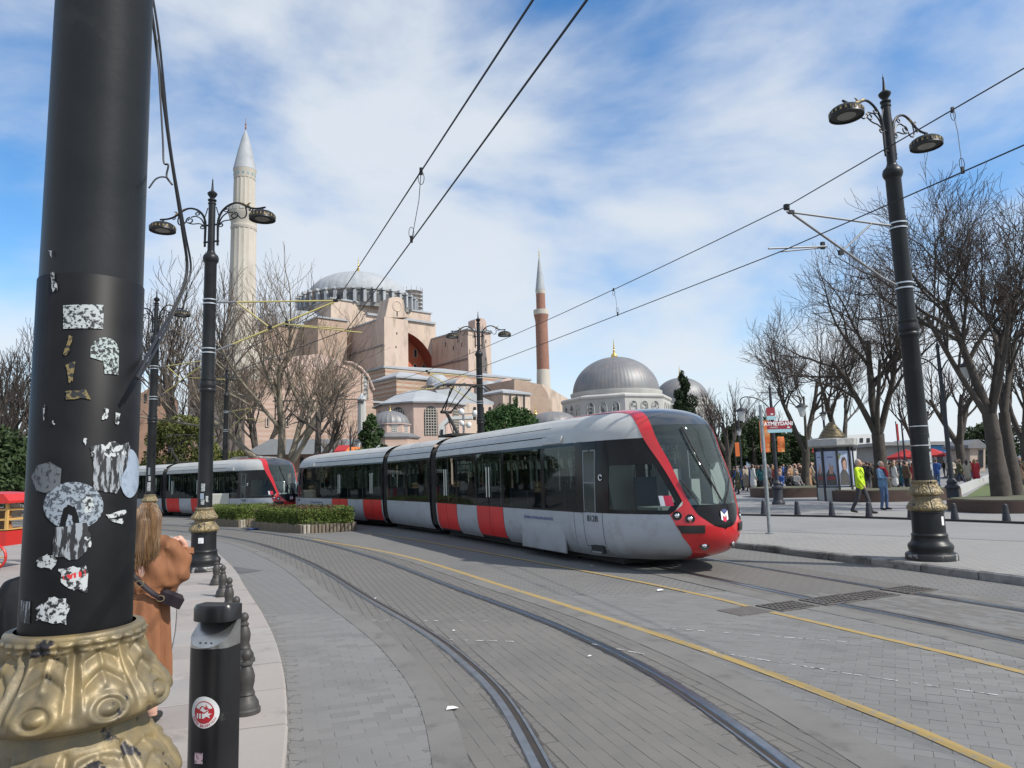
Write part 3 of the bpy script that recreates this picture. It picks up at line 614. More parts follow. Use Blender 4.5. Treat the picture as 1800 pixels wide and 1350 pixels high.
pE = gnd(225, 893, ZS); lampE = place_lamp((-26.5, 42.5, ZS), R_(-60), 'farthest twin lamp post at the left among the trees', True, R_(-50), L=2.2)

# stickers on the foreground post (thin curved patches)
def sticker_mat(name, c, under=(0.02, 0.02, 0.022), wear=0.5, scale=40, c2=None, stretch=None):
    return mat(name, c, 0.55, col2=under, scale=scale, detail=9, lo=wear, hi=wear+0.05, stretch=stretch, third=((c2, scale*0.6, 0.55, 0.6) if c2 else None))
m_stw = sticker_mat('scratched_white_sticker', (0.42, 0.45, 0.45), wear=0.50, scale=105)
m_stg = sticker_mat('mottled_white_sticker', (0.38, 0.44, 0.42), wear=0.47, scale=110)
m_stb = sticker_mat('faded_blue_grey_sticker', (0.26, 0.30, 0.34), (0.05, 0.06, 0.075), 0.49, 95)
m_std = sticker_mat('dirty_grey_sticker', (0.115, 0.125, 0.135), (0.03, 0.033, 0.036), 0.52, 70)
m_stp = sticker_mat('pale_blue_sticker', (0.30, 0.36, 0.44), (0.24, 0.29, 0.36), 0.5, 30)
m_torn = sticker_mat('torn_paper', (0.47, 0.49, 0.49), wear=0.50, scale=62)
m_tornv = sticker_mat('torn_paper_streaks', (0.28, 0.30, 0.32), wear=0.45, scale=75, stretch=(1, 1, 0.2))
m_red = sticker_mat('red_sticker_print', (0.55, 0.03, 0.03), (0.7, 0.7, 0.7), 0.62, 30)
m_brn = sticker_mat('glue_residue', (0.20, 0.15, 0.06), wear=0.47, scale=60)
def post_patch(name, poly, m, parent=near_lamp, base=pN, r=0.1500, sub=0.012, rot=None, lift=0.0):
    """poly: list of (px,py) outline on the picture of the post; cast onto the cylinder"""
    rr_ = r+lift
    def cast(px, py):
        d = ray(px, py); ox, oy = -base.x, -base.y
        a = d[0]**2+d[1]**2; b = 2*(ox*d[0]+oy*d[1]); c = ox*ox+oy*oy-rr_*rr_
        D = b*b-4*a*c
        t = (-b-math.sqrt(D))/(2*a) if D > 0 else -b/(2*a)
        x, y, z = ox+d[0]*t, oy+d[1]*t, EYE+d[2]*t
        return math.atan2(y, x), z-base.z
    P = [cast(*p) for p in poly]
    bm_ = bmesh.new(); vs = [bm_.verts.new((a, z, 0)) for a, z in P]
    f = bm_.faces.new(vs); bmesh.ops.triangulate(bm_, faces=[f])
    for _ in range(4):
        es = [e for e in bm_.edges if abs(e.verts[0].co.x-e.verts[1].co.x) > 0.12]
        if not es: break
        bmesh.ops.subdivide_edges(bm_, edges=es, cuts=1, use_grid_fill=False); bmesh.ops.triangulate(bm_, faces=bm_.faces[:])
    for v in bm_.verts:
        a, z = v.co.x, v.co.y
        v.co = (rr_*math.cos(a), rr_*math.sin(a), z)
    me = bpy.data.meshes.new(name); bm_.to_mesh(me); bm_.free(); me.materials.append(m)
    Mi = Matrix.Rotation(-parent.rotation_euler[2], 4, 'Z'); me.transform(Mi)
    return obj(name, me, parent)
def ell(cx, cy, rx, ry, a0=0, a1=360, n=28): return [(cx+rx*math.cos(R_(a0+(a1-a0)*i/n)), cy+ry*math.sin(R_(a0+(a1-a0)*i/n))) for i in range(n+(0 if abs(a1-a0) >= 360 else 1))]
def ragged(poly, amp, seed):
    rr_ = random.Random(seed); out_ = []
    for i in range(len(poly)):
        a, b = poly[i], poly[(i+1) % len(poly)]
        for k in range(4):
            t = k/4; out_.append((a[0]+(b[0]-a[0])*t+rr_.uniform(-amp, amp), a[1]+(b[1]-a[1])*t+rr_.uniform(-amp, amp)))
    return out_
ST = [('sticker', [(111, 537), (183, 536), (181, 578), (111, 578)], m_stw), ('sticker', [(159, 628)]+ell(184, 617, 25, 24, 170, 360)+[(208, 659), (184, 657), (182, 635)], m_stg),
      ('sticker', ell(129, 889, 53, 42), m_stb), ('sticker_print', ragged([(104, 928), (112, 894), (120, 888), (132, 890), (142, 926), (131, 928), (126, 905), (120, 904), (114, 930)], 1.5, 31), m_ironm), ('sticker_print', ragged([(146, 880), (156, 868), (166, 884), (160, 905), (150, 902)], 2, 32), m_stw), ('sticker', ell(228, 832, 18, 43), m_stp), ('sticker', [(55, 838), (66, 818), (88, 812), (108, 824), (106, 850), (86, 868), (64, 862)], m_std),
      ('torn_sticker', ragged([(160, 783), (228, 780), (226, 808), (206, 868), (166, 862)], 3, 1), m_tornv), ('torn_sticker', ragged([(176, 786), (196, 776), (216, 782), (224, 800), (196, 806), (186, 800)], 3, 2), m_torn),
      ('torn_sticker', ragged([(104, 1000), (152, 995), (153, 1040), (120, 1036), (108, 1022)], 3, 3), m_torn), ('sticker_print', [(110, 1012), (150, 1002), (151, 1012), (112, 1020)], m_red),
      ('torn_sticker', ragged([(64, 1072), (84, 1052), (112, 1050), (122, 1066), (114, 1096), (84, 1094), (66, 1090)], 3, 4), m_torn), ('sticker', [(37, 1055), (53, 1057), (52, 1097), (36, 1093)], m_tornv),
      ('torn_sticker', ragged([(96, 925), (150, 918), (160, 960), (136, 985), (92, 975)], 3, 5), m_tornv), ('torn_sticker', ragged([(62, 985), (84, 972), (100, 982), (92, 1000), (70, 998)], 3, 6), m_torn),
      ('glue_residue', ragged([(115, 690), (152, 684), (160, 700), (118, 704)], 3, 7), m_brn), ('glue_residue', ragged([(116, 640), (132, 636), (130, 668), (122, 672)], 2, 8), m_brn), ('glue_residue', ragged([(112, 622), (122, 590), (128, 592), (118, 624)], 2, 18), m_brn),
      ('paper_scrap', ragged([(186, 905), (222, 896), (224, 902), (192, 912)], 2, 9), m_torn), ('paper_scrap', ragged([(194, 914), (216, 912), (214, 922)], 2, 10), m_torn),
      ('paper_scrap', ragged([(88, 478), (96, 478), (100, 508), (94, 514)], 2, 11), m_torn), ('paper_scrap', ragged([(84, 440), (90, 440), (92, 452)], 1.5, 12), m_torn), ('paper_scrap', ragged([(204, 724), (211, 728), (208, 748), (202, 744)], 1.5, 13), m_torn),
      ('paper_scrap', ragged([(184, 716), (192, 720), (188, 736), (180, 738)], 1.5, 14), m_torn), ('paper_scrap', ragged([(146, 772), (153, 770), (150, 788)], 1.5, 15), m_torn), ('paper_scrap', ragged([(160, 796), (168, 790), (164, 808)], 1.5, 16), m_torn),
      ('paper_scrap', ragged([(148, 938), (158, 934), (160, 960), (150, 962)], 2, 17), m_torn), ('paper_scrap', ragged([(74, 716), (80, 712), (78, 742)], 1.5, 19), m_torn), ('paper_scrap', ragged([(92, 738), (97, 746), (90, 744)], 1.5, 20), m_torn)]
for i, (n_, p_, m_) in enumerate(ST): post_patch(n_, p_, m_, lift=0.0004*i/10+0.0003)
# the lower, freshly painted zone of the foreground post reads as a darker wrap
mb = MB(); mb.lathe([(0.1462, 1.27), (0.1482, 1.272), (0.1478, 2.33), (0.1462, 2.332)], 40); mb.build('paint_wrap', m_ironm, near_lamp, 40)
# stickers low on the second post and the right post
def ring_patch(parent, r, z0, z1, a0, a1, m, name='sticker', n=8):
    mb_ = MB(); vs = []
    for i in range(n+1):
        a = a0+(a1-a0)*i/n
        vs += [(r*math.cos(a), r*math.sin(a), z0), (r*math.cos(a), r*math.sin(a), z1)]
    mb_.add(vs, [(2*i, 2*i+2, 2*i+3, 2*i+1) for i in range(n)]); return mb_.build(name, m, parent)
m_white = mat('white_paper', (0.72, 0.73, 0.72), 0.7)
for L_, sg in ((lampA, [(1.35, 1.45, 262, 290, m_torn), (1.62, 1.78, 262, 292, m_stw), (1.46, 1.58, 255, 285, m_stp), (1.40, 1.52, 300, 320, m_torn), (0.57, 0.68, 268, 292, m_white)]),
               (lampR, [(1.45, 1.75, 292, 318, m_torn), (1.8, 1.98, 295, 318, m_stw), (1.35, 1.6, 300, 325, m_stb), (0.56, 0.70, 292, 306, m_white)]),
               (lampB, [(1.4, 1.7, 255, 300, m_torn), (1.75, 1.9, 270, 300, m_stw), (1.95, 2.2, 262, 290, m_stb)])):
    for (z0, z1, a0, a1, m_) in sg:
        r_ = 0.2455 if z0 < 1 else 0.1485
        ring_patch(L_, r_, z0, z1, R_(a0)-L_.rotation_euler[2], R_(a1)-L_.rotation_euler[2], m_)
for z in (2.18, 1.86):
    mb = MB(); mb.lathe([(0.1468, z-0.008), (0.1495, z-0.008), (0.1495, z+0.008), (0.1468, z+0.008)], 28); mb.build('strap', m_steel, lampR, 40)

# ------------------------------------------------------------- overhead wires
m_wire = mat('dark_wire', (0.02, 0.02, 0.022), 0.5, 0.3)
def wire_path(P, z_of, dx_of=None, i0=0, i1=None, n=1):
    Q = P[i0:i1]; N = normals(P)[i0:i1]
    return [Vector((p[0]+(nn[0]*(dx_of(p) if dx_of else 0)), p[1]+(nn[1]*(dx_of(p) if dx_of else 0)), z_of(p))) for p, nn in zip(Q, N)]
def wire_thing(name, pts, r, label, n=6):
    mb_ = MB(); mb_.tube(pts, r, n); o_ = mb_.build(name, m_wire); return tag(o_, label, 'cable')
# wires are straight between brackets, so take supports and join them
def pxat(x, y, Y): return at(x, y, Y)
cdA = R_(12); cdR = R_(196)
tipA = lampA.location+Vector((math.cos(cdA)*2.45, math.sin(cdA)*2.45, 5.85*0.9)); tipAc = lampA.location+Vector((math.cos(cdA)*2.60, math.sin(cdA)*2.60, 5.10*0.9))
tipR = lampR.location+Vector((math.cos(cdR)*2.25, math.sin(cdR)*2.25, 5.85)); tipRc = lampR.location+Vector((math.cos(cdR)*2.4, math.sin(cdR)*2.4, 5.08))
def tip(L_, cdir, ln, z): return Vector(L_.location)+Vector((math.cos(cdir)*ln, math.sin(cdir)*ln, z))
mB, cB = tip(lampB, R_(-18), 2.4, 5.85), tip(lampB, R_(-18), 2.6, 5.08)
mC, cC = tip(lampC, R_(-30), 2.3, 5.85), tip(lampC, R_(-30), 2.5, 5.08)
mD, cD = tip(lampD, R_(205), 2.3, 5.85), tip(lampD, R_(205), 2.5, 5.08)
mE, cE = tip(lampE, R_(-50), 2.2, 5.85), tip(lampE, R_(-50), 2.4, 5.08)
def sag(a, b, s, n=10): return [a+(b-a)*(i/n)-Vector((0, 0, s*4*(i/n)*(1-i/n))) for i in range(n+1)]
nearL_m = at(938, -2, 3.9); nearL_c = at(1033, -2, 3.7)
extL_m = nearL_m+(nearL_m-tipA).normalized()*14; extL_c = nearL_c+(nearL_c-tipAc).normalized()*14
wm_l = sag(extL_m, tipA, 0.0)+sag(tipA, mB, 0.25)[1:]+sag(mB, mC, 0.25)[1:]+sag(mC, mE, 0.25)[1:]+[Vector((-45, 47, 6.0))]
wc_l = sag(extL_c, tipAc, 0.0)+sag(tipAc, cB, 0.0)[1:]+sag(cB, cC, 0.0)[1:]+sag(cC, cE, 0.0)[1:]+[Vector((-45, 47, 5.2))]
wire_thing('messenger_wire', wm_l, 0.0085, 'upper overhead wire above the near curved track')
wire_thing('contact_wire', wc_l, 0.0085, 'lower overhead wire above the near curved track')
rm = at(1800, 120, 7.6); rc = at(1800, 255, 7.2)
extm = rm+(rm-tipR).normalized()*14; extc = rc+(rc-tipRc).normalized()*14
wm_r = sag(extm, tipR, 0.0)+sag(tipR, mD, 0.12)[1:]+sag(mD, Vector((-16, 43, 6.0)), 0.3)[1:]
wc_r = sag(extc, tipRc, 0.0)+sag(tipRc, cD, 0.02)[1:]+sag(cD, Vector((-16, 43, 5.2)), 0.0)[1:]
wire_thing('messenger_wire', wm_r, 0.0085, 'upper overhead wire above the track of the red nosed tram')
wire_thing('contact_wire', wc_r, 0.0085, 'lower overhead wire above the track of the red nosed tram')
def on_poly(P, px):       # point of polyline whose picture column is px
    best = None
    for a, b in zip(P[:-1], P[1:]):
        for k in range(21):
            q = a+(b-a)*(k/20); v = np.array(q)-np.array([0, 0, EYE]); d = v @ FWD
            if d < 0.5: continue
            x = 900+F*(v @ RGT)/d
            if best is None or abs(x-px) < best[0]: best = (abs(x-px), q)
    return best[1]
for (Pm_, Pc_, xm, xc, lab) in ((wm_l, wc_l, 741, 722, 'thin dropper wire hanging above the near track'), (wm_r, wc_r, 1079, 1084, 'thin dropper wire above the large grey dome'), (wm_r, wc_r, 1677, 1690, 'thin dropper wire beside the right lamp post head')):
    a, b = on_poly(Pm_, xm), on_poly(Pc_, xc)
    mb = MB(); mb.tube([a, a*0.62+b*0.38+Vector((0.02, 0, 0)), b], 0.004, 5); mb.box(a, (0.03, 0.03, 0.07)); mb.box(b+Vector((0, 0, 0.02)), (0.03, 0.03, 0.08))
    lp = [a+Vector((0.03*math.sin(t), 0, -0.07+0.07*math.cos(t))) for t in np.linspace(0, 6.28, 14)]; mb.tube(lp, 0.004, 5)
    lp = [b+Vector((0.03*math.sin(t), 0, 0.10-0.07*math.cos(t))) for t in np.linspace(0, 6.28, 14)]; mb.tube(lp, 0.004, 5)
    tag(mb.build('dropper_wire', m_wire), lab, 'cable')
# loose black cable sagging from high on the foreground post
lo_pts = [at(255, -60, 2.35), at(272, 60, 2.4), at(297, 250, 2.5), at(320, 400, 2.6), at(329, 470, 2.65), at(318, 515, 2.6), at(290, 570, 2.5), at(262, 620, 2.3), at(240, 665, 2.1)]
mb = MB(); mb.tube(catmull(lo_pts, 6), 0.0055, 7); mb.tube(catmull([p+Vector((0.006*math.sin(i*2.1), 0.02, 0)) for i, p in enumerate(lo_pts)], 6), 0.004, 6)
mb.tube(catmull([at(276, 70, 2.4), at(286, 240, 2.42), at(288, 285, 2.42), at(296, 290, 2.42), at(293, 310, 2.42), at(303, 325, 2.42)], 5), 0.0035, 5)
mb.tube(catmull([at(303, 325, 2.42), at(292, 312, 2.4), at(275, 314, 2.3), at(262, 330, 2.2)], 5), 0.003, 5)
tag(mb.build('loose_cable', m_wire), 'loose black cable looping down to the sticker covered foreground post', 'cable')
# ------------------------------------------------------------- trams
m_twhite = mat('tram_roof_white', (0.46, 0.46, 0.44), 0.42, col2=(0.41, 0.41, 0.39), scale=1.6, detail=8, third=((0.33, 0.32, 0.30), 2.5, 0.55, 0.8))
m_tgrey = mat('tram_side_grey', (0.375, 0.40, 0.435), 0.36, col2=(0.345, 0.365, 0.395), scale=1.5, detail=8, third=((0.24, 0.24, 0.235), 2.2, 0.54, 0.78))
def grime(m, z0, z1, col=(0.13, 0.115, 0.10)):
    t = m.node_tree; b = t.nodes['Principled BSDF']; src = b.inputs['Base Color'].links[0].from_socket
    tcn = t.nodes.new('ShaderNodeTexCoord'); sp_ = t.nodes.new('ShaderNodeSeparateXYZ'); t.links.new(tcn.outputs['Object'], sp_.inputs[0])
    mr = t.nodes.new('ShaderNodeMapRange'); mr.inputs['From Min'].default_value = z1; mr.inputs['From Max'].default_value = z0; t.links.new(sp_.outputs[2], mr.inputs[0])
    nz = t.nodes.new('ShaderNodeTexNoise'); nz.inputs['Scale'].default_value = 4; nz.inputs['Detail'].default_value = 9; mp_ = t.nodes.new('ShaderNodeMapping'); mp_.inputs['Scale'].default_value = (1, 1, 0.35); t.links.new(tcn.outputs['Object'], mp_.inputs[0]); t.links.new(mp_.outputs[0], nz.inputs['Vector'])
    mu = t.nodes.new('ShaderNodeMath'); mu.operation = 'MULTIPLY'; t.links.new(mr.outputs[0], mu.inputs[0]); t.links.new(nz.outputs[0], mu.inputs[1])
    mx = t.nodes.new('ShaderNodeMixRGB'); mx.inputs[2].default_value = (*col, 1); t.links.new(mu.outputs[0], mx.inputs[0]); t.links.new(src, mx.inputs[1]); t.links.new(mx.outputs[0], b.inputs['Base Color'])
grime(m_tgrey, 0.2, 0.75)
m_tred = mat('tram_red', (0.56, 0.018, 0.022), 0.28, col2=(0.50, 0.016, 0.02), scale=3, coat=0.5)
m_tdoor = mat('tram_door_red', (0.66, 0.024, 0.022), 0.4, col2=(0.56, 0.022, 0.02), scale=2)
m_tblack = mat('tram_black_band', (0.012, 0.012, 0.013), 0.12, spec=0.16, col2=(0.02, 0.02, 0.02), scale=2)
m_tdome = mat('tram_dark_dome', (0.045, 0.052, 0.062), 0.17, coat=0.6, col2=(0.038, 0.045, 0.055), scale=3)
m_trub = mat('black_rubber', (0.012, 0.012, 0.012), 0.75, col2=(0.03, 0.028, 0.025), scale=4)
m_tline = mat('panel_gap', (0.02, 0.02, 0.02), 0.8)
m_tunder = mat('underframe', (0.015, 0.014, 0.013), 0.9)
m_tglass = glass_mat('tinted_window', (0.46, 0.51, 0.49), trans=0.84)
m_wshield = glass_mat('windscreen', (0.66, 0.76, 0.76), trans=0.78, base=(0.16, 0.20, 0.20))
m_tint = mat('tram_interior', (0.50, 0.52, 0.50), 0.6)
m_seat = mat('seat_blue', (0.05, 0.09, 0.16), 0.7, col2=(0.09, 0.13, 0.2), scale=20)
m_floor = mat('tram_floor', (0.12, 0.12, 0.125), 0.7)
m_pole = mat('grab_pole', (0.70, 0.74, 0.70), 0.3, 0.6)
m_ink = mat('black_lettering', (0.02, 0.02, 0.025), 0.6)
m_navy = mat('navy_lettering', (0.06, 0.08, 0.22), 0.6)
m_chrome = mat('lamp_chrome', (0.8, 0.8, 0.8), 0.12, 1.0)
m_wsign = mat('white_sign', (0.78, 0.78, 0.78), 0.5)
m_rsign = mat('warning_red', (0.6, 0.03, 0.08), 0.5)
m_skinp = mat('skin', (0.45, 0.27, 0.19), 0.55, col2=(0.40, 0.23, 0.16), scale=8)
m_hairp = mat('dark_hair', (0.03, 0.02, 0.015), 0.6)
# nose surface: key heights c -> z, half width, tip u, corner length, power
KEY = np.array([[0.00, 0.24, 1.10, 10.15, 1.70, 1.9], [0.06, 0.40, 1.21, 10.68, 2.1, 1.95], [0.12, 0.62, 1.265, 10.90, 2.3, 2.0], [0.20, 0.88, 1.29, 10.98, 2.4, 2.0], [0.30, 1.12, 1.30, 10.94, 2.4, 2.0],
                [0.42, 1.50, 1.30, 10.84, 2.4, 2.05], [0.55, 1.92, 1.30, 10.68, 2.35, 2.1], [0.66, 2.28, 1.295, 10.50, 2.3, 2.15], [0.74, 2.56, 1.28, 10.38, 2.25, 2.2], [0.81, 2.80, 1.22, 10.28, 2.2, 2.2], [0.88, 3.02, 1.06, 10.05, 2.15, 2.2], [0.94, 3.16, 0.80, 9.60, 2.0, 2.2], [0.975, 3.22, 0.50, 9.0, 1.5, 2.1], [1.0, 3.245, 0.0, 8.2, 0.7, 2.0]])
_c = KEY[:, 0]
def keyv(c):
    i = int(np.clip(np.searchsorted(_c, c)-1, 0, len(_c)-2)); t = (c-_c[i])/(_c[i+1]-_c[i]); t = min(1, max(0, t))
    p0, p1, p2, p3 = KEY[max(i-1, 0)], KEY[i], KEY[i+1], KEY[min(i+2, len(_c)-1)]
    def h(k):
        d1 = (p2[k]-p0[k])/(p2[0]-p0[0]) if i > 0 else (p2[k]-p1[k])/(p2[0]-p1[0]); d2 = (p3[k]-p1[k])/(p3[0]-p1[0]) if i+2 < len(_c) else (p2[k]-p1[k])/(p2[0]-p1[0])
        L = p2[0]-p1[0]; return (2*t**3-3*t*t+1)*p1[k]+(t**3-2*t*t+t)*L*d1+(-2*t**3+3*t*t)*p2[k]+(t**3-t*t)*L*d2
    return [h(k) for k in range(1, 6)]
def c_of_z(z): return float(np.interp(z, KEY[:, 1], KEY[:, 0]))
def SP(t, c, sgn=1, nose=True):
    """t<0: metres along the side behind the corner start (u = ucorner + t); 0..1 round the nose to the centre line"""
    z, V, u1, cl, pw = keyv(c); V = max(V, 0.0)
    u0 = u1-cl
    if t <= 0: return Vector((u0+t, sgn*V, z))
    a = t*math.pi/2; return Vector((u0+cl*max(math.sin(a), 0)**(2/pw), sgn*V*max(math.cos(a), 0)**(2/pw), z))
def t_of_u(u, c):
    z, V, u1, cl, pw = keyv(c); u0 = u1-cl
    if u <= u0: return u-u0
    return min(1.0, math.asin(min(1, ((u-u0)/cl))**(pw/2))*2/math.pi)
def patch(mb_, lft, rgt, c0, c1, nt=8, nc=8, sgn=1, off=0.0, mat_=0, bye=None, skirt=0.012, lo=None, hi=None):
    """grid patch; lft(k)/rgt(k) give t at fraction k of the height; lo/hi may bend the lower / upper edge: f(fraction across) -> c"""
    G = []
    for i in range(nc+1):
        k = i/nc; row = []
        for j in range(nt+1):
            f = j/nt
            a = (lo(f) if lo else c0); b = (hi(f) if hi else c1); c = a+(b-a)*k
            t = lft(k, c)+(rgt(k, c)-lft(k, c))*f
            p = SP(t, c, sgn)
            e = 1e-3
            du = SP(min(t+e, 1.0), c, sgn)-SP(t-e, c, sgn); dc = SP(t, min(c+e, 1), sgn)-SP(t, max(c-e, 0), sgn)
            n_ = du.cross(dc)*sgn*-1
            if n_.length > 1e-12: n_.normalize()
            else: n_ = Vector((0, 0, 1))
            if n_.y*sgn < -0.05 and n_.x < 0: n_ = -n_
            row.append((p, n_))
        G.append(row)
    vs = [p+n_*off for r in G for p, n_ in r]; W_ = nt+1
    fs = []
    for i in range(nc):
        for j in range(nt):
            q = (i*W_+j, i*W_+j+1, (i+1)*W_+j+1, (i+1)*W_+j); fs.append(q if sgn < 0 else tuple(reversed(q)))
    if skirt and off > 0:
        bd = [(0, j) for j in range(W_)]+[(i, nt) for i in range(1, nc+1)]+[(nc, j) for j in range(nt-1, -1, -1)]+[(i, 0) for i in range(nc-1, 0, -1)]
        b0 = len(vs)
        for (i, j) in bd: p, n_ = G[i][j]; vs.append(p-n_*skirt)
        for k in range(len(bd)):
            k2 = (k+1) % len(bd); a, b = bd[k], bd[k2]
            q = (a[0]*W_+a[1], b0+k, b0+k2, b[0]*W_+b[1]); fs.append(q if sgn < 0 else tuple(reversed(q)))
    mb_.add(vs, fs, mat_)
U = lambda u: (lambda k, c: t_of_u(u, c))
T = lambda t: (lambda k, c: t)
tab = lambda xs, ys: (lambda k, c: float(np.interp(c, xs, ys)))
BL_ = tab([0.0, 0.30, 0.36, 0.49, 0.63, 0.74, 0.825, 0.90, 0.93, 0.945, 0.96, 1.0], [0.86, 0.60, 0.705, 0.665, 0.62, 0.57, 0.535, 0.505, 0.44, 0.05, -0.75, -1.0])
BR_ = tab([0.0, 0.19, 0.30, 0.36, 0.42, 0.485, 0.63, 0.74, 0.82, 0.90, 0.945, 0.975, 1.0], [1, 1, 0.785, 0.75, 0.73, 0.715, 0.695, 0.665, 0.645, 0.63, 0.60, 0.40, -0.2])
DS_ = tab([0.0, 0.035, 0.145, 0.215, 0.30], [0.87, 0.82, 0.67, 0.625, 0.60])
SH_ = tab([0.19, 0.20, 0.21, 0.235, 0.285, 0.30, 0.36], [1.0, 0.94, 0.90, 0.86, 0.80, 0.785, 0.75])
cS, cW = c_of_z(1.12), c_of_z(2.56)
def fixn(o_):
    return o_
DOORS = [(0.14, 1.72), (3.20, 4.80)]                       # door leaf pairs (u range from the rear joint)
def windows_for(kind):
    if kind == 'cab': return [(1.76, 3.16), (4.86, 6.83), (6.93, 8.30)]
    return [(0.12, 1.95), (2.05, 3.95)]
def seats(mb_, u0, u1, step=0.85):
    u = u0
    while u < u1:
        for v in (-0.95, -0.5, 0.5, 0.95):
            mb_.box((u, v, 0.86), (0.42, 0.42, 0.09), 0); mb_.box((u-0.2, v, 1.2), (0.07, 0.42, 0.65), 0)
        u += step
def make_cab(lights=True):
    """front section, u from 0 (gangway) to about 11.2 (nose tip), v lateral, z up"""
    root = empty('cab_section')
    # lower side skirts
    for sg in (1, -1):
        mb = MB()
        for a, b in ((0.03, 0.12), (1.74, 3.18), (4.82, 8.15)): mb = MB(); patch(mb, U(a), U(b), 0.0, cS, 4, 10, sg); mb.build('side_panel', m_tgrey, root, 35)
        mb = MB(); patch(mb, U(8.15), DS_, 0.0, cS, 20, 14, sg); mb.build('nose_side_panel', m_tgrey, root, 35)
        mb = MB()
        for u in (0.13, 1.73, 3.19, 4.81, 8.15, 8.50, 9.12): patch(mb, U(u-0.006), U(u+0.006), 0.02, cS, 1, 8, sg, 0.0025, skirt=0)
        patch(mb, U(8.50), U(9.12), c_of_z(0.44), c_of_z(0.455), 4, 1, sg, 0.0025, skirt=0)
        mb.build('panel_joint', m_tline, root)
        # doors
        for (a, b) in DOORS:
            for (x0, x1) in ((a, (a+b)/2-0.012), ((a+b)/2+0.012, b)):
                mb = MB(); patch(mb, U(x0), U(x1), c_of_z(0.33), cS-0.004, 3, 8, sg, 0.004); dl = mb.build('door_leaf', m_tdoor, root, 35)
                mb = MB(); patch(mb, U(x0+0.03), U(x1-0.03), cS+0.01, cW-0.012, 3, 6, sg, 0.004); mb.build('door_glass', m_tglass, dl, 35)
                hu = x1-0.07 if x0 == a else x0+0.07
                mb = MB(); mb.tube([(hu, sg*1.325, 1.35), (hu, sg*1.325, 2.15)], 0.016, 6); mb.build('door_handle', m_pole, dl, 50)
            mb = MB(); patch(mb, U(a), U(b), 0.01, c_of_z(0.325), 4, 2, sg, 0.0, ); patch(mb, U((a+b)/2-0.012), U((a+b)/2+0.012), c_of_z(0.33), cW, 1, 8, sg, 0.001, skirt=0)
            mb.build('door_sill', m_trub, root)
        # black window band: posts and rails around the panes
        mb = MB(); W_ = sorted(windows_for('cab')+DOORS)
        prev = 0.03
        for a, b in W_:
            patch(mb, U(prev), U(a+0.035), cS, cW, 2, 6, sg, 0.002); prev = b-0.035
        patch(mb, U(prev), U(8.50), cS, cW, 3, 6, sg, 0.002)
        patch(mb, U(0.03), U(8.50), cS-0.004, cS+0.012, 40, 1, sg, 0.0035); patch(mb, U(0.03), U(8.50), cW-0.016, cW+0.002, 40, 1, sg, 0.0035)
        patch(mb, U(8.48), U(8.56), cS, cW, 1, 6, sg, 0.002); patch(mb, U(8.92), U(9.30), cS, cW, 3, 6, sg, 0.002); patch(mb, U(8.54), U(8.94), c_of_z(2.36), cW, 2, 3, sg, 0.002)
        patch(mb, U(9.28), BL_, c_of_z(2.05), cW, 6, 5, sg, 0.002); patch(mb, U(9.28), BL_, cS, c_of_z(1.20), 6, 3, sg, 0.002)
        patch(mb, (lambda k, c: BL_(k, c)-0.05), BL_, c_of_z(1.19), c_of_z(2.06), 2, 5, sg, 0.002)
        mb.build('window_band', m_tblack, root, 35)
        for i, (a, b) in enumerate(windows_for('cab')):
            mb = MB(); patch(mb, U(a), U(b), cS+0.008, cW-0.012, 4, 6, sg, 0.0); mb.build('window_pane', m_tglass, root, 35)
        mb = MB(); patch(mb, U(9.28), (lambda k, c: BL_(k, c)-0.045), c_of_z(1.19), c_of_z(2.06), 8, 5, sg, 0.0); mb.build('cab_window', m_tglass, root, 35)
        mb = MB(); patch(mb, U(8.57), U(8.91), c_of_z(1.15), c_of_z(1.72), 2, 3, sg, 0.0); cdr = mb.build('cab_door_glass', m_tglass, root, 35)
        mb = MB()
        for (a, b, c_, d) in ((8.545, 8.57, 1.14, 2.38), (8.91, 8.935, 1.14, 2.38), (8.545, 8.935, 2.36, 2.385), (8.57, 8.91, 1.71, 1.73)): patch(mb, U(a), U(b), c_of_z(c_), c_of_z(d), 1, 3, sg, 0.006)
        mb.build('frame', m_alu, cdr)
        # roof cove: lower white strip, dark gap line, upper white
        mb = MB(); patch(mb, U(0.03), U(7.0), cW, c_of_z(2.735), 12, 3, sg); patch(mb, U(0.03), U(7.0), c_of_z(2.76), c_of_z(2.945), 12, 4, sg); patch(mb, U(0.03), U(7.0), c_of_z(2.96), 1.0, 12, 8, sg)
        patch(mb, U(7.0), BL_, cW, 1.0, 22, 22, sg)
        rf = mb.build('roof', m_twhite, root, 35)
        mb = MB(); patch(mb, U(0.03), U(7.0), c_of_z(2.73), c_of_z(2.765), 12, 1, sg, -0.012); patch(mb, U(0.03), U(6.95), c_of_z(2.94), c_of_z(2.965), 12, 1, sg, -0.008); mb.build('roof_groove', m_tline, rf)
        mb = MB(); patch(mb, U(6.9), U(7.75), cW+0.006, c_of_z(2.73), 6, 4, sg, 0.045, skirt=0.06); mb.build('cowl', m_twhite, rf, 35)
        # red pillar from roof to bumper
        mb = MB()
        patch(mb, BL_, BR_, cS, 1.0, 6, 40, sg, 0.008); mb.build('red_pillar', m_tred, root, 40)
        mb = MB(); patch(mb, DS_, tab([0.0, 0.19, 0.20, 0.21, 0.235, 0.285, 0.30], [1, 1, 0.95, 0.915, 0.87, 0.805, 0.79]), 0.0, cS, 18, 26, sg, 0.008); mb.build('red_bumper', m_tred, root, 40)
        # black bumper insert, lamps
        mb = MB(); patch(mb, (lambda k, c: DS_(k, c)+0.005), T(0.82), c_of_z(0.78), c_of_z(0.92), 8, 3, sg, 0.03, skirt=0.05); mb.build('bumper_insert', m_trub, root, 35)
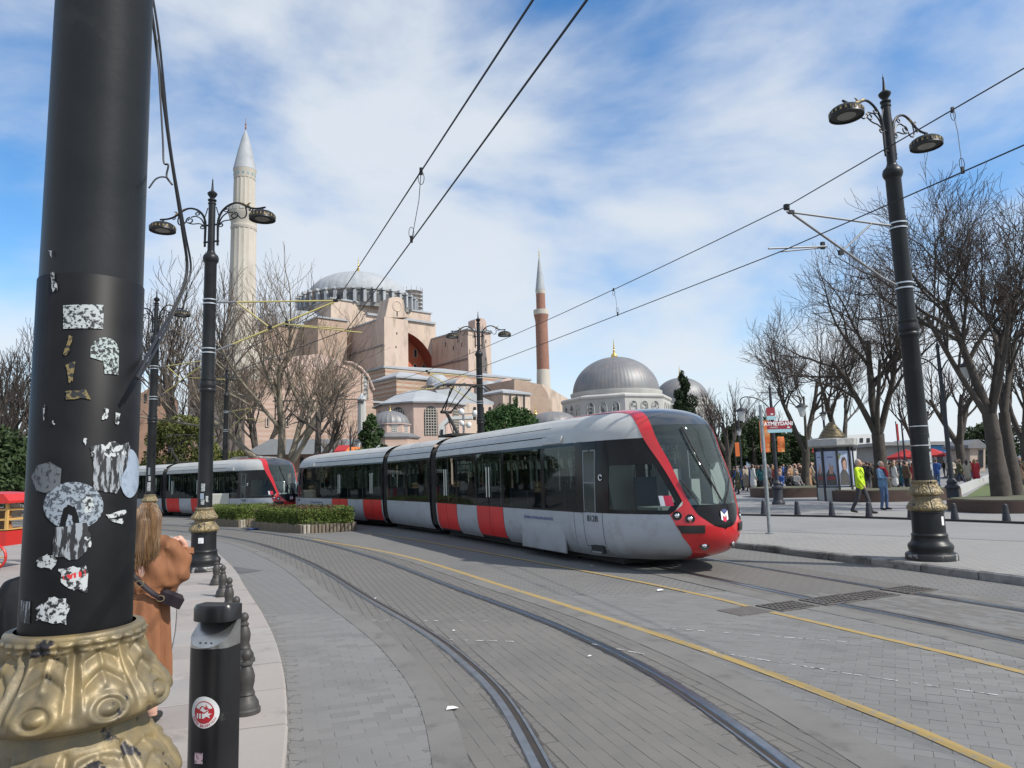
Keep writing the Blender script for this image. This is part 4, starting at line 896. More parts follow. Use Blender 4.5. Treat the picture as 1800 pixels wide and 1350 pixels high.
        for (t_, z_) in ((0.645, 1.10), (0.725, 1.045), (0.84, 0.55)):
            p = SP(t_, c_of_z(z_), sg); n_ = (SP(t_+0.01, c_of_z(z_), sg)-SP(t_-0.01, c_of_z(z_), sg)).normalized(); out_ = Vector((-n_.y, n_.x, 0)); out_ = out_ if out_.x > 0 else -out_
            Mz = out_.to_track_quat('Z', 'Y').to_matrix()
            mb = MB(); k0 = len(mb.v); mb.lathe([(0.085, 0.0), (0.08, 0.014), (0.055, 0.008), (0.0, 0.006)], 20); mb.v = [tuple(Mz @ Vector(v)+p+out_*0.008) for v in mb.v]; hl = mb.build('headlight', m_trub, root, 40)
            mb = MB(); mb.ball((0, 0, 0.004), (0.045, 0.045, 0.02), 12, 6); mb.v = [tuple(Mz @ Vector(v)+p+out_*0.012) for v in mb.v]; mb.build('reflector', m_chrome, hl, 50)
    # windscreen, dome, black shield with logo
    cT = c_of_z(1.27); mb = MB()
    for sg in (1, -1): patch(mb, (lambda k, c: BR_(k, c)-0.01), T(1.0), cT, 0.812, 12, 20, sg, 0.004)
    mb.build('windscreen', m_wshield, root, 40)
    mb = MB()
    for sg in (1, -1): patch(mb, (lambda k, c: BR_(k, c)-0.015), T(1.0), 0.81, 1.0, 14, 18, sg, 0.005)
    mb.build('dome', m_tdome, root, 40)
    mb = MB()
    for sg in (1, -1): patch(mb, SH_, T(1.0), 0.19, cT+0.006, 10, 16, sg, 0.011)
    mb.build('shield', m_tblack, root, 40)
    cz = 1.05
    tip_ = SP(1.0, c_of_z(cz)); th = R_(-4)
    Mx = frame(tip_+Vector((0.018, 0, 0.03)), (0, 1, 0), (math.sin(th), 0, math.cos(th)), (1, 0, 0))
    for ei, (nm_, m_, polys) in enumerate((('emblem_white', m_wsign, [[(-0.10, -0.08), (-0.055, -0.105), (-0.055, 0.03), (0, -0.03), (0.055, 0.03), (0.055, -0.105), (0.10, -0.08), (0.10, 0.12), (0.0, 0.03), (-0.10, 0.12)]]),
                             ('emblem_red', m_rsign, [[(-0.05, -0.108), (0.0, -0.14), (0.05, -0.108), (0.05, 0.016), (0, -0.045), (-0.05, 0.016)]]), ('emblem_blue', m_navy, [[(0, 0.045), (0.085, 0.125), (0.05, 0.145), (0, 0.155), (-0.05, 0.145), (-0.085, 0.125)]]))):
        mb = MB()
        for p_ in polys:
            bm_ = bmesh.new(); f = bm_.faces.new([bm_.verts.new((a, b, 0)) for a, b in p_]); bmesh.ops.triangulate(bm_, faces=[f]); bm_.verts.index_update()
            mb.add([Mx @ Vector((v.co.x*0.75, v.co.y*0.8, 0.004+0.003*ei)) for v in bm_.verts], [tuple(v.index for v in f2.verts) for f2 in bm_.faces]); bm_.free()
        mb.build(nm_, m_, root)
    # wipers
    mb = MB()
    for sg, t0, t1 in ((-1, 0.80, 0.72), (1, 0.97, 0.80)):
        a = SP(t0, c_of_z(1.30), sg)+Vector((0.04, 0, 0)); b = SP(t1, c_of_z(1.75), sg)+Vector((0.05, 0, 0)); mb.tube([a, (a+b)/2+Vector((0.03, 0, 0)), b], 0.012, 6)
    mb.tube([SP(0.88, c_of_z(2.75), -1)+Vector((0.05, 0, 0)), SP(0.93, c_of_z(2.0), -1)+Vector((0.05, 0, 0)), SP(1.0, c_of_z(1.35), -1)+Vector((0.05, 0, 0))], 0.016, 6)
    mb.build('wiper', m_trub, root, 50)
    # number, lettering, signs, step, bogie cover
    for sg in (1, -1):
        X = (1, 0, 0) if sg < 0 else (-1, 0, 0)
        c_n = c_of_z(1.0); pa, pb = SP(t_of_u(8.66, c_n), c_n, sg), SP(t_of_u(8.98, c_n), c_n, sg); tx = (pb-pa).normalized()*(1 if sg < 0 else -1); nx = tx.cross(Vector((0, 0, 1)))
        text_mesh('number', '812B', 0.17, m_ink, root, frame((pa+pb)/2+nx*0.012, tx, (0, 0, 1), nx), bold=0.0005)
        text_mesh('lettering', 'İSTANBUL BÜYÜKŞEHİR BELEDİYESİ', 0.082, m_navy, root, frame((6.6, sg*1.2965, 0.92), X, (0, 0, 1), (0, sg, 0)), bold=0.001)
        mb = MB(); mb.cbox((0, 0, 0), (1.95, 0.62, 0.05), 0.02); Mr = Matrix.Rotation(R_(-90*sg), 4, 'X'); mb.v = [tuple((Mr @ Vector(v))+Vector((6.75, sg*1.262, 0.52))) for v in mb.v]; mb.build('bogie_cover', m_tgrey, root)
        mb = MB(); mb.box((8.85, sg*1.20, 0.40), (0.42, 0.06, 0.16)); st = mb.build('step_recess', m_tline, root); mb = MB(); mb.box((8.85, sg*1.215, 0.34), (0.34, 0.06, 0.03)); mb.build('tread', m_alu, st)
        mb = MB(); patch(mb, T(0.585), T(0.64), c_of_z(1.28), c_of_z(1.46), 2, 2, sg, 0.010, skirt=0); patch(mb, T(0.555), T(0.585), c_of_z(1.28), c_of_z(1.46), 2, 2, sg, 0.010, mat_=1, skirt=0); mb.build('warning_sign', [m_rsign, m_wsign], root)
        mb = MB(); mb.tube([Vector((9.10+0.055*math.cos(a), sg*1.262, 1.82+0.055*math.sin(a))) for a in np.linspace(0.4, 5.6, 16)], 0.010, 5); mb.build('round_emblem', m_wsign, root)
    # inside: floor, ceiling, seats, poles, driver desk, rear bulkhead
    mb = MB(); mb.box((4.4, 0, 0.44), (8.7, 2.3, 0.06), 0); mb.box((4.4, 0, 2.66), (8.7, 2.1, 0.05), 1); mb.box((8.35, -0.6, 1.5), (0.06, 1.2, 2.1), 1); mb.box((8.35, 0.85, 1.2), (0.06, 0.75, 1.5), 1)
    mb.build('interior_lining', [m_floor, m_tint], root)
    mb = MB(); seats(mb, 5.2, 8.0); seats(mb, 2.1, 3.2); mb.box((9.0, 0, 0.95), (0.5, 0.5, 0.1)); mb.box((8.77, 0, 1.4), (0.1, 0.5, 0.8)); mb.build('seats', m_seat, root)
    mb = MB(); mb.box((9.75, 0, 1.0), (0.6, 1.4, 0.45), 0); mb.box((9.65, 0.15, 1.27), (0.3, 0.7, 0.12), 0); mb.build('driver_desk', m_tint, root)
    mb = MB()
    for u in (1.9, 3.1, 4.9, 6.3, 7.6):
        for v in (-0.55, 0.55): mb.tube([(u, v, 0.5), (u, v, 2.6)], 0.018, 6)
    for v in (-0.55, 0.55): mb.tube([(0.4, v, 2.3), (8.2, v, 2.3)], 0.018, 6)
    for u in np.arange(0.8, 8, 0.4):
        for v in (-0.55, 0.55): mb.tube([(u, v, 2.3), (u, v+0.03, 2.06)], 0.02, 5)
    mb.build('grab_poles', m_pole, root)
    mb = MB(); mb.box((4.8, 0, 0.25), (9.0, 1.9, 0.25))
    for u in (5.7, 7.2):
        for v in (-0.72, 0.72):
            k0 = len(mb.v); mb.lathe([(0, -0.05), (0.29, -0.05), (0.29, 0.05), (0, 0.05)], 20); Mw = Matrix.Rotation(R_(90), 3, 'X')
            for i in range(k0, len(mb.v)): mb.v[i] = tuple(Mw @ Vector(mb.v[i])+Vector((u, v, 0.30)))
    mb.build('underframe', m_tunder, root)
    return root
def make_mid():
    root = empty('middle_section'); L_ = 4.1
    for sg in (1, -1):
        mb = MB(); patch(mb, U(0.0), U(L_), 0.0, cS, 6, 10, sg); mb.build('side_panel', m_tgrey, root, 35)
        mb = MB(); W_ = windows_for('mid'); prev = 0
        for a, b in W_: patch(mb, U(prev), U(a+0.035), cS, cW, 2, 5, sg, 0.002); prev = b-0.035
        patch(mb, U(prev), U(L_), cS, cW, 2, 5, sg, 0.002); patch(mb, U(0), U(L_), cS-0.004, cS+0.012, 10, 1, sg, 0.0035); patch(mb, U(0), U(L_), cW-0.016, cW+0.002, 10, 1, sg, 0.0035)
        mb.build('window_band', m_tblack, root, 35)
        for a, b in W_: mb = MB(); patch(mb, U(a), U(b), cS+0.008, cW-0.012, 4, 5, sg); mb.build('window_pane', m_tglass, root, 35)
        mb = MB(); patch(mb, U(0), U(L_), cW, c_of_z(2.735), 6, 3, sg); patch(mb, U(0), U(L_), c_of_z(2.76), c_of_z(2.945), 6, 4, sg); patch(mb, U(0), U(L_), c_of_z(2.96), 1.0, 6, 8, sg); rf = mb.build('roof', m_twhite, root, 35)
        mb = MB(); patch(mb, U(0), U(L_), c_of_z(2.73), c_of_z(2.765), 6, 1, sg, -0.012); patch(mb, U(0), U(L_), c_of_z(2.94), c_of_z(2.965), 6, 1, sg, -0.008); mb.build('roof_groove', m_tline, rf)
    mb = MB(); mb.box((2.05, 0, 0.44), (4.0, 2.3, 0.06), 0); mb.box((2.05, 0, 2.66), (4.0, 2.1, 0.05), 1); mb.build('interior_lining', [m_floor, m_tint], root)
    mb = MB(); seats(mb, 0.6, 3.9); mb.build('seats', m_seat, root)
    mb = MB()
    for u in (0.3, 2.0, 3.8):
        for v in (-0.55, 0.55): mb.tube([(u, v, 0.5), (u, v, 2.6)], 0.018, 6)
    mb.build('grab_poles', m_pole, root)
    mb = MB(); mb.box((2.05, 0, 0.25), (3.9, 1.9, 0.25)); mb.build('underframe', m_tunder, root)
    # pantograph
    mb = MB(); K = (2.75, 0, 4.25); 
    mb.box((1.5, 0, 3.32), (1.1, 1.2, 0.08)); mb.tube([(1.75, 0, 3.36), K], 0.055, 8); mb.tube([(2.15, 0, 3.34), (2.70, 0, 4.18)], 0.016, 6)
    for v in (-0.32, 0.32): mb.tube([(K[0], v*0.55, K[2]), (1.35, v, 5.0)], 0.026, 6)
    mb.tube([(2.62, 0, 4.33), (1.5, 0, 4.95)], 0.013, 6); mb.tube([(K[0], -0.2, K[2]), (K[0], 0.2, K[2])], 0.055, 8)
    mb.tube([(2.72, 0.05, 4.3), (2.15, 0.1, 4.98)], 0.02, 6)
    for u in (1.22, 1.50): mb.tube(catmull([(u, -0.95, 4.88), (u, -0.75, 5.02), (u, -0.5, 5.06), (u, 0.5, 5.06), (u, 0.75, 5.02), (u, 0.95, 4.88)], 4), 0.022, 6)
    for v in (-0.45, 0.45): mb.box((1.36, v, 5.02), (0.36, 0.04, 0.05))
    mb.v = [(5.2-x, -y, z) for x, y, z in mb.v]; mb.build('pantograph', m_trub, root, 50)
    return root
def make_bellows(L_=0.62):
    mb = MB(); prof = [(1.18, 0.40), (1.24, 0.9), (1.24, 2.5), (1.16, 2.8), (0.9, 3.03), (0.5, 3.12)]
    n_ = 13; rows = []
    for i in range(n_):
        s_ = 1.0 if i % 2 == 0 else 0.955
        ring = [(-v*s_, z) for v, z in prof][::1]+[(v*s_, z) for v, z in reversed(prof)]
        rows.append([(L_*i/(n_-1), a, 0.4+(b-0.4)*(1 if s_ == 1 else 0.985)) for a, b in ring])
    w_ = len(rows[0]); mb.add([p for r in rows for p in r], [(i*w_+j, i*w_+j+1, (i+1)*w_+j+1, (i+1)*w_+j) for i in range(n_-1) for j in range(w_-1)])
    return mb.build('gangway_bellows', m_trub)
def place_on(P, s_rear, s_front, o_, parent, ):
    pass
RTf = catmull(RT, 3); accR = [0]
for i in range(1, len(RTf)): accR.append(accR[-1]+float(np.linalg.norm(RTf[i]-RTf[i-1])))
def rt(s): return on(RTf, accR, s)
def s_near(x, y): return accR[int(np.argmin([(p[0]-x)**2+(p[1]-y)**2 for p in RTf]))]
def set_between(o_, A, B, flip=False, at_=0.0):
    d = B-A; a = math.atan2(d[1], d[0]); o_.location = (A[0], A[1], 0); o_.rotation_euler = (0, 0, a)
cab0 = make_cab(); mid0 = make_mid(); bel0 = make_bellows()
def build_tram(label, J1, dirs, first):
    """J1: rear centre of the front section; dirs: headings (pointing to the front) of the three sections"""
    root = empty('tram', (J1[0], J1[1], -0.04)); root.scale = (0.96, 0.96, 0.9); tag(root, label, 'tram', 'two coupled trams')
    def put(o_, p, h): o_.parent = root; o_.location = (p[0]-J1[0], p[1]-J1[1], 0); o_.rotation_euler = (0, 0, h)
    a = cab0 if first else copy_tree(cab0); put(a, J1, dirs[0])
    p = Vector((J1[0], J1[1])); h01 = (dirs[0]+dirs[1])/2
    q = p-Vector((math.cos(h01), math.sin(h01)))*0.56; b = bel0 if first else copy_tree(bel0); put(b, q-Vector((math.cos(h01), math.sin(h01)))*0.05, h01)
    m0 = q-Vector((math.cos(dirs[1]), math.sin(dirs[1])))*4.1; m_ = mid0 if first else copy_tree(mid0); put(m_, m0, dirs[1])
    h12 = (dirs[1]+dirs[2])/2; q2 = m0-Vector((math.cos(h12), math.sin(h12)))*0.56; b2 = copy_tree(bel0); put(b2, q2-Vector((math.cos(h12), math.sin(h12)))*0.05, h12)
    c_ = copy_tree(cab0); put(c_, q2, dirs[2]+math.pi)
    return root
T1 = ((-1.18, 21.3), (R_(-64.2), R_(-61.5), R_(-54)))
tram1 = build_tram('red nosed white and grey tram with open cab door window, nearest the camera', T1[0], T1[1], True)
T2 = ((-18.35, 40.3), (R_(-41), R_(-37), R_(-32)))
tram2 = build_tram('second red nosed tram coupled behind the first, left of the hedge planters', T2[0], T2[1], False)
# ------------------------------------------------------------- the great domed church and its neighbours
ED = Vector((0.75, 0.66, 0)).normalized(); ND = Vector((-0.66, 0.75, 0)).normalized()
m_plast = mat('pink_plaster', (0.50, 0.362, 0.305), 0.9, col2=(0.455, 0.335, 0.28), scale=0.22, detail=10, bump=0.5, bscale=1.2, bdist=0.15, third=((0.34, 0.28, 0.225), 0.30, 0.50, 0.70), stretch=(1, 1, 0.45))
m_plast2 = mat('weathered_beige_plaster', (0.53, 0.425, 0.335), 0.9, col2=(0.485, 0.375, 0.31), scale=0.18, detail=10, bump=0.5, bscale=1.2, bdist=0.15, third=((0.29, 0.235, 0.185), 0.40, 0.50, 0.70), stretch=(1.4, 1.4, 0.35))
m_brown = mat('old_brick_brown', (0.36, 0.255, 0.195), 0.95, col2=(0.42, 0.32, 0.245), scale=0.35, detail=9, bump=0.4, bscale=3, bdist=0.1, third=((0.27, 0.20, 0.155), 0.3, 0.55, 0.72))
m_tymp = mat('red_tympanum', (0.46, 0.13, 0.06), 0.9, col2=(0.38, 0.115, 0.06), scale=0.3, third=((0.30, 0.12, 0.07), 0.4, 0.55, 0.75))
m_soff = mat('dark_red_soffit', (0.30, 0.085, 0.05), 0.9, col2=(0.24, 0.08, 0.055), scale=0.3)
m_lead = mat('lead_sheet', (0.36, 0.375, 0.39), 0.72, 0.05, col2=(0.30, 0.315, 0.33), scale=0.5, detail=8, third=((0.27, 0.28, 0.29), 0.8, 0.55, 0.75))
m_leadd = mat('dull_lead', (0.20, 0.20, 0.205), 0.52, 0.25, col2=(0.165, 0.165, 0.17), scale=0.4, detail=8, third=((0.26, 0.225, 0.20), 0.6, 0.5, 0.75))
m_stone = mat('pale_limestone', (0.50, 0.46, 0.39), 0.9, col2=(0.43, 0.39, 0.33), scale=0.35, detail=9, stretch=(1, 1, 0.3), third=((0.35, 0.31, 0.26), 0.5, 0.55, 0.72), bump=0.3, bscale=3, bdist=0.05)
m_marble = mat('grey_marble', (0.45, 0.44, 0.41), 0.8, col2=(0.38, 0.37, 0.345), scale=0.5, detail=8, third=((0.36, 0.34, 0.31), 0.8, 0.55, 0.75), stretch=(1, 1, 0.4))
m_brick = mat('red_minaret_brick', (0.285, 0.145, 0.10), 0.9, col2=(0.24, 0.12, 0.085), scale=1.2, detail=7, bump=0.3, bscale=6, bdist=0.03)
m_dwin = mat('drum_window_glass', (0.075, 0.078, 0.08), 0.5)
m_winD = mat('dark_opening', (0.02, 0.02, 0.022), 0.4)
m_gilt = mat('gilded_finial', (0.72, 0.50, 0.14), 0.28, 0.9)
m_drum = mat('drum_plaster', (0.30, 0.29, 0.275), 0.9, col2=(0.15, 0.15, 0.145), scale=0.4)
m_scaf = mat('scaffold', (0.42, 0.38, 0.34), 0.7, col2=(0.34, 0.30, 0.27), scale=1)
m_latt = mat('window_lattice', (0.40, 0.40, 0.37), 0.8, col2=(0.10, 0.10, 0.10), scale=1.8, detail=2, lo=0.45, hi=0.55)
def stripes(name, c1, c2, period, third=None):
    m = mat(name, c1, 0.9, bump=0.3, bscale=3, bdist=0.05); t = m.node_tree; b = t.nodes['Principled BSDF']
    tcn = t.nodes.new('ShaderNodeTexCoord'); wv = t.nodes.new('ShaderNodeTexWave'); wv.wave_type = 'BANDS'; wv.bands_direction = 'Z'; wv.inputs['Scale'].default_value = 1/period; wv.inputs['Distortion'].default_value = 1.2; wv.inputs['Detail'].default_value = 4; wv.inputs['Detail Scale'].default_value = 0.6
    t.links.new(tcn.outputs['Object'], wv.inputs[0]); r = t.nodes.new('ShaderNodeValToRGB'); r.color_ramp.elements[0].position = 0.35; r.color_ramp.elements[1].position = 0.65
    r.color_ramp.elements[0].color = (*c1, 1); r.color_ramp.elements[1].color = (*c2, 1); t.links.new(wv.outputs[0], r.inputs[0])
    n = t.nodes.new('ShaderNodeTexNoise'); n.inputs['Scale'].default_value = 0.5; n.inputs['Detail'].default_value = 8; t.links.new(tcn.outputs['Object'], n.inputs['Vector'])
    mr = t.nodes.new('ShaderNodeMapRange'); mr.inputs['From Min'].default_value = 0.45; mr.inputs['From Max'].default_value = 0.7; t.links.new(n.outputs[0], mr.inputs[0])
    mx = t.nodes.new('ShaderNodeMixRGB'); mx.inputs[2].default_value = (0.36, 0.27, 0.20, 1); t.links.new(mr.outputs[0], mx.inputs[0]); t.links.new(r.outputs[0], mx.inputs[1]); t.links.new(mx.outputs[0], b.inputs['Base Color'])
    return m
m_stripe = stripes('brick_and_stone_courses', (0.44, 0.37, 0.29), (0.36, 0.20, 0.135), 3.2)
m_pinkbr = stripes('pink_brick_courses', (0.47, 0.35, 0.285), (0.42, 0.285, 0.225), 2.6)

def pt(px, Y): return at(px, 800, Y)
def onpl(px, py, P0, d):
    """picture point on the vertical plane through P0 containing direction d"""
    nrm = Vector((-d.y, d.x, 0)); r = Vector(ray(px, py)); o_ = Vector((0, 0, EYE))
    t = (Vector(P0)-o_).dot(nrm)/r.dot(nrm); return o_+r*t
def wprism(name, poly, P0, d, ext, m, parent, top=None, toplist=None):
    """wall outline drawn in a vertical plane, given a real depth ext; top faces may be lead"""
    P = [onpl(x, y, P0, d) for x, y in poly]; n = len(P); e = Vector(ext)
    bm_ = bmesh.new(); A = [bm_.verts.new(p) for p in P]; B = [bm_.verts.new(p+e) for p in P]
    bm_.faces.new(A); bm_.faces.new(list(reversed(B)))
    for i in range(n):
        j = (i+1) % n; f = bm_.faces.new((A[j], A[i], B[i], B[j]))
    bmesh.ops.recalc_face_normals(bm_, faces=bm_.faces); bmesh.ops.triangulate(bm_, faces=[f for f in bm_.faces if len(f.verts) > 4])
    for f in bm_.faces:
        if top is not None and f.normal.z > 0.25: f.material_index = 1
    me = bpy.data.meshes.new(name); bm_.to_mesh(me); bm_.free(); me.materials.append(m)
    if top is not None: me.materials.append(top)
    return obj(name, me, parent)
def wblock(name, pxc, Yc, pe, pn, ytop, ybot, m, parent, top=None, roof=0.0, cap=0.0):
    """block with its near corner in column pxc at depth Yc; its south face runs to column pe, its west face to column pn"""
    C0 = at(pxc, ybot, Yc); zt = at(pxc, ytop, Yc).z; zb = C0.z
    Pe = onpl(pe, 800, C0, ED); Pn = onpl(pn, 800, C0, ND)
    te = (Vector((Pe.x, Pe.y, 0))-Vector((C0.x, C0.y, 0))).length; tn = (Vector((Pn.x, Pn.y, 0))-Vector((C0.x, C0.y, 0))).length
    base = Vector((C0.x, C0.y, 0)); q = [base, base+ED*te, base+ED*te+ND*tn, base+ND*tn]
    mb_ = MB(); mb_.prism([(p.x, p.y) for p in q], zb, zt, 0); o_ = mb_.build(name, m, parent)
    if top is not None:
        mb_ = MB(); c = (q[0]+q[2])/2; ov = [p+(p-c).normalized()*0.5 for p in q]
        mb_.prism([(p.x, p.y) for p in ov], zt+0.002, zt+0.35, 0)
        if roof:
            k = 0.35; inn = [c+(p-c)*k for p in ov]
            b0 = len(mb_.v); mb_.add([(p.x, p.y, zt+0.351) for p in ov]+[(p.x, p.y, zt+roof) for p in inn], [(i, (i+1) % 4, 4+(i+1) % 4, 4+i) for i in range(4)]+[(4, 5, 6, 7)])
        mb_.build('lead_roof', top, o_)
    return o_, q, zb, zt
def arch_poly(cx, w_, y0, y1, n=10):
    """arched opening outline in picture columns: width w_, foot y0, crown y1"""
    r = w_/2; ys = y1+r*0.95
    return [(cx-r, y0)]+[(cx-r*math.cos(math.pi*i/n), ys-(ys-y1)*math.sin(math.pi*i/n)) for i in range(n+1)]+[(cx+r, y0)]
def opening(parent, poly, P0, d, m=None, name='window', prd=0.06, frame_=None):
    out_ = Vector((d.y, -d.x, 0)); out_ = out_ if out_.y < 0 else -out_
    P = [onpl(x, y, P0, d)+out_*prd for x, y in poly]
    bm_ = bmesh.new(); f = bm_.faces.new([bm_.verts.new(p) for p in P]); bmesh.ops.triangulate(bm_, faces=[f])
    me = bpy.data.meshes.new(name); bm_.to_mesh(me); bm_.free(); me.materials.append(m or m_winD); o_ = obj(name, me, parent)
    if frame_:
        mb_ = MB(); mb_.tube([p for p in P]+[P[0]], frame_, 4); mb_.build('surround', m_plast2, o_)
    return o_
def dome_prof(r, h, n=16, k=1.0): return [(r*math.cos(math.pi/2*i/n), h*math.sin(math.pi/2*i/n)**k) for i in range(n)]+[(0.001, h)]
def ribbed_dome(name, c, r, h, ribs, m, parent, n=14, amp=0.05):
    mb_ = MB(); per = 4; N = ribs*per
    mb_.lathe([(0, -0.3)]+[(r*1.0, -0.3)]+dome_prof(r, h, n), N, 0, c, rel=lambda a, z, i: (amp if (int(round(a/(2*math.pi)*N)) % per == 0) else 0.0)*(1 if 2 <= i <= n else 0))
    return mb_.build(name, m, parent, 25)
def finial(c, h, parent, s=1.0):
    k = h; mb_ = MB(); mb_.lathe([(0.13*k, 0), (0.16*k, 0.06*k), (0.15*k, 0.14*k), (0.07*k, 0.24*k), (0.035*k, 0.30*k), (0.055*k, 0.35*k), (0.055*k, 0.38*k), (0.02*k, 0.43*k), (0.045*k, 0.49*k), (0.045*k, 0.52*k), (0.016*k, 0.57*k), (0.035*k, 0.62*k), (0.035*k, 0.64*k), (0.012*k, 0.69*k), (0.026*k, 0.74*k), (0.01*k, 0.79*k), (0.018*k, 0.84*k), (0.004*k, 0.9*k), (0, k)], 14, 0, c); return mb_.build('finial', m_gilt, parent, 50)

Yc = 170.0; CH = empty('domed_church', pt(677, Yc)); CH.location.z = 0
tag(CH, 'huge pink and beige domed church with tall buttresses behind the trams', 'church')
def chp(o_):
    return o_
W0 = CH.location.copy()
def K(o_):       # parent keeping world coordinates
    o_.matrix_parent_inverse = Matrix.Translation(-W0); return o_
class _P: pass
def par(o_): o_.parent = CH; return K(o_)
C0 = Vector((W0.x, W0.y, 0))
def zc(px, py, Y): return at(px, py, Y).z
def cblock(name, e0, e1, n0, n1, z0, z1, m, top=None, roof=0, ovh=0.5):
    q = [C0+ED*e0+ND*n0, C0+ED*e1+ND*n0, C0+ED*e1+ND*n1, C0+ED*e0+ND*n1]
    mb_ = MB(); mb_.prism([(p.x, p.y) for p in q], z0, z1); o_ = par(mb_.build(name, m))
    if top is not None:
        c = (q[0]+q[2])/2; ov = [p+(p-c).normalized()*ovh for p in q]
        mb_ = MB(); mb_.prism([(p.x, p.y) for p in ov], z1+0.003, z1+0.4)
        if roof: mb_.add([(p.x, p.y, z1+0.4) for p in ov]+[(c.x, c.y, z1+roof)], [(i, (i+1) % 4, 4) for i in range(4)])
        l_ = mb_.build('lead_roof', top, o_)
    return o_
zA = zc(677, 557, 170); zB0 = zc(677, 720, 170)
# west buttress: long low body, tall front tower with scroll gable
cblock('buttress', 0, 6.8, 4.3, 19.1, 0, zc(662, 560, 173)-0.6, m_plast, m_lead)
b1 = cblock('buttress_tower', 0, 6.8, 0, 4.3, 0, zA+0.02, m_plast2)
tw = wprism('scroll_gable', [(677, 558), (684, 524), (690, 522.5), (697, 521.5), (704, 523), (709, 528), (711, 536), (711, 546), (715, 552), (719, 558)], C0, ED, ND*4.3, m_plast2, None, m_lead); par(tw)
mb = MB(); rc_ = onpl(698, 538, C0, ED); ot = -ND
mb.lathe([(1.05, 0), (1.25, 0.12), (1.45, 0.0)], 24); Mq = ot.to_track_quat('Z', 'Y').to_matrix(); mb.v = [tuple(Mq @ Vector(v)+rc_+ot*0.02) for v in mb.v]; par(mb.build('roundel', m_plast2, None, 40))
for (x, y0, y1) in ((698, 556, 547), (697.5, 588, 584), (696, 612, 608)): par(opening(None, [(x-0.9, y0), (x-0.9, y1), (x+0.9, y1), (x+0.9, y0)], C0, ED))
# core block with cornice, drum and dome
zcore = zc(608, 541, 190)+1.2
cblock('core', -3, 29, 21.9, 53, 0, zcore, m_plast2, m_lead)
mb = MB(); 
dc = C0+ED*13+ND*36; zs = zc(628, 528, 205.5); ztop = zc(628, 482, 205.5); RD = 14.6; RDm = 16.6
zdr = zcore+0.3
mb.lathe([(RDm, zdr-1), (RDm, zs-0.9), (RDm+0.35, zs-0.9), (RDm+0.35, zs-0.5), (RDm-0.6, zs-0.2), (RD, zs)], 80, 0, (dc.x, dc.y, 0)); dr = par(mb.build('drum', m_drum, None, 30))
for k in range(40):
    a = 2*math.pi*(k+0.5)/40; M_ = Matrix.Rotation(a, 3, 'Z'); rv = M_ @ Vector((1, 0, 0))
    if rv.y > 0.55: continue
    pw = Vector((dc.x, dc.y, 0))+rv*(RDm+0.05)
    hh = zs-1.0-zdr
    mb = MB(); mb.box(pw+Vector((0, 0, zdr+hh*0.42)), (0.14, 1.15, hh*0.72), 0, M_); o_ = par(mb.build('drum_window', m_dwin))
    a2 = 2*math.pi*k/40; M2 = Matrix.Rotation(a2, 3, 'Z'); pw = Vector((dc.x, dc.y, 0))+M2 @ Vector((RDm+0.4, 0, 0))
    mb = MB(); mb.box(pw+Vector((0, 0, zdr+hh*0.46)), (1.1, 0.75, hh*0.98), 0, M2); mb.box(pw+Vector((-0.3, 0, zs-0.55)), (1.9, 0.95, 0.7), 0, M2, 0.85); par(mb.build('drum_buttress', m_lead))
dm = ribbed_dome('dome', (dc.x, dc.y, zs-0.1), RD, ztop-zs, 40, m_lead, None, 18, 0.10); par(dm)
par(finial((dc.x, dc.y, ztop-0.25), zc(628, 449, 205.5)-ztop, None))
# south wall with the great arch
AE, AN, AR = 15.0, 17.0, 12.2; zsp = zc(766, 655, 195)-0.8; zw = zc(735, 560, 192)
def el(e, n, z): v = C0+ED*e+ND*n; return Vector((v.x, v.y, z))
mb = MB(); arc = [(AE+AR*math.cos(math.pi*i/24), zsp+AR*1.03*math.sin(math.pi*i/24)) for i in range(25)]
outer = [(27, 0), (27, zw)]+[(5, zw), (5, 0)]
vsF = []
prof_ = [(AE+AR, 0)]+arc+[(AE-AR, 0)]
k = len(prof_)
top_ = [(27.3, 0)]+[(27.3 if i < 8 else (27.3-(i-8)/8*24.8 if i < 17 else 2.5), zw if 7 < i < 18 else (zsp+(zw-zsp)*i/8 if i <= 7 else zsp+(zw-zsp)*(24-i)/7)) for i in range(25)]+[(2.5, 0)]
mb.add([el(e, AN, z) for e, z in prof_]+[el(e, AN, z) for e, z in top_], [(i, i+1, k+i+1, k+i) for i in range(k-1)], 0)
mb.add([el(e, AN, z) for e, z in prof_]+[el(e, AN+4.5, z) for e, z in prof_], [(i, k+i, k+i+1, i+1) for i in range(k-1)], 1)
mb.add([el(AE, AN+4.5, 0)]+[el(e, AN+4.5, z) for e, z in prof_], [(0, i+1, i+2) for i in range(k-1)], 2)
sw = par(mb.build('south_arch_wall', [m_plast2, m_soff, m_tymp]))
mb = MB(); mb.prism([(el(e, n_, 0).x, el(e, n_, 0).y) for e, n_ in ((4.8, AN-0.6), (27, AN-0.6), (27, AN+2), (4.8, AN+2))], zw, zw+0.6); par(mb.build('cornice', m_lead))
for i, (x, y0, y1, w_) in enumerate(((729.5, 653, 640, 6.0), (744.5, 654, 641, 6.0), (757, 655, 643, 5.0), (730, 628, 614, 5.5))):
    P0_ = el(AE, AN+4.45, 0); par(opening(None, arch_poly(x, w_, y0, y1), P0_, ED, None, 'window', 0.03, 0.12))
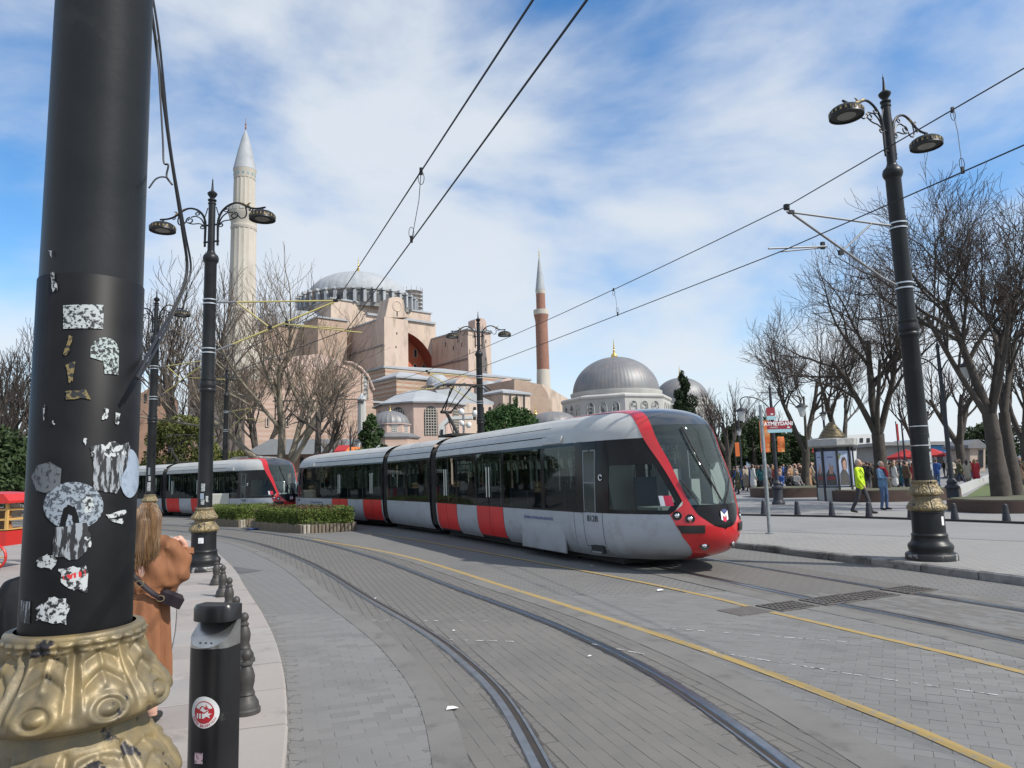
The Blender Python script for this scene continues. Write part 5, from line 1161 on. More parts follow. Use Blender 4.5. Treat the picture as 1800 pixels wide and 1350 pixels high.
# east buttress
zE = zc(835, 582, 189); 
cblock('buttress', 25.7, 33.6, 0, 17, 0, zE, m_plast2, m_lead)
Pq = C0+ED*25.7
tw = wprism('buttress_turret', [(835, 588), (835, 562), (839, 559.5), (846, 558.5), (852, 561), (855, 568), (855, 590)], Pq, ED, ND*3.0, m_plast, None, m_lead); par(tw)
for (x, y) in ((854, 600), (854, 631), (853.5, 649)): par(opening(None, [(x-0.7, y+3), (x-0.7, y-3), (x+0.7, y-3), (x+0.7, y+3)], C0+ED*25.7, ED))
for (x, y) in ((783, 606), (797, 612), (812, 606), (826, 618), (805, 598)): par(opening(None, [(x-0.6, y+4), (x-0.6, y-4), (x+0.6, y-4), (x+0.6, y+4)], C0+ED*25.7, ND))
mb = MB(); mb.prism([(el(e, n_, 0).x, el(e, n_, 0).y) for e, n_ in ((25.45, -0.1), (25.68, -0.1), (25.68, 17), (25.45, 17))], zc(815, 634, 189), zc(815, 631.5, 189)); par(mb.build('string_course', m_leadd))
mb = MB(); mb.prism([(el(e, n_, 0).x, el(e, n_, 0).y) for e, n_ in ((-0.25, -0.1), (-0.02, -0.1), (-0.02, 19.1), (-0.25, 19.1))], zc(677, 607, 170), zc(677, 604.5, 170)); par(mb.build('string_course', m_leadd))
# west masses behind the trees: half dome, stair towers, vestibule roofs
cblock('west_arm', -20, -3, 24, 48, 0, zc(560, 588, 190), m_brown, m_lead)
hd = C0+ED*-3+ND*36
mb = MB(); zh = zc(560, 588, 190)+0.4; mb.ball((hd.x-2, hd.y, zh), (15, 13, zcore-zh-1.0), 40, 12, half=True); par(mb.build('half_dome', m_lead, None, 30))
cblock('stair_tower', -10, -2, 15, 23, 0, zc(585, 566, 180), m_brown, m_lead, 1.5)
cblock('west_gallery', -30, -10, 14, 50, 0, zc(500, 640, 175), m_plast, m_lead, 3)
cblock('aisle', -9.5, 33, -16, 0.0, 0, zc(690, 656, 160), m_stripe, m_lead, 2.5)
# scaffolded turret behind the drum
sc = at(726, 560, 232); mb = MB(); mb.lathe([(2.4, 0), (2.4, zc(726, 512, 232))], 16, 0, (sc.x, sc.y, 0)); st_ = par(mb.build('far_turret', m_scaf))
for k in range(7):
    z = zc(726, 556-k*7, 232); mb = MB(); mb.lathe([(2.5, z), (3.3, z), (3.3, z+0.12), (2.5, z+0.12)], 12, 0, (sc.x, sc.y, 0)); mb.build('scaffold_deck', m_scaf, st_).matrix_parent_inverse = Matrix.Identity(4)
for k in range(12):
    a = k*math.pi/6; mb = MB(); mb.tube([(sc.x+3.3*math.cos(a), sc.y+3.3*math.sin(a), zc(726, 560, 232)), (sc.x+3.3*math.cos(a), sc.y+3.3*math.sin(a), zc(726, 507, 232))], 0.07, 5); mb.build('scaffold_pole', m_alu, st_)

# separate lower buildings in front of the church
def thing_at(name, label, cat): o_ = empty(name); tag(o_, label, cat); return o_
B = thing_at('arched_annexe', 'pink barrel roofed annexe wall behind the big pale trunked plane tree', 'building')
P0 = at(655, 800, 118)
fr = wprism('front_wall', [(430, 800), (430, 671), (470, 666), (520, 657), (560, 648), (592, 640), (606, 637), (618, 639), (634, 649), (646, 664), (654, 684), (656, 705), (656, 800)], P0, (ED*0.9+Vector((0.2, 0.0, 0))).normalized(), ND*24, m_pinkbr, B, m_lead)
DV = (ED*0.9+Vector((0.2, 0.0, 0))).normalized()
opening(B, arch_poly(642, 10, 700, 655), P0, DV, m_latt, 'window', 0.1, 0.15)
mbk = [(onpl(x, y, P0, DV)) for x, y in [(592+30*(-math.cos(t)), 668-25*math.sin(t)) for t in np.linspace(0.3, math.pi, 14)]]
mb = MB(); mb.tube(mbk, 0.16, 6); mb.build('arch_moulding', m_plast, B)
mb = MB(); mb.tube([onpl(x, y, P0, DV)-ND*0.2 for x, y in ((604, 636), (618, 638), (634, 648), (647, 664), (656, 686))], 0.22, 6); mb.build('eaves_moulding', m_plast, B)
for x in (560, 596, 603): opening(B, [(x-2.5, 698), (x-2.5, 690), (x+2.5, 690), (x+2.5, 698)], P0, DV)
for x in (450, 492, 530): opening(B, arch_poly(x, 6, 712, 690), P0, DV, m_winD, 'window', 0.08, 0.12)
for x in (445, 470, 505, 545, 585): opening(B, arch_poly(x, 5, 750, 734), P0, DV, m_winD, 'window', 0.08, 0.12)
wprism('upper_roof', [(470, 672), (470, 640), (520, 626), (560, 622), (600, 634), (600, 660)], at(600, 800, 128), DV, ND*12, m_plast, B, m_lead)
for (x0, x1, y) in ((480, 640, 700),): 
    mb = MB(); mb.tube([onpl(x0, y+4, P0, DV)-ND*0.1, onpl(x1, y, P0, DV)-ND*0.1], 0.12, 4); mb.build('string_course', m_plast2, B)
B = thing_at('aisle_annexe', 'striped brick wall with lead roof below the west buttress', 'building')
wblock('wall', 698, 140, 762, 652, 664, 800, m_stripe, B, m_lead, 1.8)
o_, q, _, _ = wblock('lower_wall', 650, 128, 690, 600, 708, 800, m_brown, B, m_lead, 0.8)
B = thing_at('dome_annexe', 'small lead domed annexe between the two big buttresses', 'building')
wblock('wall', 762, 138, 800, 742, 676, 800, m_plast, B)
c = at(769, 674, 143); ribbed_dome('dome', (c.x, c.y, at(769, 676, 143).z), 2.3, 2.2, 16, m_lead, B, 10, 0.04)
c2 = at(769, 676, 143); 
for i in range(9):
    x = 753+i*4.2; opening(B, [(x-1.2, 689), (x-1.2, 678), (x+1.2, 678), (x+1.2, 689)], at(762, 800, 137.8), ED if x > 762 else ND)
wprism('gable', arch_poly(816, 34, 702, 663), at(800, 800, 132), ED, ND*9, m_plast, B, m_lead)
for (x, w_) in ((806, 6.5), (815, 7.5), (824, 6.5)): opening(B, arch_poly(x, w_, 692, 672 if x == 815 else 676), at(800, 800, 132), ED, m_latt, 'window', 0.08, 0.1)
B = thing_at('lean_to_hall', 'long beige lean-to hall with slit windows beside the octagonal building', 'building')
wprism('roof', [(765, 686), (812, 681), (868, 707), (868, 712), (790, 712)], at(866, 800, 126), ED, ND*10, m_lead, B)
wprism('wall', [(788, 790), (788, 706), (866, 712), (866, 790)], at(866, 800, 122), ED, ND*8, m_plast2, B, m_lead)
for x in (834, 848, 861): opening(B, arch_poly(x, 5, 738, 715), at(866, 800, 122), ED, None, 'window', 0.06)
B = thing_at('slit_window_bastion', 'beige bastion with three tall slits above the round pine', 'building')
wblock('wall', 887, 135, 935, 838, 691, 800, m_plast2, B, m_lead, 1.2)
for x in (896.5, 908, 921): opening(B, arch_poly(x, 3.2, 728, 694), at(887, 800, 135), ED, None, 'window', 0.06)
wprism('gable', arch_poly(893, 30, 690, 665), at(880, 800, 155), ED, ND*12, m_plast, B, m_lead)
opening(B, arch_poly(901, 7, 688, 672), at(880, 800, 155), ED, m_latt, 'window', 0.08, 0.12); opening(B, arch_poly(887, 5, 688, 678), at(880, 800, 155), ED, m_latt, 'window', 0.08, 0.12)
cD0 = at(872, 676, 150); mb = MB(); mb.ball((cD0.x-2, cD0.y+8, at(872, 690, 150).z), (3.2, 3.2, 3.6), 20, 8, half=True); mb.build('dome', m_lead, B, 40)
B = thing_at('sloping_bastion', 'brown sloping bastion at the foot of the red brick minaret', 'building')
wprism('wall', [(904, 800), (904, 667), (910, 667), (952, 676), (962, 690), (975, 735), (985, 800)], at(952, 800, 150), (ED*0.5+Vector((0.6, 0, 0))).normalized(), ND*14, m_brown, B, m_lead)
wprism('buttress', [(952, 676), (956, 676), (1000, 702), (1030, 712), (1030, 800), (990, 800)], at(952, 800, 149.6), ED, ND*10, m_plast2, B, m_lead)

# octagonal lead roofed building
B = thing_at('octagonal_hall', 'octagonal brown hall with low lead roof and tall lattice windows', 'building')
co = at(738, 760, 104); ro = 6.4; zt = at(738, 707, 98).z; mb = MB(); mb.lathe([(ro, 0), (ro, zt)], 8, 0, (co.x, co.y, 0)); mb.v = [tuple(v) for v in mb.v]; mb.build('wall', m_plast, B)
mb = MB(); mb.lathe([(ro+0.55, zt-0.1), (ro+0.6, zt+0.1), (ro-0.2, zt+0.45), (ro*0.6, zt+1.6), (ro*0.25, zt+2.25), (0.05, zt+2.45)], 8, 0, (co.x, co.y, 0)); mb.build('lead_roof', m_lead, B)
for k in range(8):
    a = 2*math.pi*(k+0.5)/8; rv = Vector((math.cos(a), math.sin(a), 0))
    if rv.y > 0.2: continue
    pm_ = Vector((co.x, co.y, 0))+rv*(ro*math.cos(math.pi/8)+0.05); tv = Vector((-rv.y, rv.x, 0)); zz0, zz1 = zt-4.6, zt-1.5
    poly = [pm_-tv*0.95+Vector((0, 0, zz0))]+[pm_+tv*(-0.95*math.cos(math.pi*i/10))+Vector((0, 0, zz1+0.95*math.sin(math.pi*i/10))) for i in range(11)]+[pm_+tv*0.95+Vector((0, 0, zz0))]
    mb = MB(); mb.add(poly, [tuple(range(len(poly)))]); wo = mb.build('window', m_winD, B)
    mb = MB()
    for i in range(5): mb.box(pm_+tv*(-0.76+0.38*i)+rv*0.05+Vector((0, 0, (zz0+zz1+0.7)/2)), (0.05, 0.07, zz1-zz0+0.7), 0, Matrix.Rotation(a, 3, 'Z'))
    for i in range(10): mb.box(pm_+rv*0.05+Vector((0, 0, zz0+0.2+0.38*i)), (0.05, 1.8, 0.07), 0, Matrix.Rotation(a, 3, 'Z'))
    mb.build('lattice', m_stone, wo)
# small tomb with ribbed dome in front
B = thing_at('small_domed_tomb', 'small pink tomb with grey ribbed dome and gold finial', 'tomb')
ct = at(686, 760, 88); zd = at(686, 745, 86).z; rd = 2.35
mb = MB(); mb.lathe([(3.5, 0), (3.5, zd-1.75)], 8, 0, (ct.x, ct.y, 0)); mb.build('lower_wall', m_pinkbr, B)
mb = MB(); mb.lathe([(3.7, zd-1.75), (3.75, zd-1.6), (2.7, zd-1.1), (2.45, zd-1.05)], 8, 0, (ct.x, ct.y, 0)); mb.build('lead_skirt', m_leadd, B)
mb = MB(); mb.lathe([(2.45, zd-1.3), (2.45, zd-0.1), (2.6, zd-0.05), (2.6, zd+0.05), (2.3, zd+0.06)], 8, 0, (ct.x, ct.y, 0)); mb.build('drum', m_plast, B)
ribbed_dome('dome', (ct.x, ct.y, zd), rd, 1.75, 24, m_leadd, B, 12, 0.045); finial((ct.x, ct.y, zd+1.68), 0.95, B)
for k in range(8):
    a = 2*math.pi*(k+0.5)/8; rv = Vector((math.cos(a), math.sin(a), 0))
    if rv.y > 0.2: continue
    pm_ = Vector((ct.x, ct.y, zd-0.72))+rv*(2.45*math.cos(math.pi/8)+0.02)
    mb = MB(); mb.box(pm_, (0.05, 0.7, 0.75), 0, Matrix.Rotation(a, 3, 'Z')); wo = mb.build('window', m_marble, B)
    mb = MB(); tv = Vector((-rv.y, rv.x, 0))
    for i in range(3):
        for j in range(3): mb.box(pm_+rv*0.01+tv*(-0.2+0.2*i)+Vector((0, 0, -0.22+0.22*j)), (0.05, 0.1, 0.12), 0, Matrix.Rotation(a, 3, 'Z') @ Matrix.Rotation(R_(45), 3, 'X'))
    mb.build('star_opening', m_winD, wo)
# little white turret
B = thing_at('white_turret', 'slim white chimney like turret beside the dark yew', 'turret')
cw = at(636, 760, 86); k_ = 86/1250; mb = MB(); mb.lathe([(0.55, 0), (0.5, at(636, 704, 86).z), (0.62, at(636, 703, 86).z), (0.62, at(636, 702, 86).z)], 8, 0, (cw.x, cw.y, 0)); mb.build('shaft', m_marble, B)
mb = MB(); mb.lathe([(0.6, at(636, 702, 86).z), (0.35, at(636, 697, 86).z), (0.1, at(636, 692, 86).z), (0, at(636, 690, 86).z)], 8, 0, (cw.x, cw.y, 0)); mb.build('cap', m_lead, B)
for k in range(4):
    mb = MB(); mb.box((cw.x-0.3+0.2*k, cw.y-0.5, at(636, 707, 86).z), (0.09, 0.1, 0.35)); mb.build('slot', m_winD, B)

# minarets
def minaret(name, label, px, Y, prof, mats_, n, m_list, flutes=0):
    o_ = empty(name); c = at(px, 800, Y); o_.location = (c.x, c.y, 0); tag(o_, label, 'minaret', 'minarets of the church')
    s = Y/1250*0.995
    for (nm, pts, mi) in prof:
        mb_ = MB(); P = [(r*s, at(px, y, Y).z) for r, y in pts]
        rel = (lambda a, z, i: -0.10*abs(math.sin(a*flutes/2))) if (flutes and nm.startswith('shaft')) else None
        mb_.lathe(P, n, 0, rel=rel); mb_.build(nm, m_list[mi], o_, 25)
    return o_
Mn = minaret('stone_minaret', 'thick fluted pale stone minaret with grey cone at left', 421, 122,
        [('shaft', [(47, 800), (43, 690), (38, 640), (32, 590), (24, 556), (24, 553), (25.5, 550), (25.5, 546), (23, 543), (22.4, 480), (22, 405)], 0), ('balcony', [(22, 406), (23, 403), (23, 400), (22.3, 399), (22.5, 392), (25, 387), (26.5, 381), (27.5, 378), (27.5, 368), (26, 367), (26, 372), (18, 373)], 0),
         ('shaft_upper', [(19.2, 372), (19, 330), (18.7, 316)], 0), ('cornice', [(18.7, 317), (19.2, 314), (19.2, 306), (20.6, 302), (20.6, 300)], 0), ('cone', [(20.8, 301), (20.2, 298), (12.5, 265), (5.5, 240), (1.6, 231), (0.6, 229)], 1), ('finial', [(0.6, 229), (1.8, 225), (0.8, 222), (1.6, 219), (0.5, 216), (0.4, 208), (0, 207)], 2)], None, 48, [m_stone, m_lead, m_brick], 16)
s_ = 122/1250
for k in range(14):
    a = 2*math.pi*k/14
    if math.sin(a) > 0.3: continue
    mb = MB(); M_ = Matrix.Rotation(a, 3, 'Z'); mb.box(M_ @ Vector((19.0*s_, 0, 0))+Vector((0, 0, at(421, 310, 122).z)), (0.1, 0.32, 0.42), 0, M_); mb.build('blue_tile', mat('turquoise_tile', (0.16, 0.28, 0.30), 0.4), Mn)
    mb = MB(); mb.box(M_ @ Vector((27.6*s_, 0, 0))+Vector((0, 0, at(421, 373, 122).z)), (0.08, 0.75, 0.6), 0, M_); mb.build('balcony_panel', m_marble, Mn)
minaret('brick_minaret', 'slim red brick minaret with grey cone above the sloping bastion', 960, 182,
        [('base', [(17, 730), (16, 690), (14, 688), (12.6, 682), (11.8, 655), (11.4, 650)], 1), ('shaft', [(11.4, 650), (11, 600), (10.9, 566)], 0), ('flare', [(10.9, 567), (11.5, 562), (13.2, 554)], 0), ('balcony', [(13.2, 554), (13.7, 553), (13.6, 545), (12.8, 545), (12.8, 548), (8, 548)], 1), ('shaft_upper', [(8.3, 548), (8.1, 516)], 0), ('collar', [(8.3, 517), (8.8, 515), (8.8, 509)], 1), ('cone', [(9.0, 510), (8.6, 508), (5.0, 480), (2.0, 458), (0.8, 452)], 2), ('finial', [(0.7, 452), (1.2, 449), (0.5, 446), (1, 443), (0.3, 440), (0.2, 437), (0, 436)], 3)], None, 24, [m_brick, m_stone, m_lead, m_gilt], 0)

# domed mausoleums on the right
def mausoleum(name, label, px, Y, rpx, ytop, yspr, ydrum, ybot, fin, fpx, sides=8, wallk=1.2):
    o_ = empty(name); tag(o_, label, 'mausoleum'); c = at(px, 800, Y); s = Y/1250
    zs_ = at(px, yspr, Y).z; zt_ = at(px, ytop, Y).z; zd_ = at(px, ydrum, Y).z
    ribbed_dome('dome', (c.x, c.y, zs_), rpx*s, zt_-zs_, 68, m_leadd, o_, 18, 0.028)
    mb_ = MB(); mb_.lathe([(rpx*s*1.0, zd_-0.5), (rpx*s*1.03, zd_), (rpx*s*1.06, zs_-0.15), (rpx*s*1.06, zs_+0.05), (rpx*s*0.98, zs_+0.08)], 48, 0, (c.x, c.y, 0)); mb_.build('drum', m_marble, o_, 30)
    R2 = rpx*s*wallk; mb_ = MB(); mb_.lathe([(R2, 0), (R2, zd_-0.9), (R2*1.025, zd_-0.6), (R2*1.025, zd_-0.35), (R2*1.0, zd_-0.15), (rpx*s*0.95, zd_+0.25)], sides, 0, (c.x, c.y, 0)); mb_.build('wall', m_marble, o_)
    for k in range(sides):
        a = 2*math.pi*(k+0.5)/sides; rv = Vector((math.cos(a), math.sin(a), 0)); tv = Vector((-rv.y, rv.x, 0))
        if rv.y > 0.3: continue
        for j in (-1, 0, 1):
            pm_ = Vector((c.x, c.y, 0))+rv*(R2*math.cos(math.pi/sides)+0.03)+tv*j*R2*0.22; z0, z1 = zd_-3.6, zd_-2.0; hw = R2*0.065
            poly = [pm_-tv*hw+Vector((0, 0, z0))]+[pm_-tv*hw*math.cos(math.pi*i/8)+Vector((0, 0, z1+hw*1.2*math.sin(math.pi*i/8))) for i in range(9)]+[pm_+tv*hw+Vector((0, 0, z0))]
            mb_ = MB(); mb_.add(poly, [tuple(range(len(poly)))]); wo = mb_.build('window', m_latt, o_)
            mb_ = MB(); mb_.tube([p+rv*0.03 for p in poly], 0.08, 4); mb_.build('surround', m_marble, wo)
    finial((c.x, c.y, zt_-0.12), at(px, fin, Y).z-zt_, o_)
    return o_
mausoleum('mausoleum', 'large grey ribbed dome mausoleum with gold finial above the tram nose', 1088, 118, 76, 628, 692, 700, 800, 592, 0, 8, 1.26)
mausoleum('mausoleum', 'second smaller mausoleum dome half hidden behind the dark cypress', 1203, 150, 47, 664, 704, 712, 800, 640, 0, 8, 1.2)
B = thing_at('tomb_cupola', 'small lead cupola with gold finial seen over the tram roof', 'tomb'); cc = at(972, 760, 75)
zq = at(972, 746, 75).z; mb = MB(); mb.lathe([(2.6, 0), (2.6, zq)], 8, 0, (cc.x, cc.y, 0)); mb.build('wall', m_marble, B); ribbed_dome('dome', (cc.x, cc.y, zq), 2.6, 1.35, 20, m_leadd, B, 10, 0.04); finial((cc.x-1.75, cc.y, zq+1.0), 1.25, B)

# white gate portal with camera masts
B = thing_at('white_portal', 'small white gabled gateway beside the pantograph', 'gateway'); m_wh = mat('white_render', (0.66, 0.66, 0.63), 0.8, col2=(0.58, 0.58, 0.55), scale=0.6)
P0 = at(775, 800, 62)
wprism('gable', [(772, 775), (772, 746), (789, 732), (830, 731), (830, 736), (792, 737), (781, 747), (781, 775)], P0, Vector((1, 0, 0)), Vector((0, 1.2, 0)), m_wh, B)
opening(B, [(774, 765), (774, 755), (779, 755), (779, 765)], P0, Vector((1, 0, 0)), m_winD)
B = thing_at('camera_mast', 'grey mast carrying white dome cameras right of the gateway', 'mast'); q = at(816, 800, 58)
mb = MB(); mb.tube([(q.x, q.y, 0), (q.x, q.y, at(816, 716, 58).z)], 0.09, 8); mb.build('pole', m_alu, B, 50)
for (x, y, r) in ((811, 724, 0.26), (835, 727, 0.26), (812, 744, 0.22), (824, 747, 0.24)):
    p = at(x, y, 58); mb = MB(); mb.ball(p, (r, r, r*1.1), 10, 8); mb.build('dome_camera', m_wh, B, 50); mb = MB(); mb.tube([p, (q.x, q.y, p.z)], 0.04, 5); mb.build('bracket', m_alu, B)

# buildings on the left behind the trees and low kiosks
m_terra = mat('rust_render', (0.33, 0.20, 0.14), 0.9, col2=(0.28, 0.175, 0.125), scale=0.4, third=((0.22, 0.15, 0.11), 0.6, 0.55, 0.75))
m_tile = mat('grey_shingle', (0.22, 0.215, 0.21), 0.85, col2=(0.28, 0.275, 0.27), scale=0.8)
B = thing_at('brown_house', 'low brown brick house with small windows behind the left lamp posts', 'house')
wprism('wall', [(170, 815), (170, 700), (250, 690), (262, 682), (300, 690), (300, 768), (335, 770), (335, 815)], at(250, 815, 72), Vector((0.9, 0.35, 0)).normalized(), Vector((-3, 8, 0)), m_terra, B, m_lead)
for (x, y) in ((262, 780), (287, 780), (298, 790), (310, 790), (322, 788), (256, 700), (280, 705)): opening(B, [(x-2.4, y+8), (x-2.4, y-8), (x+2.4, y-8), (x+2.4, y+8)], at(250, 815, 72), Vector((0.9, 0.35, 0)).normalized())
for nm, lab, poly_r, poly_w, Y in (('ticket_kiosk', 'low kiosk with grey hipped roof above the second tram', [(380, 816), (412, 803), (452, 801), (474, 814), (474, 818), (380, 820)], [(388, 840), (388, 816), (470, 816), (470, 840)], 56),
                               ('long_shelter', 'long low shelter with pale sheet roof behind the plane tree', [(432, 795), (475, 772), (640, 772), (660, 790), (660, 796), (432, 800)], [(445, 840), (445, 796), (655, 796), (655, 840)], 70)):
    B = thing_at(nm, lab, 'kiosk'); P0 = at(poly_w[0][0], 830, Y)
    wprism('roof', poly_r, P0-Vector((0, 0.8, 0)), Vector((1, 0, 0)), Vector((0, 6, 0)), m_tile if Y < 60 else m_lead, B); wprism('wall', poly_w, P0, Vector((1, 0, 0)), Vector((0, 4, 0)), m_terra, B)
    for i in range(6):
        x = poly_w[0][0]+10+i*(poly_w[2][0]-poly_w[0][0]-20)/5; opening(B, [(x-3, 826), (x-3, 804 if Y > 60 else 820), (x+3, 804 if Y > 60 else 820), (x+3, 826)], P0, Vector((1, 0, 0)))
m_awn = mat('red_awning', (0.40, 0.02, 0.02), 0.7, col2=(0.33, 0.02, 0.02), scale=3); m_awno = mat('orange_awning', (0.62, 0.17, 0.03), 0.7)
for (x0, x1, y, m_, lab, Y) in ((590, 612, 790, m_awn, 'dark red awning under the bare trees behind the tram', 60), (608, 632, 793, m_awno, 'small orange awning by the yew tree', 57)):
    mb = MB(); a, b = at(x0, y-8, Y), at(x1, y+2, Y); mb.add([(a.x, a.y+1, a.z), (b.x, a.y+1, a.z), (b.x, a.y-0.5, b.z), (a.x, a.y-0.5, b.z), (a.x, a.y+1, a.z-0.08), (b.x, a.y+1, a.z-0.08), (b.x, a.y-0.5, b.z-0.25), (a.x, a.y-0.5, b.z-0.25)], [(0, 1, 2, 3), (3, 2, 6, 7), (4, 7, 6, 5), (0, 3, 7, 4), (1, 5, 6, 2), (0, 4, 5, 1)]); tag(mb.build('awning', m_), lab, 'awning')
# shops, kiosks and hills seen across the plaza
m_blue = mat('blue_fascia', (0.03, 0.17, 0.38), 0.5, col2=(0.04, 0.21, 0.44), scale=1)
m_shop = mat('shop_wall', (0.30, 0.29, 0.28), 0.8, col2=(0.24, 0.235, 0.23), scale=0.5)
B = thing_at('shop_row', 'long low shop row with blue fascia across the plaza', 'building'); P0 = at(1500, 815, 88); DX = Vector((1, 0.05, 0)).normalized()
wprism('wall', [(1560, 835), (1560, 782), (1780, 782), (1780, 835)], P0, DX, Vector((0, 8, 0)), m_shop, B); wprism('roof', [(1556, 783), (1556, 777), (1784, 774), (1784, 781)], P0-Vector((0, 1, 0)), DX, Vector((0, 10, 0)), m_tile, B)
wprism('blue_fascia', [(1630, 800), (1630, 784), (1724, 782), (1724, 798)], P0-Vector((0, 0.6, 0)), DX, Vector((0, 0.5, 0)), m_blue, B)
for i in range(10):
    x = 1568+i*21; opening(B, [(x-5, 822), (x-5, 802), (x+5, 802), (x+5, 822)], P0, DX, m_winD, 'shopfront')
B = thing_at('white_terrace', 'pale modern terrace block seen between the plaza trees', 'building'); P0 = at(1500, 815, 120)
wprism('wall', [(1470, 820), (1470, 766), (1545, 762), (1545, 820)], P0, DX, Vector((0, 10, 0)), m_wh, B)
for i in range(6):
    for j in range(2): x = 1478+i*12; y = 774+j*14; opening(B, [(x-3, y+4), (x-3, y-4), (x+3, y-4), (x+3, y+4)], P0, DX)
B = thing_at('pediment_kiosk', 'small stone kiosk with triangular pediment across the plaza', 'kiosk'); P0 = at(1724, 830, 66)
wprism('gable', [(1702, 782), (1720, 772), (1735, 783), (1735, 788), (1702, 788)], P0-Vector((0, 0.3, 0)), Vector((1, 0, 0)), Vector((0, 4, 0)), m_leadd, B); wprism('wall', [(1705, 828), (1705, 788), (1732, 788), (1732, 828)], P0, Vector((1, 0, 0)), Vector((0, 3, 0)), m_plast2, B); opening(B, [(1720, 822), (1720, 791), (1728, 791), (1728, 822)], P0, Vector((1, 0, 0)))
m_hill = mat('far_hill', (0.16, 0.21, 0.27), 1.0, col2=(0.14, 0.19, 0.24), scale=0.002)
mb = MB(); pts = [(-2600+i*130, 20+42*abs(math.sin(i*0.7))+30*abs(math.sin(i*0.31+1))) for i in range(60)]
V_ = []; 
for x, h in pts: V_ += [(x, 5200, -10), (x, 5350, h*1.9), (x, 5600, -10)]
mb.add(V_, [f for i in range(59) for f in ((3*i, 3*i+3, 3*i+4, 3*i+1), (3*i+1, 3*i+4, 3*i+5, 3*i+2))]); mb.build('far_hills', m_hill, None, 60)['kind'] = 'structure'
# ------------------------------------------------------------- bare trees
m_bark = mat('dark_bark', (0.075, 0.062, 0.052), 0.95, col2=(0.045, 0.038, 0.032), scale=3, detail=8, bump=0.6, bscale=8, bdist=0.03, third=((0.11, 0.10, 0.075), 1.5, 0.55, 0.75))
m_twig = mat('brown_twigs', (0.075, 0.058, 0.048), 0.95, col2=(0.052, 0.041, 0.035), scale=1.0)
m_barkp = mat('pale_plane_bark', (0.27, 0.235, 0.18), 0.9, col2=(0.17, 0.145, 0.105), scale=1.6, detail=8, third=((0.10, 0.085, 0.06), 0.9, 0.5, 0.62), bump=0.4, bscale=6, bdist=0.03)
m_twigp = mat('pale_twigs', (0.20, 0.155, 0.115), 0.95, col2=(0.14, 0.105, 0.08), scale=1.0)
def frusta(segs, name, m, parent, nside):
    if not len(segs): return None
    A = np.array(segs, float); p0, p1, r0, r1 = A[:, 0:3], A[:, 3:6], A[:, 6], A[:, 7]
    d = p1-p0; L = np.linalg.norm(d, axis=1, keepdims=True)+1e-9; d = d/L
    ref = np.where(np.abs(d[:, 2:3]) < 0.9, np.array([[0, 0, 1.0]]), np.array([[1.0, 0, 0]]))
    x = np.cross(d, ref); x /= np.linalg.norm(x, axis=1, keepdims=True)+1e-9; y = np.cross(d, x)
    n = nside; ang = np.arange(n)*2*math.pi/n
    ring = x[:, None, :]*np.cos(ang)[None, :, None]+y[:, None, :]*np.sin(ang)[None, :, None]
    V = np.concatenate([(p0-d*r0[:, None]*0.3)[:, None, :]+ring*r0[:, None, None], (p1+d*r1[:, None]*0.3)[:, None, :]+ring*r1[:, None, None]], 1).reshape(-1, 3)
    b = (np.arange(len(A))*2*n)[:, None]; j = np.arange(n)[None, :]; j2 = (j+1) % n
    if nside > 6:
        nz_ = 1+0.10*np.sin(V[:, 0]*9+V[:, 2]*5)*np.sin(V[:, 1]*8-V[:, 2]*4)+0.06*np.sin(V[:, 2]*17+V[:, 0]*13)
        cen = np.repeat(np.stack([p0, p1], 1), n, 1).reshape(-1, 3); V = cen+(V-cen)*nz_[:, None]
    Fq = np.stack([b+j, b+j2, b+n+j2, b+n+j], -1).reshape(-1, 4)
    return obj(name, np_mesh(name, V, Fq, m, None, True), parent)
def grow(rg, segs, p, d, L, r, lvl, maxl, prm):
    n = max(2, int(3 if lvl > 1 else 5)); q = np.array(p, float); d = np.array(d, float)
    step = L/n; pts = [q.copy()]; rs = [r]
    for i in range(n):
        d = d+rg.normal(0, prm['wob'], 3)*(0.6+0.35*lvl); d[2] += prm['up']*(0.5+0.5*lvl); d /= np.linalg.norm(d)
        q2 = q+d*step; r2 = r*(1-(i+1)/n*prm['tap']); segs.append((*q, *q2, rs[-1], r2)); q = q2; pts.append(q.copy()); rs.append(r2)
    if lvl >= maxl: return
    k = prm['kids'][min(lvl, len(prm['kids'])-1)]; k = int(k+rg.integers(-1, 2)) if k > 2 else k
    for c in range(max(1, k)):
        t = 0.35+0.65*(c+rg.random()*0.8)/max(1, k) if lvl > 0 else 0.45+0.55*(c+rg.random()*0.7)/k
        t = min(t, 0.99); i = min(int(t*n), n-1); f = t*n-i; base = pts[i]+(pts[i+1]-pts[i])*f; rb = rs[i]+(rs[i+1]-rs[i])*f
        axis = rg.normal(0, 1, 3); axis -= d*np.dot(axis, d); axis /= np.linalg.norm(axis)+1e-9
        sp = prm['spread']*(0.7+0.6*rg.random()); nd = d*math.cos(sp)+axis*math.sin(sp); nd[2] = nd[2]*0.9+0.08
        grow(rg, segs, base, nd/np.linalg.norm(nd), L*prm['len']*(0.7+0.5*rg.random()), rb*prm['thin'], lvl+1, maxl, prm)
    # leader
    if lvl > 0: grow(rg, segs, pts[-1], d, L*prm['len']*0.9, rs[-1]*0.95, lvl+1, maxl, prm)
DEF = dict(wob=0.085, up=0.085, tap=0.45, kids=[5, 4, 4, 3], spread=0.55, len=0.64, thin=0.58)
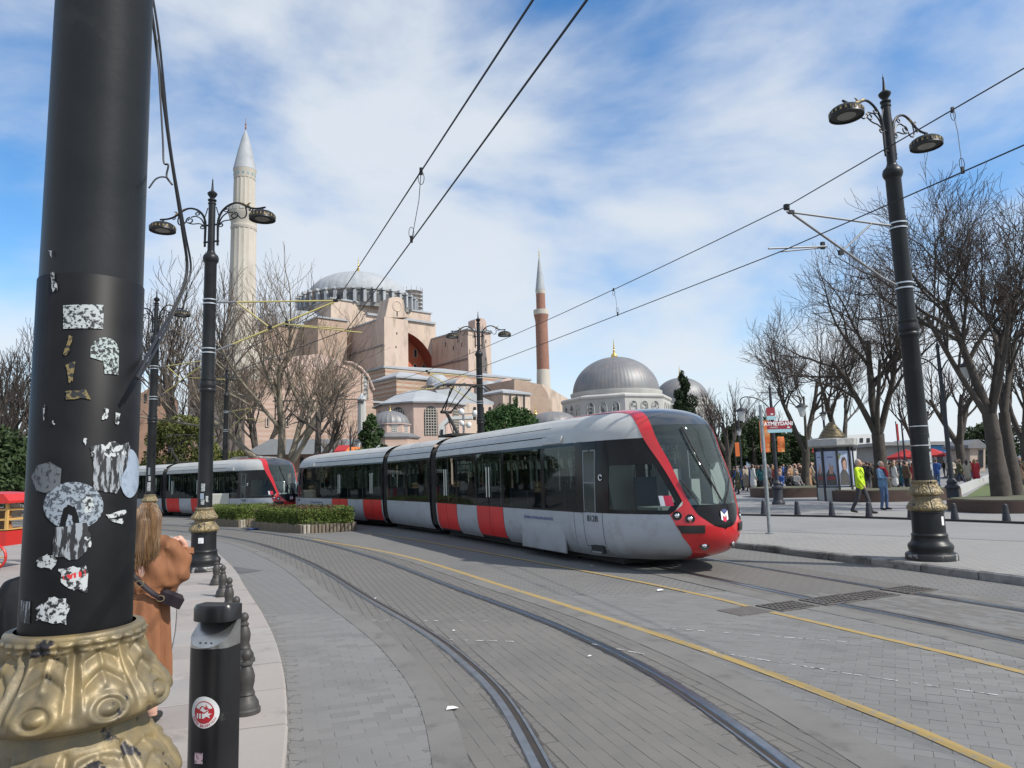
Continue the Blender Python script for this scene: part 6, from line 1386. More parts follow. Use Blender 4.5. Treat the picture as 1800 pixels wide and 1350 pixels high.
def bare_tree(base, h, r, seed, label, stems=None, maxl=4, mats_=(m_bark, m_twig), name='bare_tree', group='bare winter trees', **kw):
    rg = np.random.default_rng(seed); prm = dict(DEF); prm.update(kw); segs = []
    root = empty(name, base); tag(root, label, 'tree', group)
    # stems: list of (direction, length fraction, radius fraction)
    th = h*prm.get('trunk', 0.22)
    p = np.zeros(3); p[2] = -0.1; d = np.array([rg.normal(0, 0.05), rg.normal(0, 0.05), 1.0]); 
    lean = prm.get('lean', (0, 0)); d[0] += lean[0]; d[1] += lean[1]; d /= np.linalg.norm(d)
    n = 4; q = p; rr_ = r*1.25
    for i in range(n):
        q2 = q+d*th/n+rg.normal(0, 0.02, 3)*th/n; r2 = r*(1.25-0.33*(i+1)/n) if i == 0 else r*(0.95-0.03*i); segs.append((*q, *q2, rr_, r2)); q, rr_ = q2, r2
    stems = stems or [((math.cos(a)*0.5, math.sin(a)*0.5, 1), 1, 0.68) for a in (0.3, 2.4, 4.5)]
    for (dv, lf, rf) in stems:
        dv = np.array(dv, float); dv /= np.linalg.norm(dv); grow(rg, segs, q-np.array([0, 0, 0.15]), dv, h*prm.get('limb', 0.34)*lf, r*rf, 0, maxl, prm)
    S_ = np.array(segs)
    # fit height and limit thinnest radius
    k = (h)/(max(S_[:, 2].max(), S_[:, 5].max())); S_[:, [2, 5]] *= k; S_[:, 6:8] = np.maximum(S_[:, 6:8], prm.get('rmin', 0.008))
    big = S_[:, 6] > 0.075; mid_ = (~big) & (S_[:, 6] > 0.022)
    frusta(S_[big], 'trunk', mats_[0], root, 9); tw_ = np.concatenate([S_[mid_]]) ; b1_ = frusta(tw_, 'branches', mats_[0], root, 5); b2_ = frusta(S_[(~big) & (~mid_)], 'twigs', mats_[1], root, 3)
    for b_ in (b1_, b2_):
        if b_: b_['kind'] = 'stuff'
    sx_ = prm.get('wide', 1.0); root.scale = (sx_, sx_, 1)
    return root
def gp(px, Y, z=0.0): v = at(px, 800, Y); return Vector((v.x, v.y, z))
# plaza trees on the right
bare_tree(gp(1408, 41, ZR), 11.3, 0.29, 3, 'forked bare tree in the planter behind the street name sign', [((-0.38, 0, 1), 1.0, 0.62), ((0.25, 0.2, 1), 1.1, 0.66), ((-0.1, -0.4, 1), 0.8, 0.4)], trunk=0.2, spread=0.72, up=0.05, wob=0.11, wide=0.86, kids=[5, 5, 5, 4])
bare_tree(gp(1547, 33, ZR), 12.6, 0.36, 5, 'broad dark bare tree behind the poster kiosk', [((-0.45, 0.1, 1), 1.0, 0.5), ((0.05, 0.2, 1), 1.15, 0.66), ((0.5, -0.1, 1), 1.0, 0.5), ((-0.15, -0.3, 1), 0.9, 0.4)], trunk=0.24, spread=0.72, up=0.05, wob=0.11, wide=0.86, kids=[5, 5, 5, 4])
bare_tree(gp(1752, 24.0, ZR+0.35), 11.8, 0.29, 11, 'big bare tree in the brown planter at the right edge', [((-0.6, 0, 0.9), 1.0, 0.42), ((-0.1, 0.1, 1), 1.05, 0.66), ((0.45, 0.2, 1), 1.05, 0.6), ((0.1, -0.4, 1), 0.8, 0.4)], trunk=0.22, spread=0.74, up=0.05, wob=0.11, wide=0.9, kids=[5, 5, 5, 4])
bare_tree(gp(1778, 25.2, ZR+0.35), 10.0, 0.2, 12, 'thinner second trunk in the brown planter at the right edge', [((0.4, 0.1, 1), 1.0, 0.6), ((0.1, 0.4, 1), 1.0, 0.5)], trunk=0.3, maxl=4)
bare_tree(gp(1480, 44, ZR), 11.5, 0.30, 14, 'leaning bare tree between the forked tree and the broad dark tree', [((-0.4, 0, 1), 1.0, 0.7), ((0.2, 0.2, 1), 1, 0.5)], trunk=0.25, maxl=4)
bare_tree(gp(1690, 58, ZR), 11.5, 0.36, 15, 'bare tree beyond the walking man across the plaza', trunk=0.24, maxl=3, rmin=0.012)
bare_tree(gp(1620, 64, ZR), 10.5, 0.30, 16, 'distant bare tree hidden behind the right lamp post', trunk=0.24, maxl=3, rmin=0.012)
bare_tree(gp(1800, 48, ZR), 12.5, 0.36, 17, 'dense bare tree at the right edge behind the planter tree', wide=0.8, trunk=0.2, maxl=3, rmin=0.014)
bare_tree(gp(1278, 62, ZR), 9.4, 0.30, 18, 'bare tree rising just right of the tram nose', trunk=0.3, maxl=3, rmin=0.012, spread=0.5)
bare_tree(gp(1345, 75, ZR), 9.0, 0.3, 19, 'far bare tree left of the street name sign', trunk=0.25, maxl=3, rmin=0.015)
bare_tree(gp(1245, 88, ZR), 11, 0.3, 20, 'far bare tree behind the tram windscreen and mausoleum', trunk=0.25, maxl=3, rmin=0.018)
# trees before the church
bare_tree(gp(492, 50), 18.4, 0.62, 31, 'big plane tree with pale trunk before the pink annexe', [((0.06, 0, 1), 1.25, 0.55), ((0.32, 0.1, 1), 1.1, 0.42), ((-0.55, 0.1, 0.8), 1.0, 0.45), ((0.55, -0.2, 1), 0.9, 0.36)], trunk=0.12, mats_=(m_barkp, m_twigp), limb=0.42, spread=0.52, rmin=0.011, name='plane_tree')
bare_tree(gp(556, 46), 9.2, 0.42, 33, 'short pollarded tree with a sawn off limb by the yew', [((0.0, 0, 1), 1.0, 0.6), ((0.75, 0, 0.9), 0.7, 0.6)], trunk=0.30, mats_=(m_bark, m_twigp), maxl=3, rmin=0.011, spread=0.8, name='pollarded_tree')
bare_tree(gp(318, 62), 22.0, 0.5, 34, 'tall bare tree between the lamp posts left of the minaret', trunk=0.2, spread=0.55, rmin=0.016, mats_=(m_bark, m_twig))
bare_tree(gp(405, 66), 15.5, 0.34, 35, 'bare tree at the foot of the stone minaret', [((-0.1, 0, 1), 1.1, 0.6), ((0.25, 0, 1), 1, 0.5)], trunk=0.2, maxl=3, spread=0.5, rmin=0.016, mats_=(m_bark, m_twigp))
bare_tree(gp(362, 60), 13, 0.3, 36, 'dark bare tree behind the second lamp post', trunk=0.2, maxl=3, rmin=0.016)
bare_tree(gp(28, 46), 12.6, 0.4, 37, 'bare tree at the far left edge behind the foreground post', trunk=0.16, spread=0.6, rmin=0.012)
bare_tree(gp(-10, 60), 15, 0.4, 38, 'taller hazy bare tree at the left edge', trunk=0.16, maxl=3, rmin=0.016)
bare_tree(gp(455, 84), 17.5, 0.4, 39, 'bare tree right of the minaret before the church', trunk=0.2, rmin=0.02, spread=0.5, mats_=(m_bark, m_twigp))
bare_tree(gp(600, 66), 8.0, 0.25, 40, 'small twiggy tree before the annexe window', trunk=0.2, maxl=3, rmin=0.014, mats_=(m_bark, m_twigp))
bare_tree(gp(822, 60), 4.6, 0.16, 41, 'low bare bush below the gateway cameras', trunk=0.15, maxl=3, rmin=0.012, name='bare_bush', mats_=(m_bark, m_twigp))
bare_tree(gp(1005, 92), 10.5, 0.2, 42, 'thin bare tree before the marble mausoleum wall', trunk=0.2, maxl=3, rmin=0.012, mats_=(m_bark, m_twigp))

# ------------------------------------------------------------- evergreen foliage made of many small leaves
def leaf_mat(name, c, c2, c3=None): return mat(name, c, 0.7, col2=c2, scale=0.9, detail=4, third=((c3, 3.0, 0.5, 0.7) if c3 else None), spec=0.3)
m_yew = leaf_mat('yew_green', (0.030, 0.060, 0.018), (0.05, 0.085, 0.025), (0.02, 0.038, 0.012))
m_pine = leaf_mat('pine_green', (0.028, 0.068, 0.015), (0.045, 0.095, 0.025), (0.018, 0.04, 0.01))
m_cyp = leaf_mat('cypress_green', (0.014, 0.028, 0.010), (0.022, 0.04, 0.014))
m_bush = leaf_mat('olive_bush', (0.10, 0.115, 0.03), (0.14, 0.15, 0.04), (0.06, 0.075, 0.02))
m_dkbush = leaf_mat('dark_bush', (0.025, 0.045, 0.015), (0.045, 0.07, 0.022), (0.015, 0.028, 0.01))
m_box = leaf_mat('box_hedge', (0.075, 0.115, 0.020), (0.12, 0.155, 0.032), (0.04, 0.062, 0.014))
m_boxr = leaf_mat('reddish_hedge', (0.07, 0.035, 0.025), (0.10, 0.055, 0.03), (0.05, 0.06, 0.02))
def leaves(name, centers, radii, per, size, m, parent, seed=1, flat=0.0, shell=0.55):
    rg = np.random.default_rng(seed); C = np.array(centers, float); Rr = np.array(radii, float)
    if Rr.ndim == 1: Rr = np.repeat(Rr[:, None], 3, 1)
    vol = Rr.prod(1)**(2/3); cnt = np.maximum(8, (per*vol/vol.sum()*len(C)).astype(int)); idx = np.repeat(np.arange(len(C)), cnt); N = len(idx)
    u = rg.normal(0, 1, (N, 3)); u /= np.linalg.norm(u, axis=1, keepdims=True); rad = shell+(1-shell)*rg.random((N, 1))**0.6
    P = C[idx]+u*rad*Rr[idx]
    a = rg.normal(0, 1, (N, 3)); a /= np.linalg.norm(a, axis=1, keepdims=True); b = np.cross(a, rg.normal(0, 1, (N, 3))); b /= np.linalg.norm(b, axis=1, keepdims=True)+1e-9
    s = size*(0.6+0.8*rg.random((N, 1)))
    V = np.stack([P-a*s, P+b*s*0.45, P+a*s, P-b*s*0.45], 1).reshape(-1, 3); Fq = np.arange(4*N).reshape(-1, 4)
    return obj(name, np_mesh(name, V, Fq, m), parent)
def clumps(rg, shape, n, h, w, kind):
    C = []; Rr = []
    for i in range(n):
        t = rg.random(); a = rg.random()*2*math.pi
        if kind == 'cone': rr_ = w*(1-t)**0.8*(0.55+0.45*rg.random()); z = h*(0.06+0.9*t); c = 0.13*w+0.16*w*(1-t)
        elif kind == 'column': t = (i+0.5)/n; rr_ = w*(0.6 if t < 0.75 else 0.6*(1-t)/0.25)*(0.4+0.6*rg.random()); z = h*(0.04+0.92*t); c = w*0.5*(1 if t < 0.75 else 0.45+0.55*(1-t)/0.25)
        else: th_ = math.acos(1-1.35*rg.random()); rr_ = w*math.sin(th_)*0.85; z = h*0.5+h*0.40*math.cos(th_); c = w*0.27
        C.append((rr_*math.cos(a), rr_*math.sin(a), z)); Rr.append(c*(0.7+0.6*rg.random()))
    return C, Rr
def evergreen(name, base, h, w, kind, m, label, n=40, per=220, size=0.13, seed=1, cat='tree', trunk=True):
    rg = np.random.default_rng(seed); root = empty(name, base); tag(root, label, cat)
    C, Rr = clumps(rg, None, n, h, w, kind); leaves('crown', C, Rr, per, size, m, root, seed)
    if trunk: mb_ = MB(); mb_.tube([(0, 0, -0.1), (0.05, 0, h*0.3), (0, 0.04, h*0.75)], [0.16*w/1.5, 0.12*w/1.5, 0.03], 8); mb_.build('trunk', m_bark, root, 60)
    return root
evergreen('yew_tree', gp(652, 50), 6.3, 2.1, 'cone', m_yew, 'dark green conical yew before the small domed tomb', 60, 260, 0.13, 2)
evergreen('round_pine', gp(898, 64), 8.2, 3.0, 'dome', m_pine, 'round topped green pine left of the mausoleum', 60, 300, 0.13, 3)
evergreen('small_cypress', gp(909, 76), 10.3, 0.95, 'column', m_yew, 'slim clipped cypress tip behind the round pine', 30, 160, 0.12, 4)
evergreen('cypress_tree', gp(1208, 66), 11.2, 1.15, 'column', m_cyp, 'dark columnar cypress between the two mausoleum domes', 60, 240, 0.13, 5)
evergreen('olive_bush', gp(318, 56), 7.2, 2.6, 'dome', m_bush, 'yellow green bushy tree between the left lamp posts', 50, 240, 0.13, 6)
evergreen('olive_bush', gp(425, 58), 4.2, 2.2, 'dome', m_bush, 'low olive green bush behind the second tram roof', 40, 220, 0.13, 7)
evergreen('olive_bush', gp(388, 70), 5.2, 3.0, 'dome', m_dkbush, 'dull green shrub mass under the stone minaret', 40, 220, 0.15, 8)
for i, (x, Y, h, w, lab) in enumerate(((1325, 68, 6.5, 3.0, 'dark evergreen bush behind the orange banner on the lantern post'), (1295, 78, 6.2, 3.0, 'dark evergreen bush right beside the tram nose'), (1372, 72, 5.4, 2.8, 'dark ivy covered shrub behind the street name sign'), (1400, 80, 5.0, 3.0, 'far shrub between sign and kiosk'), (1762, 70, 5.5, 3.6, 'dark shrub mass at right behind the planter trees'), (18, 52, 3.2, 2.6, 'green shrub at the far left edge behind the post'), (1255, 72, 4.5, 2.6, 'shrub seen through the tram windscreen'))):
    evergreen('dark_shrub', gp(x, Y), h, w, 'dome', m_dkbush if i != 5 else m_bush, lab, 40, 240, 0.15, 20+i, 'shrub')

for i, (x, y, h, w, lab) in enumerate(((-31, 41, 5.0, 3.2, 'first added dark shrub beyond the left picture edge, for tram window reflections'), (-37, 46, 5.6, 3.4, 'second added dark shrub beyond the left picture edge, for tram window reflections'), (-43, 50, 4.8, 3.4, 'third added dark shrub beyond the left picture edge, for tram window reflections'), (-50, 54, 5.8, 3.8, 'fourth added dark shrub beyond the left picture edge, for tram window reflections'), (-34, 52, 6.2, 3.2, 'added tall dark shrub behind the bakery cart, for tram window reflections'), (-44, 60, 6.4, 3.6, 'added tall dark shrub far behind the bakery cart, for tram window reflections'))):
    evergreen('dark_shrub', (x, y, 0), h, w, 'dome', m_dkbush, lab, 40, 230, 0.17, 60+i, 'shrub')  # added shrubs of guessed size, giving the tram windows something dark to reflect
# ------------------------------------------------------------- clipped hedge planters edged with upright logs
m_log = mat('grey_log', (0.20, 0.165, 0.12), 0.9, col2=(0.13, 0.105, 0.075), scale=4, stretch=(1, 1, 0.3), third=((0.26, 0.235, 0.19), 3, 0.55, 0.7))
m_logp = mat('pale_split_log', (0.42, 0.38, 0.32), 0.9, col2=(0.30, 0.26, 0.2), scale=5)
def planter(label, poly, hl=0.27, hh=0.78, red=True, seed=1):
    rg = random.Random(seed); root = empty('hedge_planter', (poly[0][0], poly[0][1], 0)); tag(root, label, 'planter', 'clipped hedge planters in the road'); o_ = Vector(root.location)
    n = len(poly); P = [Vector((p[0], p[1], 0))-o_ for p in poly]; c = sum(P, Vector())/n
    mb_ = MB(); inn = [p+(c-p).normalized()*0.06 for p in P]; mb_.prism([(p.x, p.y) for p in inn], 0.0, hl-0.05); mb_.build('soil', m_earth, root)
    lm = [MB() for _ in range(3)]
    for k in range(3): lm[k].tube([(0, 0, -0.02), (0, 0, hl*(0.93+0.07*k)), (0, 0, hl*(0.95+0.07*k))], [0.055, 0.055, 0.042], 8)
    lme = [lm[k].mesh('log', m_log, 40) for k in range(3)]; lp = lm[1].mesh('log', m_logp, 40)
    cnt = 0
    for i in range(n):
        a, b = P[i], P[(i+1) % n]; L = (b-a).length; k = int(L/0.115)
        for j in range(k):
            p = a+(b-a)*(j+0.5)/k; 
            if (p+o_).y > c.y+o_.y+1.2: continue
            o2 = obj('log', lp if (i == 0 and j < 2) else lme[rg.randrange(3)], root, p); o2.rotation_euler = (rg.uniform(-0.05, 0.05), rg.uniform(-0.05, 0.05), rg.uniform(0, 6)); cnt += 1
    # hedge: ring of box round a lower red core
    C = []; Rr = []
    for i in range(n):
        a, b = P[i], P[(i+1) % n]; L = (b-a).length; k = max(2, int(L/0.16))
        for j in range(k):
            for row in (0.14, 0.34):
                p = a+(b-a)*(j+rg.random())/k; p = p+(c-p).normalized()*row
                for z in (hl+0.06, hl+0.20, hl+0.33, hl+0.44): C.append((p.x, p.y, z)); Rr.append((0.13, 0.13, 0.10))
    leaves('hedge', C, Rr, 34, 0.034, m_box, root, seed, shell=0.3)
    C = [(c.x+(q.x-c.x)*t, c.y+(q.y-c.y)*t, hl+0.36+0.1*rg.random()) for q in P for t in np.linspace(0.05, 0.8, 8)]
    if red: leaves('red_shrubs', C, [(0.3, 0.3, 0.16)]*len(C), 90, 0.04, m_boxr, root, seed+5, shell=0.2)
    return root
gP = lambda x, y: (gnd(x, y).x, gnd(x, y).y)
planter('nearer clipped hedge planter with log edging in front of the first tram', [gP(532, 938), gP(624, 933), (gP(624, 933)[0]-1.0, gP(624, 933)[1]+2.4), (gP(443, 930)[0]-0.2, gP(443, 930)[1]+2.2), gP(443, 930)], seed=3)
planter('farther clipped hedge planter beside the second lamp post', [gP(422, 927), gP(440, 925), (gP(440, 925)[0]+0.2, gP(440, 925)[1]+2.6), (gP(350, 922)[0]-0.6, gP(350, 922)[1]+2.0), gP(345, 922)], red=False, seed=4)
# ------------------------------------------------------------- street furniture on the left pavement
m_cast = mat('cast_iron_grey', (0.036, 0.033, 0.031), 0.55, 0.2, col2=(0.062, 0.058, 0.053), scale=6, detail=8, bump=0.3, bscale=30, bdist=0.004)
def bollard_left():
    mb_ = MB(); mb_.lathe([(0, 0), (0.15, 0), (0.15, 0.045), (0.135, 0.06), (0.13, 0.11), (0.115, 0.135), (0.085, 0.19), (0.092, 0.205), (0.085, 0.22), (0.072, 0.26), (0.085, 0.33), (0.088, 0.39), (0.07, 0.46), (0.052, 0.50), (0.064, 0.515), (0.064, 0.53), (0.045, 0.545), (0.04, 0.565), (0.058, 0.60), (0.060, 0.63), (0.045, 0.665), (0.02, 0.685), (0, 0.69)], 22); return mb_.mesh('bollard', m_cast, 35)
bme = bollard_left()
spots = [((380, 1028), 'farthest of the short iron bollards, beside the second lamp post'), ((391, 1048), 'second farthest iron bollard on the left pavement edge'), ((402, 1078), 'third iron bollard from the second lamp post'), ((414, 1124), 'iron bollard just showing above the litter bin'), ((428, 1164), 'iron bollard right behind the litter bin top'), ((432, 1253), 'nearest iron bollard beside the litter bin')]
for (p, lab) in spots:
    q = gnd(p[0], p[1], ZS); o = obj('iron_bollard', bme, None, q); o.scale = (0.66, 0.66, 0.63); tag(o, lab, 'bollard', 'short turned iron bollards on the left pavement')
# litter bin
m_bin = mat('glossy_black_bin', (0.010, 0.010, 0.011), 0.3, col2=(0.016, 0.016, 0.017), scale=3, rvar=0.08, third=((0.05, 0.05, 0.05), 9, 0.66, 0.72)); m_binst = mat('stub_plate_steel', (0.50, 0.50, 0.49), 0.3, 0.9, col2=(0.35, 0.35, 0.34), scale=12)
bq = Vector((-1.455, 3.52, ZS-0.10)); BW = 0.105; BD = 0.085; HB = 1.12
bin_ = empty('litter_bin', bq, R_(-14)); tag(bin_, 'slim black cigarette bin with round red and white sticker', 'bin')
def dprof(w, d, n=12):      # flat back, bowed front
    return [(-w, d*0.6)]+[(-w*math.cos(math.pi*i/n), -d*0.35-d*0.65*math.sin(math.pi*i/n)) for i in range(n+1)]+[(w, d*0.6)]
mb = MB(); zs_ = [0, 0.985]; P = dprof(BW, BD); mb.prism(P, 0, 0.935); mb.build('body', m_bin, bin_, 30)
mb = MB(); P2 = [(x, y+0.045) for x, y in dprof(BW*0.94, BD*0.3)]; mb.prism(P2, 0.936, HB-0.07); mb.build('neck', m_bin, bin_, 30)
P = [(x, y*0.88+0.012) for x, y in P]; mb = MB(); n_ = len(P); top = [(x, y, HB-0.012+(0.012 if y > 0 else 0)) for x, y in P]; mb.add([(x, y, HB-0.07) for x, y in P]+top+[(x*0.9, y*0.9, HB+0.004) for x, y in P], [(i, (i+1) % n_, n_+(i+1) % n_, n_+i) for i in range(n_)]+[(n_+i, n_+(i+1) % n_, 2*n_+(i+1) % n_, 2*n_+i) for i in range(n_)]+[tuple(range(2*n_, 3*n_)), tuple(reversed(range(n_)))]); mb.build('lid', m_bin, bin_, 40)
mb = MB(); P3 = dprof(BW*0.97, BD*1.02); n3_ = len(P3); zsl = lambda y: 0.940+max(0.0, (y+BD*1.02))*0.95
mb.add([(x, y, 0.9352) for x, y in P3]+[(x, y, zsl(y)) for x, y in P3], [(i, (i+1) % n3_, n3_+(i+1) % n3_, n3_+i) for i in range(n3_)]+[tuple(range(n3_, 2*n3_))]); plate = mb.build('stub_plate', m_binst, bin_, 30)
for x in (-0.03, 0.0, 0.03):
    mb = MB(); mb.lathe([(0.0, 0), (0.006, 0), (0.006, 0.0015), (0, 0.0015)], 10, 0, (x, -BD*0.78, zsl(-BD*0.78)+0.0006)); mb.build('stub_hole', m_winD, plate)
def bin_y(x): return -BD*0.35-BD*0.65*math.sqrt(max(0, 1-(x/BW)**2))
def bin_disc(name, cx, cz, r, m, off, inner=0.0, a0=0, a1=360, n=36):
    vs = []; fs = []
    for i in range(n+1):
        a = R_(a0+(a1-a0)*i/n)
        for q in (inner, inner+(r-inner)*0.34, inner+(r-inner)*0.67, r): x = cx+q*math.cos(a); vs.append((x, bin_y(x)-off, cz+q*math.sin(a)))
    for i in range(n):
        for k in range(3): fs.append((4*i+k, 4*i+k+1, 4*i+5+k, 4*i+4+k))
    mb_ = MB(); mb_.add(vs, fs); return mb_.build(name, m, bin_)
m_stred = mat('sticker_red', (0.45, 0.025, 0.035), 0.5)
bin_disc('round_sticker', 0.012, 0.655, 0.070, m_white, 0.0008); bin_disc('sticker_field', 0.012, 0.655, 0.047, m_stred, 0.0014, 0.0, 155, 385); bin_disc('sticker_ring', 0.012, 0.655, 0.050, m_stred, 0.0015, 0.0465)
def bin_poly(name, pts, m, off):
    bm_ = bmesh.new(); f = bm_.faces.new([bm_.verts.new((x, bin_y(x)-off, z)) for x, z in pts]); bmesh.ops.triangulate(bm_, faces=[f]); me = bpy.data.meshes.new(name); bm_.to_mesh(me); bm_.free(); me.materials.append(m); return obj(name, me, bin_)
for i in range(3): bin_poly('sticker_column', [(-0.024+0.014*i, 0.628), (-0.016+0.014*i, 0.628), (-0.016+0.014*i, 0.65), (-0.024+0.014*i, 0.65)], m_white, 0.0022)
bin_poly('sticker_figure', [(0.012, 0.628), (0.026, 0.638), (0.044, 0.63), (0.034, 0.642), (0.052, 0.65), (0.034, 0.651), (0.036, 0.662), (0.024, 0.652), (0.012, 0.648), (0.02, 0.64)], m_white, 0.0022)
bin_poly('sticker_skyline', [(-0.03, 0.668), (-0.012, 0.668), (-0.004, 0.680), (0.004, 0.684), (0.012, 0.680), (0.018, 0.668), (0.022, 0.668), (0.0225, 0.694), (0.024, 0.668), (0.031, 0.668), (0.0315, 0.690), (0.033, 0.668), (0.05, 0.668), (0.05, 0.66), (-0.03, 0.66)], m_stred, 0.0018)
word = 'FATİH BELEDİYESİ'
for i, ch in enumerate(word):
    if ch == ' ': continue
    a = R_(205+130*i/(len(word)-1)); x = 0.012+0.060*math.cos(a); z = 0.655+0.060*math.sin(a); ta = a+math.pi/2
    text_mesh('letter', ch, 0.0135, m_stred, bin_, frame((x, bin_y(x)-0.0016, z), (math.cos(ta), 0, math.sin(ta)), (-math.sin(ta), 0, math.cos(ta)), (0, -1, 0)), ext=0.0002, bold=0.0004)
m_pinkst = sticker_mat('faded_pink_sticker', (0.55, 0.40, 0.44), (0.16, 0.12, 0.14), 0.5, 60)
bin_poly('square_sticker', [(-0.032, 0.43), (0.012, 0.43), (0.012, 0.478), (-0.032, 0.478)], m_pinkst, 0.001); 
mb = MB(); mb.tube([(x, bin_y(x)-0.0008, 0.36-0.085*math.sqrt(max(0, 1-(x/0.085)**2))) for x in np.linspace(-0.085, 0.085, 24)], 0.0012, 4); mb.build('door_seam', m_cast, bin_)
# bollards and name sign on the right
m_bolr = mat('blue_black_bollard', (0.018, 0.020, 0.028), 0.55, col2=(0.03, 0.032, 0.04), scale=8)
mb = MB(); mb.lathe([(0, 0), (0.155, 0), (0.155, 0.03), (0.125, 0.06), (0.085, 0.40), (0.075, 0.50), (0.085, 0.51), (0.085, 0.53), (0.06, 0.55), (0.065, 0.575), (0.05, 0.60), (0, 0.612)], 18); br = mb.mesh('bollard', m_bolr, 35)
for i, (x, y, lab) in enumerate(((1343, 905, 'cone bollard just left of the street sign pole'), (1402, 907, 'cone bollard right of the street sign pole'), (1463, 909, 'cone bollard in front of the poster kiosk'), (1528, 911, 'cone bollard by the feet of the man in yellow'), (1602, 913, 'cone bollard half hidden by the right lamp post'), (1679, 916, 'cone bollard right of the right lamp post'), (1770, 919, 'cone bollard nearest the right edge'))):
    o = obj('cone_bollard', br, None, gnd(x, y, ZR)); o.scale = (0.8, 0.8, 0.78); tag(o, lab, 'bollard', 'dark cone bollards along the plaza')
m_sred = mat('sign_maroon', (0.26, 0.022, 0.035), 0.45); m_teal = mat('sign_pale_blue', (0.30, 0.50, 0.55), 0.5); m_pole2 = mat('grey_sign_pole', (0.34, 0.36, 0.37), 0.45, 0.5, col2=(0.24, 0.27, 0.28), scale=5, third=((0.6, 0.62, 0.6), 9, 0.6, 0.68))
sq = gnd(1353, 938, ZR); sg_ = empty('street_name_sign', sq); tag(sg_, 'maroon street name plates reading ATMEYDANI on a grey pole', 'sign')
Ys = sq.y; pt2 = lambda x, y: at(x, y, Ys)-sq
mb = MB(); mb.tube([(0, 0, 0), (0, 0, pt2(1347, 712).z)], 0.045, 12); mb.lathe([(0.1, 0), (0.1, 0.02), (0.05, 0.03)], 14); mb.build('pole', m_pole2, sg_, 40)
def plate_(x0, x1, y0, y1, yb, txt, size, sub=None):
    a, b, c = pt2(x0, y0), pt2(x1, y1), pt2(x1, yb); w_ = b.x-a.x
    mb_ = MB(); mb_.box(((a.x+b.x)/2, -0.06, (a.z+b.z)/2), (w_, 0.02, a.z-b.z)); p_ = mb_.build('name_plate', m_sred, sg_)
    mb_ = MB(); mb_.box(((a.x+b.x)/2, -0.06, (b.z+c.z)/2), (w_, 0.02, b.z-c.z-0.004)); mb_.build('blue_strip', m_teal, p_)
    if txt: text_mesh('lettering', txt, size, m_white, p_, frame(((a.x+b.x)/2-0.02, -0.071, a.z*0.66+b.z*0.34), (1, 0, 0), (0, 0, 1), (0, -1, 0)), bold=0.004)
    if sub: text_mesh('small_lettering', sub, size*0.36, m_white, p_, frame((a.x+w_*0.27, -0.071, a.z*0.22+b.z*0.78), (1, 0, 0), (0, 0, 1), (0, -1, 0)))
    mb_ = MB(); mb_.box((b.x-0.08, -0.071, b.z+0.04), (0.06, 0.004, 0.03)); mb_.build('street_number_box', m_white, p_)
    return p_
plate_(1346, 1390, 741, 754, 760, 'ATMEYDANI', 0.125, 'CADDESİ')
plate_(1345, 1361, 717, 731, 738, None, 0.1)
# poster kiosk
m_kst = mat('kiosk_stone', (0.42, 0.42, 0.40), 0.8, col2=(0.36, 0.36, 0.34), scale=2); m_kdark = mat('kiosk_frame', (0.03, 0.03, 0.032), 0.5); m_kcap = mat('kiosk_brass_cap', (0.30, 0.25, 0.16), 0.4, 0.6, col2=(0.2, 0.17, 0.12), scale=3)
def poster_mat(name):
    return [mat(name+'_pale', (0.42, 0.48, 0.62), 0.4, col2=(0.34, 0.40, 0.56), scale=2)]
kq = gnd(1472, 879, ZR); kY = kq.y; kk_ = empty('poster_kiosk', kq, 0); tag(kk_, 'eight sided poster kiosk with lit portrait poster behind the man in yellow', 'kiosk')
KR = 0.82; kz = lambda y: at(1480, y, kY-KR).z-ZR
z_base, z_top, z_cap0, z_cap1, z_tip = kz(857), kz(790), kz(784), kz(770), kz(741)
rot8 = R_(22.5+8)
def oct_(mb_, prof): 
    k0 = len(mb_.v); mb_.lathe(prof, 8); mb_.v[k0:] = [tuple(Matrix.Rotation(rot8, 3, 'Z') @ Vector(v)) for v in mb_.v[k0:]]
mb = MB(); oct_(mb, [(KR, 0), (KR, z_base), (KR-0.1, z_base)]); mb.build('plinth', m_kst, kk_)
mb = MB(); oct_(mb, [(KR-0.06, z_base), (KR-0.06, z_cap0)]); mb.build('core', m_kdark, kk_)
mb = MB(); oct_(mb, [(KR-0.06, z_cap0-0.05), (KR+0.22, z_cap0+0.02), (KR+0.24, z_cap0+0.06), (KR+0.24, z_cap1-0.03), (KR+0.2, z_cap1), (0.55, z_cap1+0.02), (0, z_cap1+0.02)]); mb.build('cornice', m_kst, kk_)
mb = MB(); prof = []; nst = 11
for i in range(nst):
    t = i/nst; r = 0.56*(1-t)**0.75+0.03; z = z_cap1+0.02+(z_tip-z_cap1)*t; prof += [(r, z), (r+0.025, z+0.03), (r, z+0.06)]
prof += [(0.02, z_tip), (0, z_tip+0.05)]; mb.lathe(prof, 24); mb.build('stepped_cap', m_kcap, kk_, 30)
m_po = mat('poster_lilac', (0.42, 0.48, 0.62), 0.35, col2=(0.36, 0.42, 0.58), scale=1.5); m_pgr = mat('poster_olive', (0.16, 0.19, 0.07), 0.4); m_pface = mat('poster_face', (0.46, 0.29, 0.22), 0.4); m_phair = mat('poster_hair', (0.10, 0.06, 0.045), 0.4); m_pdress = mat('poster_dress', (0.075, 0.07, 0.07), 0.4, col2=(0.11, 0.10, 0.09), scale=6); m_plip = mat('poster_lips', (0.36, 0.10, 0.09), 0.4)
